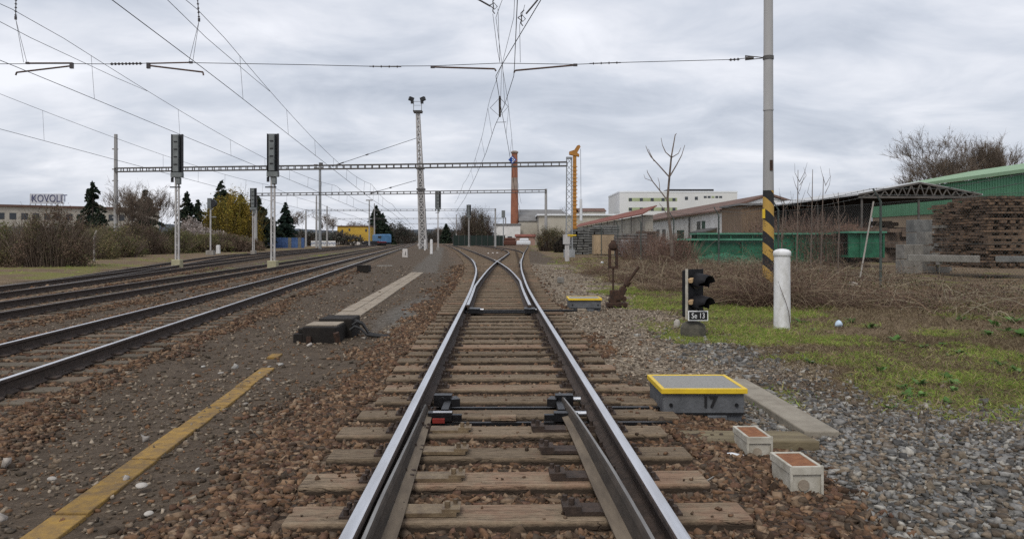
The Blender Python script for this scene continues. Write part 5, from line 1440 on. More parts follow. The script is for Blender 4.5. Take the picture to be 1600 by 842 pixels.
conifer('spruce_tree', 'dark conifer close right of the yellow willow', wx(377, 155), 155, 0, 11.0, 7.5, 46, DK, 4500, .32, .4)
conifer('spruce_tree', 'broad dark conifer behind the smaller signal mast', wx(402, 145), 145, 0, 9.8, 8.0, 47, DK, 5600, .32, .35)
conifer('spruce_tree', 'small dark conifer right of the right tall signal', wx(446, 165), 165, 0, 9.6, 5.6, 48, [(.022, .040, .030), (.03, .048, .036), (.018, .03, .025)], 4200, .3, .4)
conifer('spruce_tree', 'dark shrubby conifer between the blue fence and the small conifer', wx(424, 160), 160, 0, 6.4, 7.5, 49, DK, 3600, .34, .4)
conifer('spruce_tree', 'big dark double topped conifer beside the yellow building', wx(588, 285), 285, 0, 14.2, 12.0, 50, DK, 7000, .5, .35)
conifer('spruce_tree', 'right hand lower top of the big dark conifer group', wx(598, 290), 290, 0, 11.5, 9.0, 51, DK, 5000, .5, .35)
WIL = [(.26, .205, .035), (.20, .165, .032), (.30, .215, .045), (.14, .135, .035), (.22, .15, .03)]
t = bush('willow_tree', 'yellow green willow with hanging twigs in new leaf', wx(368, 130), 130, 0, 4.9, 4.2, 9.6, 61, WIL, 420, 30000, .15, group=None, cat='tree', sw=.05, hang=1.1, stem_c=((.16, .12, .05), (.11, .09, .04)), domed=.9, base_z=.12)
b = B(); b.tube([(t.location.x, 130, 0), (t.location.x+.1, 130, 4), (t.location.x-.3, 130, 7)], [.45, .35, .12], 8); b.build('trunk', MT['bark'], t)
t = bush('blossom_tree', 'white blossoming cherry tree below the dark conifers', wx(300, 122), 122, 0, 3.3, 3.0, 4.5, 62, [(.46, .40, .37), (.56, .50, .47), (.36, .31, .28), (.28, .23, .20)], 400, 16000, .12, cat='tree', sw=.04)
b = B(); b.tube([(t.location.x, 122, 0), (t.location.x, 122, 2.4)], [.22, .12], 7); b.build('trunk', MT['bark'], t)
bush('blossom_bush', 'pinkish white bush low behind the single lamp signal', wx(342, 118), 118, 0, 2.2, 1.6, 2.9, 63, [(.42, .37, .34), (.30, .26, .23)], 200, 5000, .11)
for i, (px, Yy, h, lab) in enumerate(((466, 190, 8.8, 'leafless tree behind the blue fence right of the small conifer'), (512, 200, 8.6, 'leafless tree behind the tall steel mast'), (558, 300, 9.6, 'leafless round tree behind the yellow building'), (690, 360, 8.0, 'small leafless tree behind the distant signal'))):
    bare_tree('bare_tree', lab, wx(px, Yy), Yy, -.1, h, 6, 70+i, .55, (2, 3), .18, twig_r=.035, group='leafless trees', width=h*.95, fuzz=1200, fuzz_l=1.0, fuzz_w=.03)
FT = [(.085, .085, .075), (.105, .098, .085), (.072, .082, .068), (.12, .098, .082)]
for i, (px, Yy, rx, h, lab) in enumerate(((440, 185, 5, 3.6, 'grey brown bush behind the blue fence, left one'), (468, 205, 6, 4.0, 'grey brown bush behind the blue fence, right one'), (525, 230, 7, 4.0, 'dark bush just left of the yellow building'), (620, 330, 7, 9.0, 'distant pale green tree left of the floodlight tower foot'), (633, 360, 6, 6.5, 'distant low tree close left of the floodlight tower foot'), (675, 420, 12, 7.0, 'distant tree clump right of the floodlight tower foot'), (700, 380, 8, 8.0, 'distant dark tree clump left of the bushy tree'), (650, 480, 20, 6.0, 'far low tree belt behind the floodlight tower'), (600, 450, 22, 5.0, 'far low tree belt behind the blue locomotive'), (540, 360, 22, 5.0, 'far low tree belt behind the yellow building'), (500, 300, 16, 4.5, 'far bushes behind the tall steel mast'))):
    bush('distant_tree', lab, wx(px, Yy), Yy, -.2, rx, 3, h, 80+i, FT, 200, 4500, .3, cat='tree', sw=.06, group='distant trees on the horizon', domed=.6)

# factory with rooftop lettering
fa = thing('factory', 'long pale factory with flat brown roof edge and rooftop letter sign', 'building', (-110, 205, 0))
A0, A1 = Vector((-160, 178, 0)), Vector((-103, 224, 0))
d = (A1-A0).normalized(); nrm = Vector((d.y, -d.x, 0))
def facade(base, d, nrm, s0, s1, z0, z1, depth, out=0.0):
    """box whose front lies along the facade line from s0 to s1"""
    p0 = base+d*s0+nrm*out; p1 = base+d*s1+nrm*out; bk = -nrm*depth
    return [tuple(p0+Vector((0, 0, z0))), tuple(p1+Vector((0, 0, z0))), tuple(p1+bk+Vector((0, 0, z0))), tuple(p0+bk+Vector((0, 0, z0)))], (0, 0, z1-z0)
Lf = (A1-A0).length
b = B(); b.prism(*facade(A0, d, nrm, 0, Lf, -.3, 10.2, 14)); b.build('wall', MT['beige'], fa)
b = B(); b.prism(*facade(A0, d, nrm, -.5, Lf+.5, 10.2, 10.75, 15, .5)); b.build('roof', MT['brownroof'], fa)
for i in range(24):
    s0 = 8+i*2.6
    if s0 > Lf-3: break
    b = B(); b.prism(*facade(A0, d, nrm, s0, s0+1.5, 6.9, 8.6, .06, .05)); b.build('window', MT['glass'], fa)
b = B(); b.prism(*facade(A0, d, nrm, 18, 60, 3.0, 5.0, .06, .05)); b.build('lower_window_band', MT['greyroof'], fa)
# the sign stands on the roof
Ysn = 200; x0, x1 = wx(46.5, Ysn), wx(98, Ysn)
sgn = thing('roof_sign', 'white rooftop board with dark capital letters on the factory', 'sign', ((x0+x1)/2, Ysn, 10.7))
b = B(); b.bb(x0, x1, Ysn, Ysn+.3, wz(318.5, Ysn), wz(303, Ysn)); b.build('board', mat('white_sign_board', (.50, .51, .55), (.44, .45, .49), scale=.4), sgn)
text('lettering', 'KOVOLIT', 2.75, (wx(77.3, Ysn), Ysn-.03, wz(310.7, Ysn)), (R(90), 0, 0), MT['textblue'], sgn, .03, sx=.80)
b = B(); cxl, czl = wx(52.5, Ysn), wz(310.5, Ysn)
for k_ in range(3): b.prism([(cxl-.75+k_*.45, Ysn-.05, czl-.5+k_*.1), (cxl-.45+k_*.45, Ysn-.05, czl-.5+k_*.1), (cxl-.2+k_*.45, Ysn-.05, czl+.75-k_*.15), (cxl-.6+k_*.45, Ysn-.05, czl+.75-k_*.15)], (0, .04, 0))
b.build('emblem', mat('grey_emblem', (.30, .31, .37)), sgn)
b = B()
for k_ in range(7): b.bar((x0+(x1-x0)*k_/6, Ysn+.15, 10.5), (x0+(x1-x0)*k_/6, Ysn+.15, wz(318.5, Ysn)), .12)
b.build('support', MT['galvd'], sgn)

# bent concrete post
x, y, z = G(147, 408.5, -.08)
b = B(); b.tube([(x, y, z-.1), (x, y, z+1.75), (x+.18, y, z+2.28)], [.085, .075, .06], 6)
tag(b.build('fence_post', MT['concrete']), 'lone concrete fence post with a bent top in front of the thicket', 'post')
# blue fence
x0, x1, Y = wx(404, 150), wx(476, 150), 150
t = thing('blue_fence', 'faded blue sheet metal fence behind the signals at left', 'fence', ((x0+x1)/2, Y, 0))
nP = 14
for i in range(nP):
    a, c_ = x0+(x1-x0)*i/nP, x0+(x1-x0)*(i+1)/nP
    b = B()
    m_ = 6
    for k_ in range(m_):
        u0, u1 = a+(c_-a-.05)*k_/m_, a+(c_-a-.05)*(k_+.5)/m_
        b.bb(u0, u1, Y-.06, Y, -.1, 1.95+rs.uniform(-.08, .06)); b.bb(u1, u1+(c_-a)/m_*.5, Y-.02, Y+.02, -.1, 1.93)
    b.build('panel', MT['bluefence'] if i not in (9, 12) else MT['palegrey'], t)
# yellow building
x0, x1, Y = wx(527, 262), wx(579, 262), 262
t = thing('yellow_building', 'ochre yellow two storey building beside the dark conifer', 'building', ((x0+x1)/2, Y, 0))
b = B(); b.bb(x0, x1, Y, Y+9, -.2, wz(354, Y)); b.build('wall', MT['ybuild'], t)
b = B(); b.bb(x0-.3, x1+.3, Y-.3, Y+9.3, wz(354, Y), wz(352.6, Y)); b.build('roof', MT['brownroof'], t)
for i, (px, py) in enumerate(((546, 359), (563, 369), (552, 370), (535, 361), (572, 360))):
    b = B(); b.bb(wx(px-1.4, Y), wx(px+1.4, Y), Y-.05, Y-.003, wz(py+2, Y), wz(py-2, Y)); b.build('window', MT['glass'], t)
b = B(); b.bb(x0-1, x1+2, Y-3.2, Y-3, -.2, 1.0)
tag(b.build('low_wall', MT['pinkstone']), 'low pale wall in front of the yellow building', 'wall')
# graffiti wall
x0, x1, Y = wx(486, 190), wx(524, 190), 190
t = thing('painted_wall', 'low white wall with blue scrawls below the tall steel mast', 'wall', ((x0+x1)/2, Y, 0))
b = B(); b.bb(x0, x1, Y, Y+.3, -.2, 1.3); b.build('wall_body', MT['whitewall'], t)
b = B()
for i in range(16):
    u = x0+(x1-x0)*(i+.5)/16; b.tube([(u-.25, Y-.03, .2+.3*(i % 3)), (u, Y-.03, .9), (u+.2, Y-.03, .4), (u+.28, Y-.03, .9-.2*(i % 2))], .05, 4)
b.build('scrawl', MT['bluefence'], t)
# blue rail vehicle
x, Y = wx(596, 225), 225
t = thing('blue_railcar', 'blue rail vehicle with dark chassis standing on a far left track', 'rail vehicle', (x, Y, -.1))
rzl = R(24)
b = B(); b.box((x-.6, Y+4, 1.85), (3.0, 11, 2.3), rzl); b.box((x-.6, Y+4, 3.06), (2.6, 10.6, .3), rzl); b.build('body', MT['blueloco'], t, bevel=.15)
b = B(); b.box((x-.6, Y+4, .45), (2.7, 10.5, .7), rzl)
for dy in (-3, 3): b.box((x-.6-dy*.17, Y+4+dy, .2), (2.2, 2, .8), rzl)
b.build('chassis', MT['darkmetal'], t)
b = B(); b.box((x+.33, Y-1.46, 2.3), (2.2, .05, .7), rzl); b.build('windscreen', MT['glass'], t)
b = B(); b.box((x+.35, Y-1.55, .9), (2.8, .1, .25), rzl); b.build('buffer_beam', MT['redpaint'], t)
b = B(); b.box((wx(582, 228), 228, .55), (4.6, 9, .7), rzl); b.box((wx(582, 228), 228, 1.05), (3.6, 6, .3), rzl)
tag(b.build('flat_wagon', MT['darkmetal'], bevel=.05), 'low dark flat wagon left of the blue rail vehicle', 'wagon')

# ------------------------------------------------------------------ centre background
bush('bushy_tree', 'round bushy brown green tree right of the distant signals', wx(742, 215), 215, -.1, 5.4, 4.5, 10.3, 101, [(.115, .100, .068), (.14, .108, .078), (.090, .088, .058), (.16, .125, .092)], 900, 17000, .16, cat='tree', sw=.05, domed=.7)
conifer('spruce_tree', 'tiny dark conifer at the horizon left of the bushy tree', wx(697, 330), 330, 0, 8.5, 6.0, 102, DK, 2500, .45)
bush('hedge_bush', 'dark green hedge bush left of the lattice mast', wx(862, 112), 112, -.1, 2.4, 2.0, 3.6, 103, [(.135, .125, .060), (.16, .125, .07), (.10, .10, .055)], 600, 6000, .09, domed=.4)
bush('hedge_bush', 'dark bush at the foot of the lattice mast', wx(882, 100), 100, -.1, 1.6, 1.6, 2.0, 104, [(.03, .03, .026), (.04, .032, .025)], 300, 5000, .10)
x0, x1, Y = wx(708, 205), wx(789, 205), 205
t = thing('mesh_fence', 'dark green mesh fence below the bushy tree', 'fence', ((x0+x1)/2, Y, 0))
b = B(); b.bb(x0, x1, Y-.03, Y+.03, -.1, 2.7); b.build('screen', MT['hedge_dark'], t)
for i in range(10):
    u = x0+(x1-x0)*i/9; b = B(); b.tube([(u, Y-.1, -.1), (u, Y-.1, 3.0)], .06, 6); b.build('post', MT['galvd'], t)
# chimney
Y = 250; x = wx(804, Y); zt = wz(236, Y)
t = thing('brick_chimney', 'tall red brick factory chimney with a sooty pale top', 'chimney', (x, Y, 0))
def cr_(z): return 1.42-.50*z/zt
zz1 = wz(296, Y); zz2 = wz(278, Y); zz3 = wz(240, Y)
b = B(); b.lathe((x, Y, 0), [(cr_(0), 0), (cr_(zz1), zz1)], 20); b.build('lower_shaft', MT['brick'], t)
b = B(); b.lathe((x, Y, 0), [(cr_(zz1), zz1+.003), (cr_(zz2), zz2)], 20); b.build('repaired_band', MT['soot'], t)
b = B(); b.lathe((x, Y, 0), [(cr_(zz2), zz2+.003), (cr_(zz3), zz3)], 20); b.build('upper_shaft', MT['brick'], t)
b = B(); b.lathe((x, Y, 0), [(cr_(zz3), zz3+.003), (1.0, zt-.9), (1.22, zt-.7), (1.22, zt-.3), (.7, zt)], 20); b.build('cap', MT['soot'], t)
def house(name, label, x0, x1, Y, dep, zt, wm, rm, rh=.0, cat='building', windows=(), fascia=None, roof_over=.3, group=None):
    t = thing(name, label, cat, ((x0+x1)/2, Y, 0), group)
    b = B(); b.bb(x0, x1, Y, Y+dep, -.2, zt); b.build('wall', MT[wm], t)
    b = B()
    if rh: b.prism([(x0-roof_over, Y-roof_over, zt+.002), (x1+roof_over, Y-roof_over, zt+.002), (x1+roof_over, Y+dep/2, zt+rh), (x0-roof_over, Y+dep/2, zt+rh)], (0, 0, .25)); b.prism([(x0-roof_over, Y+dep+roof_over, zt+.002), (x1+roof_over, Y+dep+roof_over, zt+.002), (x1+roof_over, Y+dep/2+.01, zt+rh), (x0-roof_over, Y+dep/2+.01, zt+rh)], (0, 0, .25))
    else: b.bb(x0-roof_over, x1+roof_over, Y-roof_over, Y+dep+roof_over, zt, zt+.5)
    b.build('roof', MT[rm], t)
    for (a, c_, za, zb_, m_) in windows:
        b = B(); b.bb(a, c_, Y-.06, Y-.004, za, zb_); b.build('window' if m_ != 'greenpanel' else 'facade_panel', MT[m_], t)
    return t
Y = 235
house('warehouse', 'long beige warehouse with bright white roof edge behind the lattice mast', wx(842, Y), wx(966, Y), Y, 25, wz(337, Y), 'beige', 'whiteroof', 0, roof_over=.6, windows=[(wx(p_, Y), wx(p_+4, Y), 1, 4.2, 'greyroof') for p_ in (850, 915, 935)])
Y = 248
house('warehouse', 'pale warehouse gable with grey roof just right of the chimney', wx(812, Y), wx(880, Y), Y, 22, wz(346, Y), 'beige', 'greyroof', 4.0)
Y = 238
house('small_building', 'low white shed with grey roof left of the chimney foot', wx(772, Y), wx(813, Y), Y, 8, wz(352, Y), 'whitewall', 'greyroof', .0, windows=[(wx(778, Y), wx(786, Y), 1.2, 2.6, 'greendoor'), (wx(793, Y), wx(800, Y), 1.2, 2.6, 'glass')])
Y = 228
house('brick_shed', 'low pinkish shed with red roof right of the chimney foot', wx(806, Y), wx(836, Y), Y, 6, 2.4, 'pinkwall', 'redroof', .6)
Y = 262
house('brown_roof_house', 'building with brown hipped roof rising behind the white roof edge', wx(905, Y), wx(946, Y), Y, 12, wz(331, Y), 'beige', 'brownroof', 1.2)
b = B(); b.box((wx(797, 190), 190, .8), (3.2, 4.4, 1.2)); b.box((wx(797, 190), 190, 1.7), (2.8, 2.6, .7))
tag(b.build('parked_car', MT['ironoxide'], bevel=.25), 'dark red parked car beyond the end of the right branch', 'car')
b = B(); b.box((wx(818, 185), 185, .8), (3.4, 1.9, 1.0)); b.box((wx(819, 185), 185, 1.55), (2.2, 1.7, .7))
tag(b.build('parked_car', MT['litter'], bevel=.25), 'white parked car left of the dark green hedge bush', 'car')
bare_tree('bare_tree', 'small leafless tree rising behind the white warehouse roof', wx(876, 280), 280, 0, 13.2, 6, 111, .6, (2, 3), .3, twig_r=.05, group='leafless trees', width=9, fuzz=1500, fuzz_l=1.1, fuzz_w=.035)
# orange crane mast
Y = 105; x = wx(898, Y)
t = thing('crane', 'orange crane mast with a bent jib head behind the lattice mast', 'crane', (x, Y, 0))
b = B(); b.bb(x-.24, x+.22, Y-.25, Y+.25, 0, wz(239, Y)); b.build('mast', MT['orange'], t, bevel=.04)
b = B()
for k_ in range(22): b.bb(x-.34, x+.34, Y-.325, Y-.301, .5+k_*.52, .62+k_*.52)
b.build('mast_rung', MT['orange'], t)
zt = wz(243, Y); b = B(); b.prism([(x-.75, Y-.36, zt+.1), (x+.60, Y-.36, zt-.20), (x+.60, Y-.36, zt+.12), (x+.32, Y-.36, zt+.32), (x+.78, Y-.36, zt+1.15), (x+.60, Y-.36, zt+1.40), (x+.30, Y-.36, zt+1.30), (x-.10, Y-.36, zt+.70), (x-.75, Y-.36, zt+.5)], (0, .72, 0)); b.build('jib_head', MT['orange'], t)
b = B(); b.tube([(x+.8, Y, zt+.9), (x+.85, Y, wz(310, Y))], .03, 5); b.build('hoist_cable', MT['wire_thin'], t)
b = B(); b.tube([(x+.85, Y, wz(345, Y)), (x+.85, Y, wz(311, Y))], [.22, .16], 8); b.build('white_hose', MT['litter'], t)
b = B(); b.box((x, Y+1, 1.2), (2.6, 4.2, 1.6)); b.build('chassis', MT['orange'], t, bevel=.1)

# ------------------------------------------------------------------ right background
# modern white hospital-like block
Y = 262; zt = wz(301, Y)
wins = []
for py in (312, 327):
    wins.append((wx(982, Y), wx(1058, Y), wz(py+2.6, Y), wz(py-2.6, Y), 'greenpanel'))
t = house('office_block', 'large white office block with green banded windows', wx(968, Y), wx(1152, Y), Y, 30, zt, 'hospital', 'whiteroof', 0, roof_over=.1)
for w_ in wins:
    b = B(); b.bb(w_[0], w_[1], Y-.05, Y-.004, w_[2], w_[3]); b.build('facade_panel', MT['greenpanel'], t)
for py in (312, 327):
    for px in (985, 1002, 1019, 1036, 1053):
        b = B(); b.bb(wx(px-2.4, Y), wx(px+2.4, Y), Y-.09, Y-.055, wz(py+2.4, Y), wz(py-2.4, Y)); b.build('window', MT['glass'], t)
for px in (1072.5, 1088):
    b = B(); b.bb(wx(px-2.4, Y), wx(px+2.4, Y), Y-.05, Y-.004, wz(312.5, Y), wz(307.5, Y)); b.build('window', MT['glass'], t)
for px in (1102, 1108, 1114, 1120, 1126):
    b = B(); b.bb(wx(px-2.3, Y), wx(px+2.3, Y), Y-.05, Y-.004, wz(309.6, Y), wz(306.4, Y)); b.build('window', MT['glass'] if px != 1114 else MT['greenpanel'], t)
b = B(); b.bb(wx(1048, Y), wx(1120, Y), Y+4, Y+12, zt+.5, wz(294.5, Y)); b.build('rooftop_plant', MT['darkmetal'], t)
# white workshop with brown roof, gable parallel to the tracks
def shed_along(name, label, X, Xr, Y0, Y1, ze, zr, wm, rm, cat='building', over=.5):
    t = thing(name, label, cat, (X, (Y0+Y1)/2, 0))
    b = B(); b.bb(X, 2*Xr-X, Y0, Y1, -.2, ze); b.prism([(X, Y0, ze), (2*Xr-X, Y0, ze), (Xr, Y0, zr-.1)], (0, Y1-Y0, 0)); b.build('wall', MT[wm], t)
    b = B()
    k_ = (zr-ze)/(Xr-X)
    b.prism([(X-over, Y0-.4, ze-over*k_), (Xr, Y0-.4, zr), (Xr, Y0-.4, zr+.22), (X-over, Y0-.4, ze-over*k_+.22)], (0, Y1-Y0+.8, 0))
    b.prism([(2*Xr-X+over, Y0-.4, ze-over*k_), (Xr+.005, Y0-.4, zr), (Xr+.005, Y0-.4, zr+.22), (2*Xr-X+over, Y0-.4, ze-over*k_+.22)], (0, Y1-Y0+.8, 0))
    b.build('roof', MT[rm], t)
    return t
t = shed_along('workshop', 'white workshop with brown tiled roof and a green door', 24.2, 29.5, 88, 155, 4.9, 6.6, 'whitewall', 'brownroof')
X = 24.2
def side_box(name, Y0, Y1, z0, z1, m, out=.05, X=X): b = B(); b.bb(X-out, X-.004, Y0, Y1, z0, z1); return b.build(name, MT[m], t)
for Y0, Y1, z0, z1, m, nm in ((108, 112.5, -.1, 2.9, 'greendoor', 'door'), (98.6, 100.4, 2.0, 3.9, 'glass', 'window'), (96.2, 97.8, 2.4, 3.9, 'greendoor', 'window'), (121, 123.5, 1.2, 3.2, 'glass', 'window'), (126, 128.5, 1.2, 3.2, 'glass', 'window'), (137, 140, 1.2, 3.2, 'glass', 'window')): side_box(nm, Y0, Y1, z0, z1, m)
b = B(); b.prism([(X-1.6, 90.5, 2.35), (X-1.6, 97.5, 2.35), (X-.01, 97.5, 2.8), (X-.01, 90.5, 2.8)], (0, 0, .15)); b.build('canopy', MT['galvd'], t)
b = B(); b.tube([(X-.2, 104, 0), (X-.2, 104, 4.6)], .12, 6); b.tube([(X-.12, 93, 0), (X-.12, 93, 2.3)], .09, 6); b.build('downpipe', MT['galvd'], t)
# brown boarded shed
t = thing('wooden_shed', 'brown boarded shed at the near end of the white workshop', 'shed', (25.6, 82, 0))
b = B(); b.bb(23.9, 27.0, 80, 87.5, -.2, 5.1)
for k_ in range(9): b.bb(23.9+k_*.36, 24.02+k_*.36, 79.95, 79.998, 0, 5.1)
b.build('wall', MT['wood'], t)
b = B(); b.bb(23.6, 27.3, 79.6, 87.4, 5.1, 5.3); b.build('roof', MT['greyroof'], t)
# long open shed with truss gable
X0, Xr, X1, Y0, Y1, ze, zr = 27.1, 31.5, 36.0, 60, 104, 5.0, 5.9
t = thing('open_shed', 'long open storage shed with lattice truss gable and dark interior', 'shed', (31.5, 80, 0))
b = B()
for xa, xb_ in ((X0-.4, Xr), (X1+.4, Xr+.005)):
    b.prism([(xa, Y0-.6, ze-.05), (xb_, Y0-.6, zr), (xb_, Y0-.6, zr+.12), (xa, Y0-.6, ze+.07)], (0, Y1-Y0, 0))
b.build('roof', MT['shedroof'], t)
b = B(); b.bb(X0+2.2, X0+2.4, Y0+3, Y1, -.2, ze+.2); b.bb(X0, X1, Y1-1, Y1-.8, -.2, ze); b.build('back_wall', MT['void'], t)  # wall colour stands in for the shade under the roof
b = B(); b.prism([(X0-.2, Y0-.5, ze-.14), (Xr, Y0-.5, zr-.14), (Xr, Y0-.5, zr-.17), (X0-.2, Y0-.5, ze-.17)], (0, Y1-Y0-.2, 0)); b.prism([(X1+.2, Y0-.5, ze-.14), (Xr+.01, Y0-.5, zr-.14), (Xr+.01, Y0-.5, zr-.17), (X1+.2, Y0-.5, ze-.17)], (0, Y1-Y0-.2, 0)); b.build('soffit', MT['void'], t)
b = B(); b.bar((X0-.3, Y0-.62, ze-.2), (X1+.3, Y0-.62, ze-.2), .16)
b.bar((X0-.3, Y0-.62, ze), (Xr, Y0-.62, zr), .13); b.bar((X1+.3, Y0-.62, ze), (Xr, Y0-.62, zr), .13)
for k_ in range(13):
    u = k_/13; ua = X0+(X1-X0)*u; ub = X0+(X1-X0)*(u+.5/13); uc = X0+(X1-X0)*(u+1/13)
    top = lambda q_: ze+(zr-ze)*(1-abs(q_-Xr)/(Xr-X0))-.04
    b.bar((ua, Y0-.62, ze-.15), (ub, Y0-.62, top(ub)), .08); b.bar((ub, Y0-.62, top(ub)), (uc, Y0-.62, ze-.15), .08)
b.build('truss', MT['truss'], t)
for xx, yy_ in ((X0, Y0-.5), (Xr, Y0-.5), (X0, Y0+8), (X0, Y0+16), (X0, Y0+24), (X0, Y0+33), (X1, Y0-.5)):
    b = B(); b.box((xx, yy_, ze/2-.2), (.12, .12, ze-.1)); b.build('post', MT['truss'], t)
# rusty piles under the shed
for i, (xx, yy_, w_, l_, h_, m_, lab) in enumerate(((28.0, 64, 2.0, 5, 2.6, 'rustpile', 'rust brown heap under the near corner of the open shed'), (28.0, 73, 2.0, 9, 2.9, 'rustpile', 'long rust brown heap in the middle of the open shed'), (28.0, 86, 2.0, 10, 2.4, 'rustpile', 'rust brown heap at the far end of the open shed'), (32.4, 66, 4.4, 4, 3.2, 'woodgrey', 'dark timber stack under the truss gable'), (22.5, 54, 3.4, 2.5, 2.3, 'rustpile', 'rusty heap behind the long green girder, left of the shed corner post'), (27.0, 54, 3.2, 2.5, 2.5, 'woodgrey', 'dark timber heap behind the short green girder'), (24.8, 57, 2.6, 3.0, 2.9, 'rustpile', 'tall rusty heap before the open side of the shed'), (31.5, 55, 3.2, 2.4, 2.1, 'woodgrey', 'timber heap right of the short green girder under the gable'))):
    b = B()
    for k_ in range(26):
        b.box((xx+rs.uniform(-w_/2, w_/2), yy_+rs.uniform(-l_/2, l_/2), h_*(.12+.8*rs.random()**1.3)), (rs.uniform(.5, 1.6), rs.uniform(.6, 2.4), rs.uniform(.12, .5)), rs.uniform(-.3, .3))
    b.box((xx, yy_, h_*.4), (w_, l_, h_*.8), 0, taper=.7)
    tag(b.build('scrap_pile', MT[m_]), lab, 'scrap pile', 'heaps under the open shed')
# green warehouse
t = thing('green_warehouse', 'big green sheet metal warehouse with tan lower wall at the right edge', 'warehouse', (45, 70, 0))
X = 45.5
b = B(); b.bb(X, 70, 48, 97, -.2, 4.3); b.build('lower_wall', MT['tanwall'], t)
b = B(); b.bb(X-.1, 70, 47.9, 97.1, 4.302, 7.4)
for k_ in range(120): b.bb(X-.14, X-.101, 48+k_*.41, 48.2+k_*.41, 4.31, 7.38)
b.build('upper_wall', MT['greenwall'], t)
b = B(); b.prism([(X-.5, 47.5, 7.42), (X+13, 47.5, 10.0), (X+13, 47.5, 10.25), (X-.5, 47.5, 7.75)], (0, 50, 0)); b.prism([(X+26.5, 47.5, 7.42), (X+13.01, 47.5, 10.0), (X+13.01, 47.5, 10.25), (X+26.5, 47.5, 7.75)], (0, 50, 0)); b.build('roof', MT['greenroof'], t)
# red-roofed long lean-to and the stacks in front
t = thing('red_roof_shed', 'long low open shed with red roof behind grey stacks', 'shed', (17.2, 150, 0))
b = B(); b.bb(17.0, 18.0, 98, 205, -.2, 4.7); b.build('wall', MT['dirtywall'], t)
b = B(); b.prism([(16.5, 97, 4.72), (18.3, 97, 5.75), (18.3, 97, 5.9), (16.5, 97, 4.87)], (0, 108, 0)); b.build('roof', MT['redroof'], t)
for k_ in range(12): b = B(); b.bb(16.55, 16.7, 98+k_*9, 98.15+k_*9, -.2, 4.72); b.build('post', MT['galvd'], t)
for i, (px, py0, py1, Yy, w_, m_, lab) in enumerate(((905, 385, 357, 84, 2.0, 'greymat', 'grey stack of concrete pieces left of the pale crate'), (922, 384, 353, 90, 2.6, 'greymat', 'taller grey stack behind the pale crate'), (948, 366, 351, 92, 3.2, 'greymat', 'grey bundle heap above the pale crate'), (985, 384, 363, 74, 3.0, 'greymat', 'long grey steel bundle right of the lantern frame'), (1010, 386, 360, 80, 2.0, 'woodgrey', 'brown grey heap right of the steel bundle'))):
    b = B(); z1, z0 = wz(py1, Yy), -.1; x = wx(px, Yy)
    nl = int((z1-z0)/.28)
    for k_ in range(nl):
        for q_ in range(3): b.box((x+(q_-1)*w_/3+rs.uniform(-.1, .1), Yy+rs.uniform(-.1, .1), z0+.14+k_*.28), (w_/3*.92, 2.2, .2), rs.uniform(-.06, .06))
    b.box((x, Yy+.3, (z0+z1)/2-.1), (w_*.9, 1.6, z1-z0-.3))
    tag(b.build('material_stack', MT[m_]), lab, 'stack', 'stacks of building material')
b = B(); x = wx(944, 80); b.bb(x-1.05, x+1.05, 80, 82, 0.05, wz(367, 80))
for k_ in range(3): b.bb(x-1.07+k_*.72, x-.97+k_*.72, 79.95, 79.998, .05, wz(367, 80))
tag(b.build('plywood_crate', MT['crate']), 'pale plywood crate between the grey stacks', 'crate')
b = B(); x = wx(979, 68); b.bb(x-.42, x+.42, 68, 69, 0, wz(375, 68))
tag(b.build('plastic_tank', MT['galv'], bevel=.08), 'pale grey plastic tank in front of the long steel bundle', 'tank')

# green steel girders beyond the fence
def girder(x0, x1, Y, z0, z1, label, lid, dep=1.6):
    t = thing('steel_girder', label, 'girder', ((x0+x1)/2, Y, z0), 'green girders behind the fence')
    b = B(); b.bb(x0, x1, Y, Y+.12, z0, z1-.1); b.bb(x0, x1, Y+dep-.12, Y+dep, z0, z1-.1); b.bb(x0, x1, Y+.13, Y+dep-.13, z0, z0+.12)
    k_ = x0+.6
    while k_ < x1: b.bb(k_, k_+.09, Y-.16, Y-.002, z0, z1-.1); k_ += 1.3
    b.build('web', MT['greenbeam'], t)
    b = B(); b.bb(x0-.1, x1+.1, Y-.25, Y+dep+.1, z1-.098, z1); b.build('top_flange', MT['greenlid'] if lid else MT['greenbeam'], t)
    return t
girder(wx(1090, 46), wx(1330, 46), 46, .2, wz(364, 46), 'long green girder, the farther one, behind the striped pole', True)
girder(wx(1326, 44), wx(1380, 44), 44, .5, wz(361.5, 44), 'short green girder with pale top at the right end of the green row', True, 2.4)
girder(wx(1066, 42), wx(1196, 42), 42, .2, wz(373, 42), 'lower green girder, the nearer one, left of the striped pole', True)
b = B(); x0, x1 = wx(1085, 41), wx(1180, 41); n = 14
for i in range(n):
    u0, u1 = x0+(x1-x0)*i/n, x0+(x1-x0)*(i+1)/n
    h0 = .80+.05*math.sin(i*1.7)-.5*abs(i/n-.5); h1 = .80+.05*math.sin((i+1)*1.7)-.5*abs((i+1)/n-.5)
    b.quad((u0, 41+.1*math.sin(i*2.3), .05), (u1, 41+.1*math.sin((i+1)*2.3), .05), (u1, 41.5, h1), (u0, 41.5, h0)); b.quad((u0, 41.5, h0), (u1, 41.5, h1), (u1, 42.0-.3, h1-.06), (u0, 42.0-.3, h0-.06))
o = b.build('green_tarpaulin', MT['greenbeam']); sl_ = o.modifiers.new('thick', 'SOLIDIFY'); sl_.thickness = .02
tag(o, 'sagging green tarpaulin against the nearer green girder', 'tarpaulin')

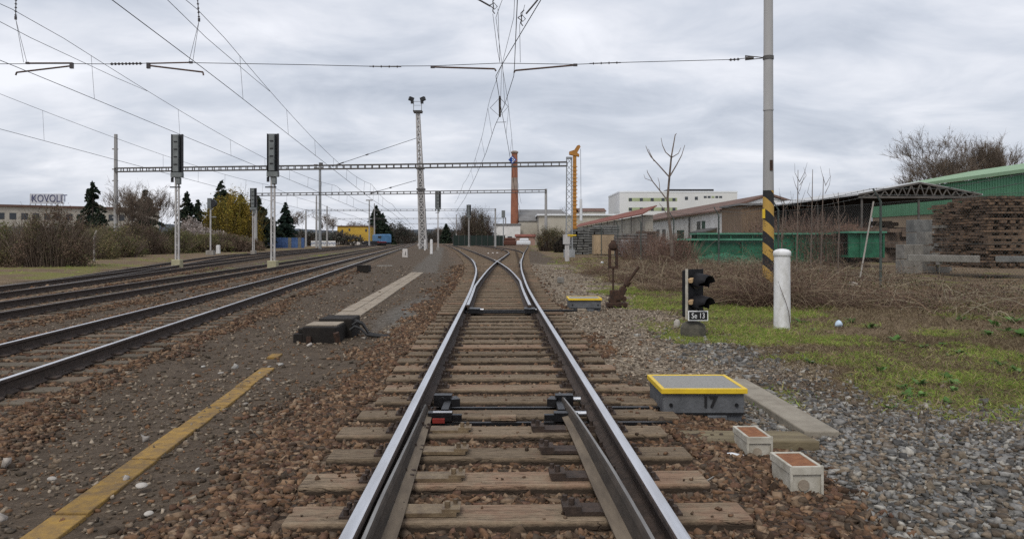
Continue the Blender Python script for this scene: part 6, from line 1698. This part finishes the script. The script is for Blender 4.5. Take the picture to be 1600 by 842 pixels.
# timber stacks at the right edge: rows of sleepers laid crosswise
def timber_stack(px0, px1, Y, ptop, label, layers, seed, z0=.3, m='timber', dep=2.4):
    t = thing('timber_stack', label, 'timber stack', (wx((px0+px1)/2, Y), Y, z0), 'timber stacks behind the fence')
    r_ = random.Random(seed); x0, x1 = wx(px0, Y), wx(px1, Y); z1 = wz(ptop, Y); hh = (z1-z0)/layers
    for k_ in range(layers):
        zc = z0+hh*(k_+.5); b = B()
        if k_ % 2:
            nb = max(2, int((x1-x0)/.42))
            for q_ in range(nb):
                b.box((x0+(x1-x0)*(q_+.5)/nb+r_.uniform(-.05, .05), Y+dep/2+r_.uniform(-.18, .1), zc), ((x1-x0)/nb*.5, dep, hh*.9), r_.uniform(-.05, .05))
        else:
            for q_ in range(5):
                b.box(((x0+x1)/2+r_.uniform(-.16, .16), Y+.15+dep*q_/5+r_.uniform(-.14, .08), zc), (x1-x0+r_.uniform(-.3, .25), .28, hh*.62), r_.uniform(-.035, .035))
        b.build('timber_layer', MT[m], t)
    return t
timber_stack(1500, 1535, 33, 317, 'narrow brown timber stack left of the biggest one', 24, 1)
timber_stack(1541, 1625, 31.5, 306, 'biggest brown timber stack at the right edge of the photo', 24, 2, dep=2.8)
timber_stack(1484, 1500, 34, 343, 'small pile of pale ended timbers beside the narrow stack', 10, 3, .35, 'palegrey', 1.4)
for i, (px0, px1, p0, p1, Yy, lab) in enumerate(((1410, 1441, 396, 358, 36, 'pale grey concrete block pile, leftmost before the timber stacks'), (1444, 1483, 392, 362, 37, 'grey concrete block pile in the middle before the timber stacks'), (1426, 1486, 372, 343, 39, 'darker concrete block pile behind the pale ones'))):
    b = B(); x0, x1 = wx(px0, Yy), wx(px1, Yy); z0, z1 = -.1, wz(p1, Yy)
    nr = max(2, int((z1-z0)/.62)); nc_ = max(2, int((x1-x0)/1.0))
    for r_ in range(nr):
        for c_ in range(nc_):
            if r_ == nr-1 and rs.random() < .4: continue
            b.box((x0+(x1-x0)*(c_+.5)/nc_+rs.uniform(-.03, .03), Yy+.3+rs.uniform(-.06, .06), z0+(z1-z0)*(r_+.5)/nr), ((x1-x0)/nc_*.95, .8, (z1-z0)/nr*.95), rs.uniform(-.04, .04))
    tag(b.build('block_pile', MT['palegrey'] if i < 2 else MT['greymat'], bevel=.015), lab, 'block pile', 'concrete block piles behind the fence')
b = B(); b.bar((wx(1418, 30), 30, .80), (wx(1530, 29), 29, .78), .5, .26); tag(b.build('concrete_beam', MT['palegrey'], bevel=.02), 'long grey concrete beam lying below the block piles', 'beam')
b = B(); b.bar((wx(1556, 29), 29, .78), (wx(1640, 28), 28, .8), .4, .22); tag(b.build('concrete_beam', MT['greymat'], bevel=.02), 'grey concrete beam below the biggest timber stack, at the right edge', 'beam')

# large bare tree behind the green warehouse
Y = 122
bare_tree('large_bare_tree', 'largest leafless tree, spreading above the green warehouse roof', wx(1476, Y), Y, 0, wz(196, Y), 7, 205, .50, (3, 3), .6, m='twig_pale', twig_r=.028, L0=.34, up=.06, width=wx(1556, Y)-wx(1400, Y), fuzz=15000, fuzz_l=1.0, fuzz_w=.014, ratio=.80)
bare_tree('large_bare_tree', 'leafless tree leaning right above the green warehouse, beside the largest one', wx(1541, Y+4), Y+4, 0, wz(203, Y), 7, 214, .50, (3, 3), .5, m='twig_pale', twig_r=.028, L0=.34, lean=(.12, 0), up=.06, width=wx(1598, Y)-wx(1482, Y), fuzz=13000, fuzz_l=1.0, fuzz_w=.014, ratio=.80)
# sapling: built from drawn limbs
Y = 36; t = thing('sapling', 'young leafless tree with few upright limbs before the white workshop', 'tree', (wx(1048, Y), Y, 0))
Pz = lambda px, py, dy=0: (wx(px, Y+dy), Y+dy, wz(py, Y+dy))
b = B(); b.tube([Pz(1050, 400), Pz(1049, 372), Pz(1045, 340), Pz(1043, 310), Pz(1046, 276), Pz(1049, 245)], [.085, .075, .062, .055, .048, .04], 8); b.build('trunk', MT['sapl'], t)
b = B()
for pts, r0, r1 in (([(1049, 245), (1052, 228), (1055, 211), (1057, 209)], .04, .014), ([(1046, 277), (1030, 259), (1017, 245), (1012, 236), (1009, 228)], .036, .012), ([(1022, 252), (1016, 240), (1013, 233)], .02, .010), ([(1047, 275), (1057, 258), (1065, 243), (1070, 227)], .034, .012), ([(1049, 246), (1040, 238), (1035, 227), (1033, 216)], .028, .012), ([(1050, 246), (1060, 240), (1064, 231)], .024, .010), ([(1042, 312), (1032, 299), (1020, 284), (1012, 270), (1011, 266)], .032, .012), ([(1031, 297), (1030, 285), (1028, 278)], .016, .009), ([(1019, 283), (1008, 279), (1006, 273)], .014, .008), ([(1045, 340), (1036, 325), (1030, 318)], .02, .010)):
    n_ = len(pts); b.tube([Pz(px, py, (i_-1)*.18) for i_, (px, py) in enumerate(pts)], [r0+(r1-r0)*i_/(n_-1) for i_ in range(n_)], 6)
b.build('crown', MT['sapl'], t)
# bare upright stems before the open shed
for i, (px, ptop, pxt, lab) in enumerate(((1246, 265, 1250, 'tall bare stem, leftmost of three before the open shed'), (1268, 264, 1273, 'tall bare stem, middle of three before the open shed'), (1284, 276, 1290, 'tall bare stem, rightmost of three before the open shed'), (1311, 300, 1313, 'shorter bare stem right of the three tall ones'), (1222, 310, 1228, 'shorter bare stem left of the three tall ones'))):
    Yy = 29+i*.4; b = B(); b.tube([(wx(px-2, Yy), Yy, 0), (wx(px, Yy), Yy, 1.8), (wx(pxt, Yy), Yy+.2, wz(ptop, Yy))], [.035, .028, .010], 6)
    r_ = random.Random(i)
    for k_ in range(7):
        u = r_.uniform(.35, .95); z = wz(ptop, Yy)*u; xx = wx(px+(pxt-px)*u, Yy); s_ = r_.choice((-1, 1))
        b.tube([(xx, Yy, z), (xx+s_*.18, Yy+r_.uniform(-.2, .2), z+.35), (xx+s_*.22, Yy+r_.uniform(-.2, .2), z+.7)], [.012, .008, .004], 4)
    tag(b.build('bare_sapling', MT['sapl']), lab, 'sapling', 'bare stems before the open shed')

# chain-link fence with barbed wire, angled arms
t = thing('chain_link_fence', 'chain link fence with barbed wire on angled posts along the scrap yard', 'fence', (11.9, 25, 0))
FP = [(14.0, 12.5), (13.0, 18.5), (12.0, 25.0), (11.1, 32), (10.5, 39), (9.9, 47), (9.4, 56), (9.1, 66), (8.95, 77)]
zt = 2.75
for i, (x, y) in enumerate(FP):
    b = B(); b.tube([(x, y, -.1), (x, y, zt), (x-.25, y, zt+.42)], [.045, .04, .03], 8); b.build('post', MT['fpost'], t)
b = B()
for z in (zt-.05, 1.4, .15):
    for (xa, ya), (xb_, yb) in zip(FP[:-1], FP[1:]): b.tube([(xa, ya, z), (xb_, yb, z)], .005, 4)
b.build('line_wire', MT['netting'], t)
b = B()
for k_, (dx, z) in enumerate(((-.25, zt+.42), (-.13, zt+.22))):
    for (xa, ya), (xb_, yb) in zip(FP[:-1], FP[1:]):
        mid = ((xa+xb_)/2+dx, (ya+yb)/2, z-.22); b.tube([(xa+dx, ya, z), mid, (xb_+dx, yb, z)], .008, 4)
        a, c_ = Vector((xa+dx, ya, z)), Vector((xb_+dx, yb, z)); m_ = Vector(mid)
        nb = int((c_-a).length/.35)
        for q_ in range(nb):
            u = (q_+.5)/nb; p = a.lerp(m_, u*2) if u < .5 else m_.lerp(c_, u*2-1)
            b.bar(p+Vector((0, -.02, -.035)), p+Vector((0, .02, .035)), .008)
b.build('barbed_wire', MT['netting'], t)
# woven mesh as real diagonal wires (flat strips), up to the fourth bay
vv, ff = [], []
def strip(p, q, w):
    n0 = len(vv); p, q = Vector(p), Vector(q); dd = (q-p).normalized(); s_ = dd.cross(Vector((1, .1, 0))).normalized()*w
    vv.extend([tuple(p-s_), tuple(p+s_), tuple(q+s_), tuple(q-s_)]); ff.append((n0, n0+1, n0+2, n0+3))
for (xa, ya), (xb_, yb) in zip(FP[:-1], FP[1:]):
    L_ = math.hypot(xb_-xa, yb-ya); st = .11 if ya < 30 else .2; w_ = .0028 if ya < 30 else .005
    u = -2.6
    while u < L_:
        for sgn_ in (1, -1):
            u0, z0 = u, .15; u1, z1 = u+2.6, 2.7
            if u0 < 0: z0 += -u0*(2.55/2.6); u0 = 0
            if u1 > L_: z1 -= (u1-L_)*(2.55/2.6); u1 = L_
            if u1 <= u0: continue
            if sgn_ < 0: u0, u1 = L_-u0, L_-u1
            f_ = lambda s: (xa+(xb_-xa)*s/L_, ya+(yb-ya)*s/L_)
            strip((*f_(u0), z0), (*f_(u1), z1), w_)
        u += st
np_mesh('mesh_panel', np.array(vv), np.array(ff), MT['netting'], t)
b = B(); b.tube([(wx(1344, 24.6), 24.6, .3), (wx(1365, 25), 25, 2.75)], .027, 8)
tag(b.build('strut', MT['concrete']), 'pale slanting strut leaning against the angled fence post', 'strut')

# ------------------------------------------------------------------ scrub, grass, weeds
rr = np.random.default_rng(77)
# brambles and dry stems in front of the fence
def scrub_points(n):
    y = np.sqrt(rr.uniform(13.5**2, 42**2, n)); x = rr.uniform(4.2, 13.6, n)
    return x, y
n = 30000
y = rr.uniform(14.5, 42, n); x = rr.uniform(3.6, 14.8, n)
lo = 9.0-.16*(y-14.5)-1.2*(fbm(x, y, 3., 91)-.5)*4
dens = smooth(-.8, 1.2, x-np.maximum(lo, 4.4))*smooth(.28, .58, fbm(x, y, 2.2, 95))
dens *= np.where(y < 34, 1, .75); dens = np.maximum(dens, smooth(24, 30, y)*smooth(-.5, .8, x-(3.2+.05*y))*.7)
keep = rr.random(n) < dens
x, y = x[keep], y[keep]; n = len(x)
st = np.stack([x, y, ground_z(x, y)-.02], 1)
di = rr.normal(size=(n, 3))*np.array([1, 1, .3])+np.array([0, 0, .65])
ln = rr.uniform(.45, 1.45, n)*(.72+.85*smooth(18, 31, y))*(.6+.8*fbm(x, y, 1.8, 97))
cs = pick([(.20, .135, .10), (.135, .085, .072), (.27, .20, .145), (.36, .285, .205), (.155, .095, .085), (.13, .09, .075), (.30, .215, .165), (.40, .325, .24)], n, rr)
V1, F1, C1 = ribbons(st, di, ln, rr.uniform(.004, .0085, n)*(.8+y/50), rr, .32, cs, 5, .55)
n2_ = 3600; i2 = rr.integers(0, n, n2_)
V2, F2, C2 = ribbons(st[i2], rr.normal(size=(n2_, 3))*np.array([1, 1, .2])+np.array([0, 0, .55]), rr.uniform(1.2, 2.6, n2_), rr.uniform(.006, .011, n2_), rr, .3, pick([(.42, .34, .25), (.34, .26, .19), (.48, .41, .32), (.30, .20, .15)], n2_, rr), 6, .6)
cl_ = [(6.2, 18.6, .75, 2.1), (6.8, 18.8, .7, 2.0), (5.7, 19.2, .7, 1.5), (7.3, 18.2, 1.0, .95), (8.6, 18.0, 1.2, .85), (10.2, 17.6, 1.4, .9), (11.9, 17.0, 1.3, .8), (5.5, 19.6, .8, .75), (6.9, 21, 1.3, 1.1), (9.3, 21, 1.5, 1.05), (12, 21, 1.5, 1.0), (4.9, 24, 1.0, .9), (6.5, 25, 1.3, 1.15), (4.6, 29, 1.2, 1.1), (6.4, 30, 1.4, 1.3), (8.6, 29, 1.5, 1.3), (4.3, 35, 1.2, 1.2), (6.2, 36, 1.5, 1.4), (8.3, 36, 1.5, 1.4), (10.5, 27, 1.4, 1.2)]
parts_ = [(V1, F1.reshape(-1, 4), C1)]
for (bx, by, br, bh) in cl_:
    q_ = 430; th = rr.uniform(0, 2*np.pi, q_); r0 = np.sqrt(rr.random(q_))*br
    s0 = np.stack([bx+np.cos(th)*r0, by+np.sin(th)*r0*.7, np.full(q_, -.08)], 1)
    parts_.append(ribbons(s0, rr.normal(size=(q_, 3))*np.array([.7, .7, .2])+np.array([0, 0, .9]), bh*rr.uniform(.7, 1.6, q_)*(1-.3*(r0/br)**2), rr.uniform(.004, .008, q_)*(.7+by/45), rr, .35, pick([(.23, .145, .11), (.16, .10, .085), (.31, .225, .165), (.19, .115, .105), (.12, .08, .066), (.40, .31, .23)], q_, rr), 5, .55))
    q_ = 420; th = rr.uniform(0, 2*np.pi, q_); r0 = np.sqrt(rr.random(q_))*br
    parts_.append(leaves_np(np.stack([bx+np.cos(th)*r0, by+np.sin(th)*r0*.7, rr.random(q_)*bh*(1-.4*(r0/br)**2)], 1), rr.uniform(.014, .034, q_), rr, pick([(.13, .08, .058), (.09, .058, .045), (.17, .115, .075), (.08, .078, .04)], q_, rr)))
b0 = 0; vv_, ff_, cc_ = [], [], []
for v_1, f_1, c_1 in parts_: vv_.append(v_1); ff_.append(f_1+b0); cc_.append(c_1); b0 += len(v_1)
V1, F1, C1 = np.concatenate(vv_), np.concatenate(ff_), np.concatenate(cc_)
V1, F1, C1 = np.concatenate([V1, V2]), np.concatenate([F1.reshape(-1, 4), F2.reshape(-1, 4)+len(V1)]), np.concatenate([C1, C2])
o = np_mesh('brambles', V1, F1, MT['blades'], colors={'Col': C1*np.array([.93, .97, .90])}); tag(o, 'tangle of dry brown brambles in front of the chain link fence', 'brambles', kind='stuff')
# dead leaves and bits among them
m_ = 26000; idx = rr.integers(0, n, m_)
Pn = st[idx]+rr.normal(size=(m_, 3))*np.array([.30, .30, .15]); Pn[:, 2] = ground_z(Pn[:, 0], Pn[:, 1])+np.abs(rr.normal(size=m_))*.22+.02
V1, F1, C1 = leaves_np(Pn, rr.uniform(.015, .04, m_), rr, pick([(.14, .092, .062), (.095, .066, .05), (.19, .135, .088), (.085, .088, .042), (.115, .075, .066)], m_, rr))
o = np_mesh('dead_leaves', V1, F1, MT['leaf'], colors={'Col': C1}); tag(o, 'brown dead leaves and scrub lying among the brambles', 'leaves', kind='stuff')
# reddish brush rising behind the fence
for i, (px, Yy, rx, h, lab) in enumerate(((1205, 50, 2.2, 3.0, 'reddish brown brush left before the open shed'), (1255, 47, 2.3, 3.4, 'reddish brown brush in the middle before the open shed'), (1308, 46, 2.2, 2.9, 'reddish brown brush right before the open shed'), (1005, 60, 2.2, 2.3, 'brown brush around the foot of the grey stacks'), (1050, 38.5, 1.3, 1.9, 'dense brown brush around the sapling foot'))):
    bush('brush', lab, wx(px, Yy), Yy, -.1, rx, 1.4, h, 120+i, [(.16, .095, .072), (.12, .075, .06), (.20, .125, .09)], 620, 2600, .05, ((.22, .14, .11), (.16, .10, .085), (.28, .205, .16)), 'brush before the open shed', sw=.013, domed=.4)
# grass
def grass_blades(n, yr, xr, size, seed):
    rg = np.random.default_rng(seed)
    y = np.sqrt(rg.uniform(yr[0]**2, yr[1]**2, n)); x = rg.uniform(xr[0], xr[1], n)*np.where(True, 1, 1)
    vis = np.abs(x) < y*1.0
    x, y = x[vis], y[vis]
    g, b_, k_, s_, be, a_ = zones(x, y)
    patch = smooth(.34, .60, fbm(x, y, .7, 131))*(.35+.65*smooth(.3, .55, fbm(x, y, 2.1, 151)))
    keep = rg.random(len(x)) < g*(.06+.94*patch)
    dry = (~keep) & (rg.random(len(x)) < s_*.30*(1-b_)) & (x > 2.5)
    out = []
    for msk, pal, hs in ((keep, [(.225, .310, .060), (.290, .345, .080), (.155, .235, .050), (.38, .34, .13), (.31, .385, .085), (.34, .27, .15)], 1.0), (dry, [(.23, .18, .11), (.17, .13, .08), (.29, .235, .15), (.12, .085, .055)], 1.15)):
        xx, yy_ = x[msk], y[msk]; m2 = len(xx)
        s0 = np.stack([xx, yy_, ground_z(xx, yy_)-.005], 1)
        dd = rg.normal(size=(m2, 3))*np.array([.55, .55, .1])+np.array([0, 0, .8])
        L_ = rg.uniform(.35, 1.0, m2)*size*hs
        tone = (.75+.5*fbm(xx, yy_, .9, 141))[:, None]
        out.append(ribbons(s0, dd, L_, rg.uniform(.0022, .0048, m2)*(1+yy_/14), rg, .35, pick(pal, m2, rg)*tone, 2, .35))
    return out
Vs, Fs, Cs = [], [], []; base = 0
for args in ((250000, (5.6, 13), (2.3, 12.5), .125, 1), (130000, (13, 26), (2.0, 12), .20, 2), (26000, (26, 70), (2.4, 14), .26, 3), (42000, (30, 95), (-66, -16), .30, 4)):
    for v1, f1, c1 in grass_blades(*args):
        Vs.append(v1); Fs.append(f1+base); Cs.append(c1); base += len(v1)
o = np_mesh('grass', np.concatenate(Vs), np.concatenate(Fs), MT['blades'], colors={'Col': np.concatenate(Cs)})
tag(o, 'patchy short green and dry straw coloured grass on the verges', 'grass', kind='stuff')
# broad-leaved weeds
def weeds(spots, seed):
    rg = np.random.default_rng(seed); Vw, Fw, Cw = [], [], []; base = 0
    for x, y, s in spots:
        z = float(ground_z(np.array([x]), np.array([y]))[0])
        for k_ in range(11):
            a = rg.uniform(0, 2*np.pi); tl = rg.uniform(.3, 1.1); L_ = s*rg.uniform(.6, 1.2); w = L_*.24
            d = np.array([np.cos(a)*np.cos(tl), np.sin(a)*np.cos(tl), np.sin(tl)]); sd_ = np.array([-np.sin(a), np.cos(a), 0])
            c0_ = np.array([x, y, z]); p1 = c0_+d*L_*.5; p2 = c0_+d*L_+np.array([0, 0, -.25*L_])
            Vw += [c0_-sd_*w*.15, c0_+sd_*w*.15, p1+sd_*w, p1-sd_*w, p2+sd_*w*.3, p2-sd_*w*.3]
            Fw += [(base, base+1, base+2, base+3), (base+3, base+2, base+4, base+5)]; base += 6
            c = np.array([(.105, .20, .055), (.14, .24, .08), (.09, .165, .05)][rg.integers(0, 3)])*rg.uniform(.8, 1.2); Cw += [c]*6
    o = np_mesh('weeds', np.array(Vw), np.array(Fw), MT['leaf'], colors={'Col': np.array(Cw)})
    tag(o, 'broad leaved green weeds scattered over the right hand verge', 'weeds', kind='stuff')
sp = [(wx(px, Y_), Y_, s) for px, Y_, s in ((1555, 14, .22), (1585, 14.4, .24), (1572, 13, .18), (1597, 12.4, .22), (1545, 12.6, .16), (1400, 12.2, .16), (1360, 14, .18), (1330, 15, .2), (1500, 11, .14), (1250, 15, .2), (1130, 19, .2), (1500, 14.8, .2), (1590, 9.5, .14), (1480, 9.0, .12))]
rw = random.Random(9)
for _ in range(70):
    y = rw.uniform(6.5, 24); x = rw.uniform(2.8, min(11, y*.68))
    if float(zones(np.array([x]), np.array([y]))[0][0]) > .3: sp.append((x, y, rw.uniform(.05, .13)))
for _ in range(26): y = rw.uniform(5, 13); sp.append((main_c(y)+rw.choice((-1, 1))*rw.uniform(.55, .70), y, rw.uniform(.03, .06)))
weeds(sp, 3)
# far wooded hills on the horizon
for (xa, xb_, Yy, h, seed) in ((-900, 100, 1500, 26, 1), (-1500, -500, 1300, 60, 2), (100, 1500, 1700, 22, 3)):
    b = B(); n = 60; r_ = random.Random(seed); fr_ = []
    for i in range(n+1):
        u = i/n; fr_.append((xa+(xb_-xa)*u, h*(.35+.65*math.sin(math.pi*u)**.7)*(.85+.12*math.sin(u*17+seed)+.06*r_.random())))
    for (x0, h0), (x1, h1) in zip(fr_[:-1], fr_[1:]):
        b.quad((x0, Yy-300, -1), (x1, Yy-300, -1), (x1, Yy, h1), (x0, Yy, h0)); b.quad((x0, Yy, h0), (x1, Yy, h1), (x1, Yy+300, -1), (x0, Yy+300, -1))
    o = b.build('hills', MT['hill']); tag(o, kind='structure')

# ------------------------------------------------------------------ sky, light, camera
w = bpy.data.worlds.new('World'); scene.world = w; w.use_nodes = True
N, L = w.node_tree.nodes, w.node_tree.links
bg = N['Background']
sky = N.new('ShaderNodeTexSky'); sky.sky_type = 'NISHITA'; sky.sun_disc = False
sky.sun_elevation = R(42); sky.sun_rotation = R(200); sky.air_density = 1.2; sky.dust_density = 2.0
tc = N.new('ShaderNodeTexCoord'); sp_ = N.new('ShaderNodeSeparateXYZ'); L.new(tc.outputs['Generated'], sp_.inputs[0])
def wm(op, a, b_=None, c_=None):
    x = N.new('ShaderNodeMath'); x.operation = op
    for i, q_ in enumerate((a, b_, c_)):
        if q_ is None: continue
        if isinstance(q_, (int, float)): x.inputs[i].default_value = q_
        else: L.new(q_, x.inputs[i])
    return x.outputs[0]
zc = wm('MAXIMUM', sp_.outputs['Z'], 0.0); den = wm('ADD', zc, .24)
u_, v_ = wm('DIVIDE', sp_.outputs['X'], den), wm('DIVIDE', sp_.outputs['Y'], den)
cb_ = N.new('ShaderNodeCombineXYZ'); L.new(wm('MULTIPLY', u_, .72), cb_.inputs[0]); L.new(v_, cb_.inputs[1])
def wn(scale, det, dist=.0, off_=0.0, rough=.55):
    n = N.new('ShaderNodeTexNoise'); n.inputs['Scale'].default_value = scale; n.inputs['Detail'].default_value = det; n.inputs['Distortion'].default_value = dist; n.inputs['Roughness'].default_value = rough
    ad = N.new('ShaderNodeVectorMath'); ad.operation = 'ADD'; ad.inputs[1].default_value = (off_, off_*.7, off_*.3); L.new(cb_.outputs[0], ad.inputs[0]); L.new(ad.outputs[0], n.inputs['Vector']); return n.outputs['Fac']
cl = wm('ADD', wm('MULTIPLY', wn(1.15, 6, .3, 3.1, .52), .62), wm('MULTIPLY', wn(3.0, 6, .5, 9.7, .56), .38))
rp_ = N.new('ShaderNodeValToRGB'); e = rp_.color_ramp.elements
e[0].position, e[0].color = .38, (4.4, 4.8, 5.6, 1); e[1].position, e[1].color = .61, (8.3, 8.45, 9.0, 1)
q_ = e.new(.47); q_.color = (5.75, 6.1, 6.85, 1); q_ = e.new(.55); q_.color = (7.2, 7.4, 8.0, 1)
L.new(cl, rp_.inputs['Fac'])
mx = N.new('ShaderNodeMix'); mx.data_type = 'RGBA'; mx.inputs[0].default_value = .94
L.new(sky.outputs[0], mx.inputs[6]); L.new(rp_.outputs['Color'], mx.inputs[7]); L.new(mx.outputs[2], bg.inputs['Color'])
bg.inputs['Strength'].default_value = .107
sun = bpy.data.lights.new('sun', 'SUN'); sun.energy = 1.5; sun.angle = R(22); sun.color = (1.0, .95, .87)
so_ = bpy.data.objects.new('sun', sun); col.objects.link(so_)
el, az = R(50), R(200)     # high, from behind the camera to its left
dirv = Vector((math.sin(az)*math.cos(el), math.cos(az)*math.cos(el), math.sin(el)))
so_.rotation_euler = dirv.to_track_quat('Z', 'Y').to_euler()
sky.sun_elevation = el; sky.sun_rotation = az

cam = bpy.data.cameras.new('camera'); co = bpy.data.objects.new('camera', cam); col.objects.link(co)
co.location = (0, 0, H); co.rotation_euler = (R(90), 0, 0)
cam.sensor_width = 36; cam.sensor_fit = 'HORIZONTAL'; cam.lens = 36*F/1600
cam.shift_y = -(421-HY)/1600
cam.clip_start = .05; cam.clip_end = 6000
scene.camera = co
vs_ = scene.view_settings; vs_.view_transform = 'Standard'; vs_.look = 'None'; vs_.exposure = .12; vs_.gamma = 1; vs_.use_curve_mapping = False
scene.cycles.use_denoising = False
scene.cycles.max_bounces = 4; scene.cycles.diffuse_bounces = 3
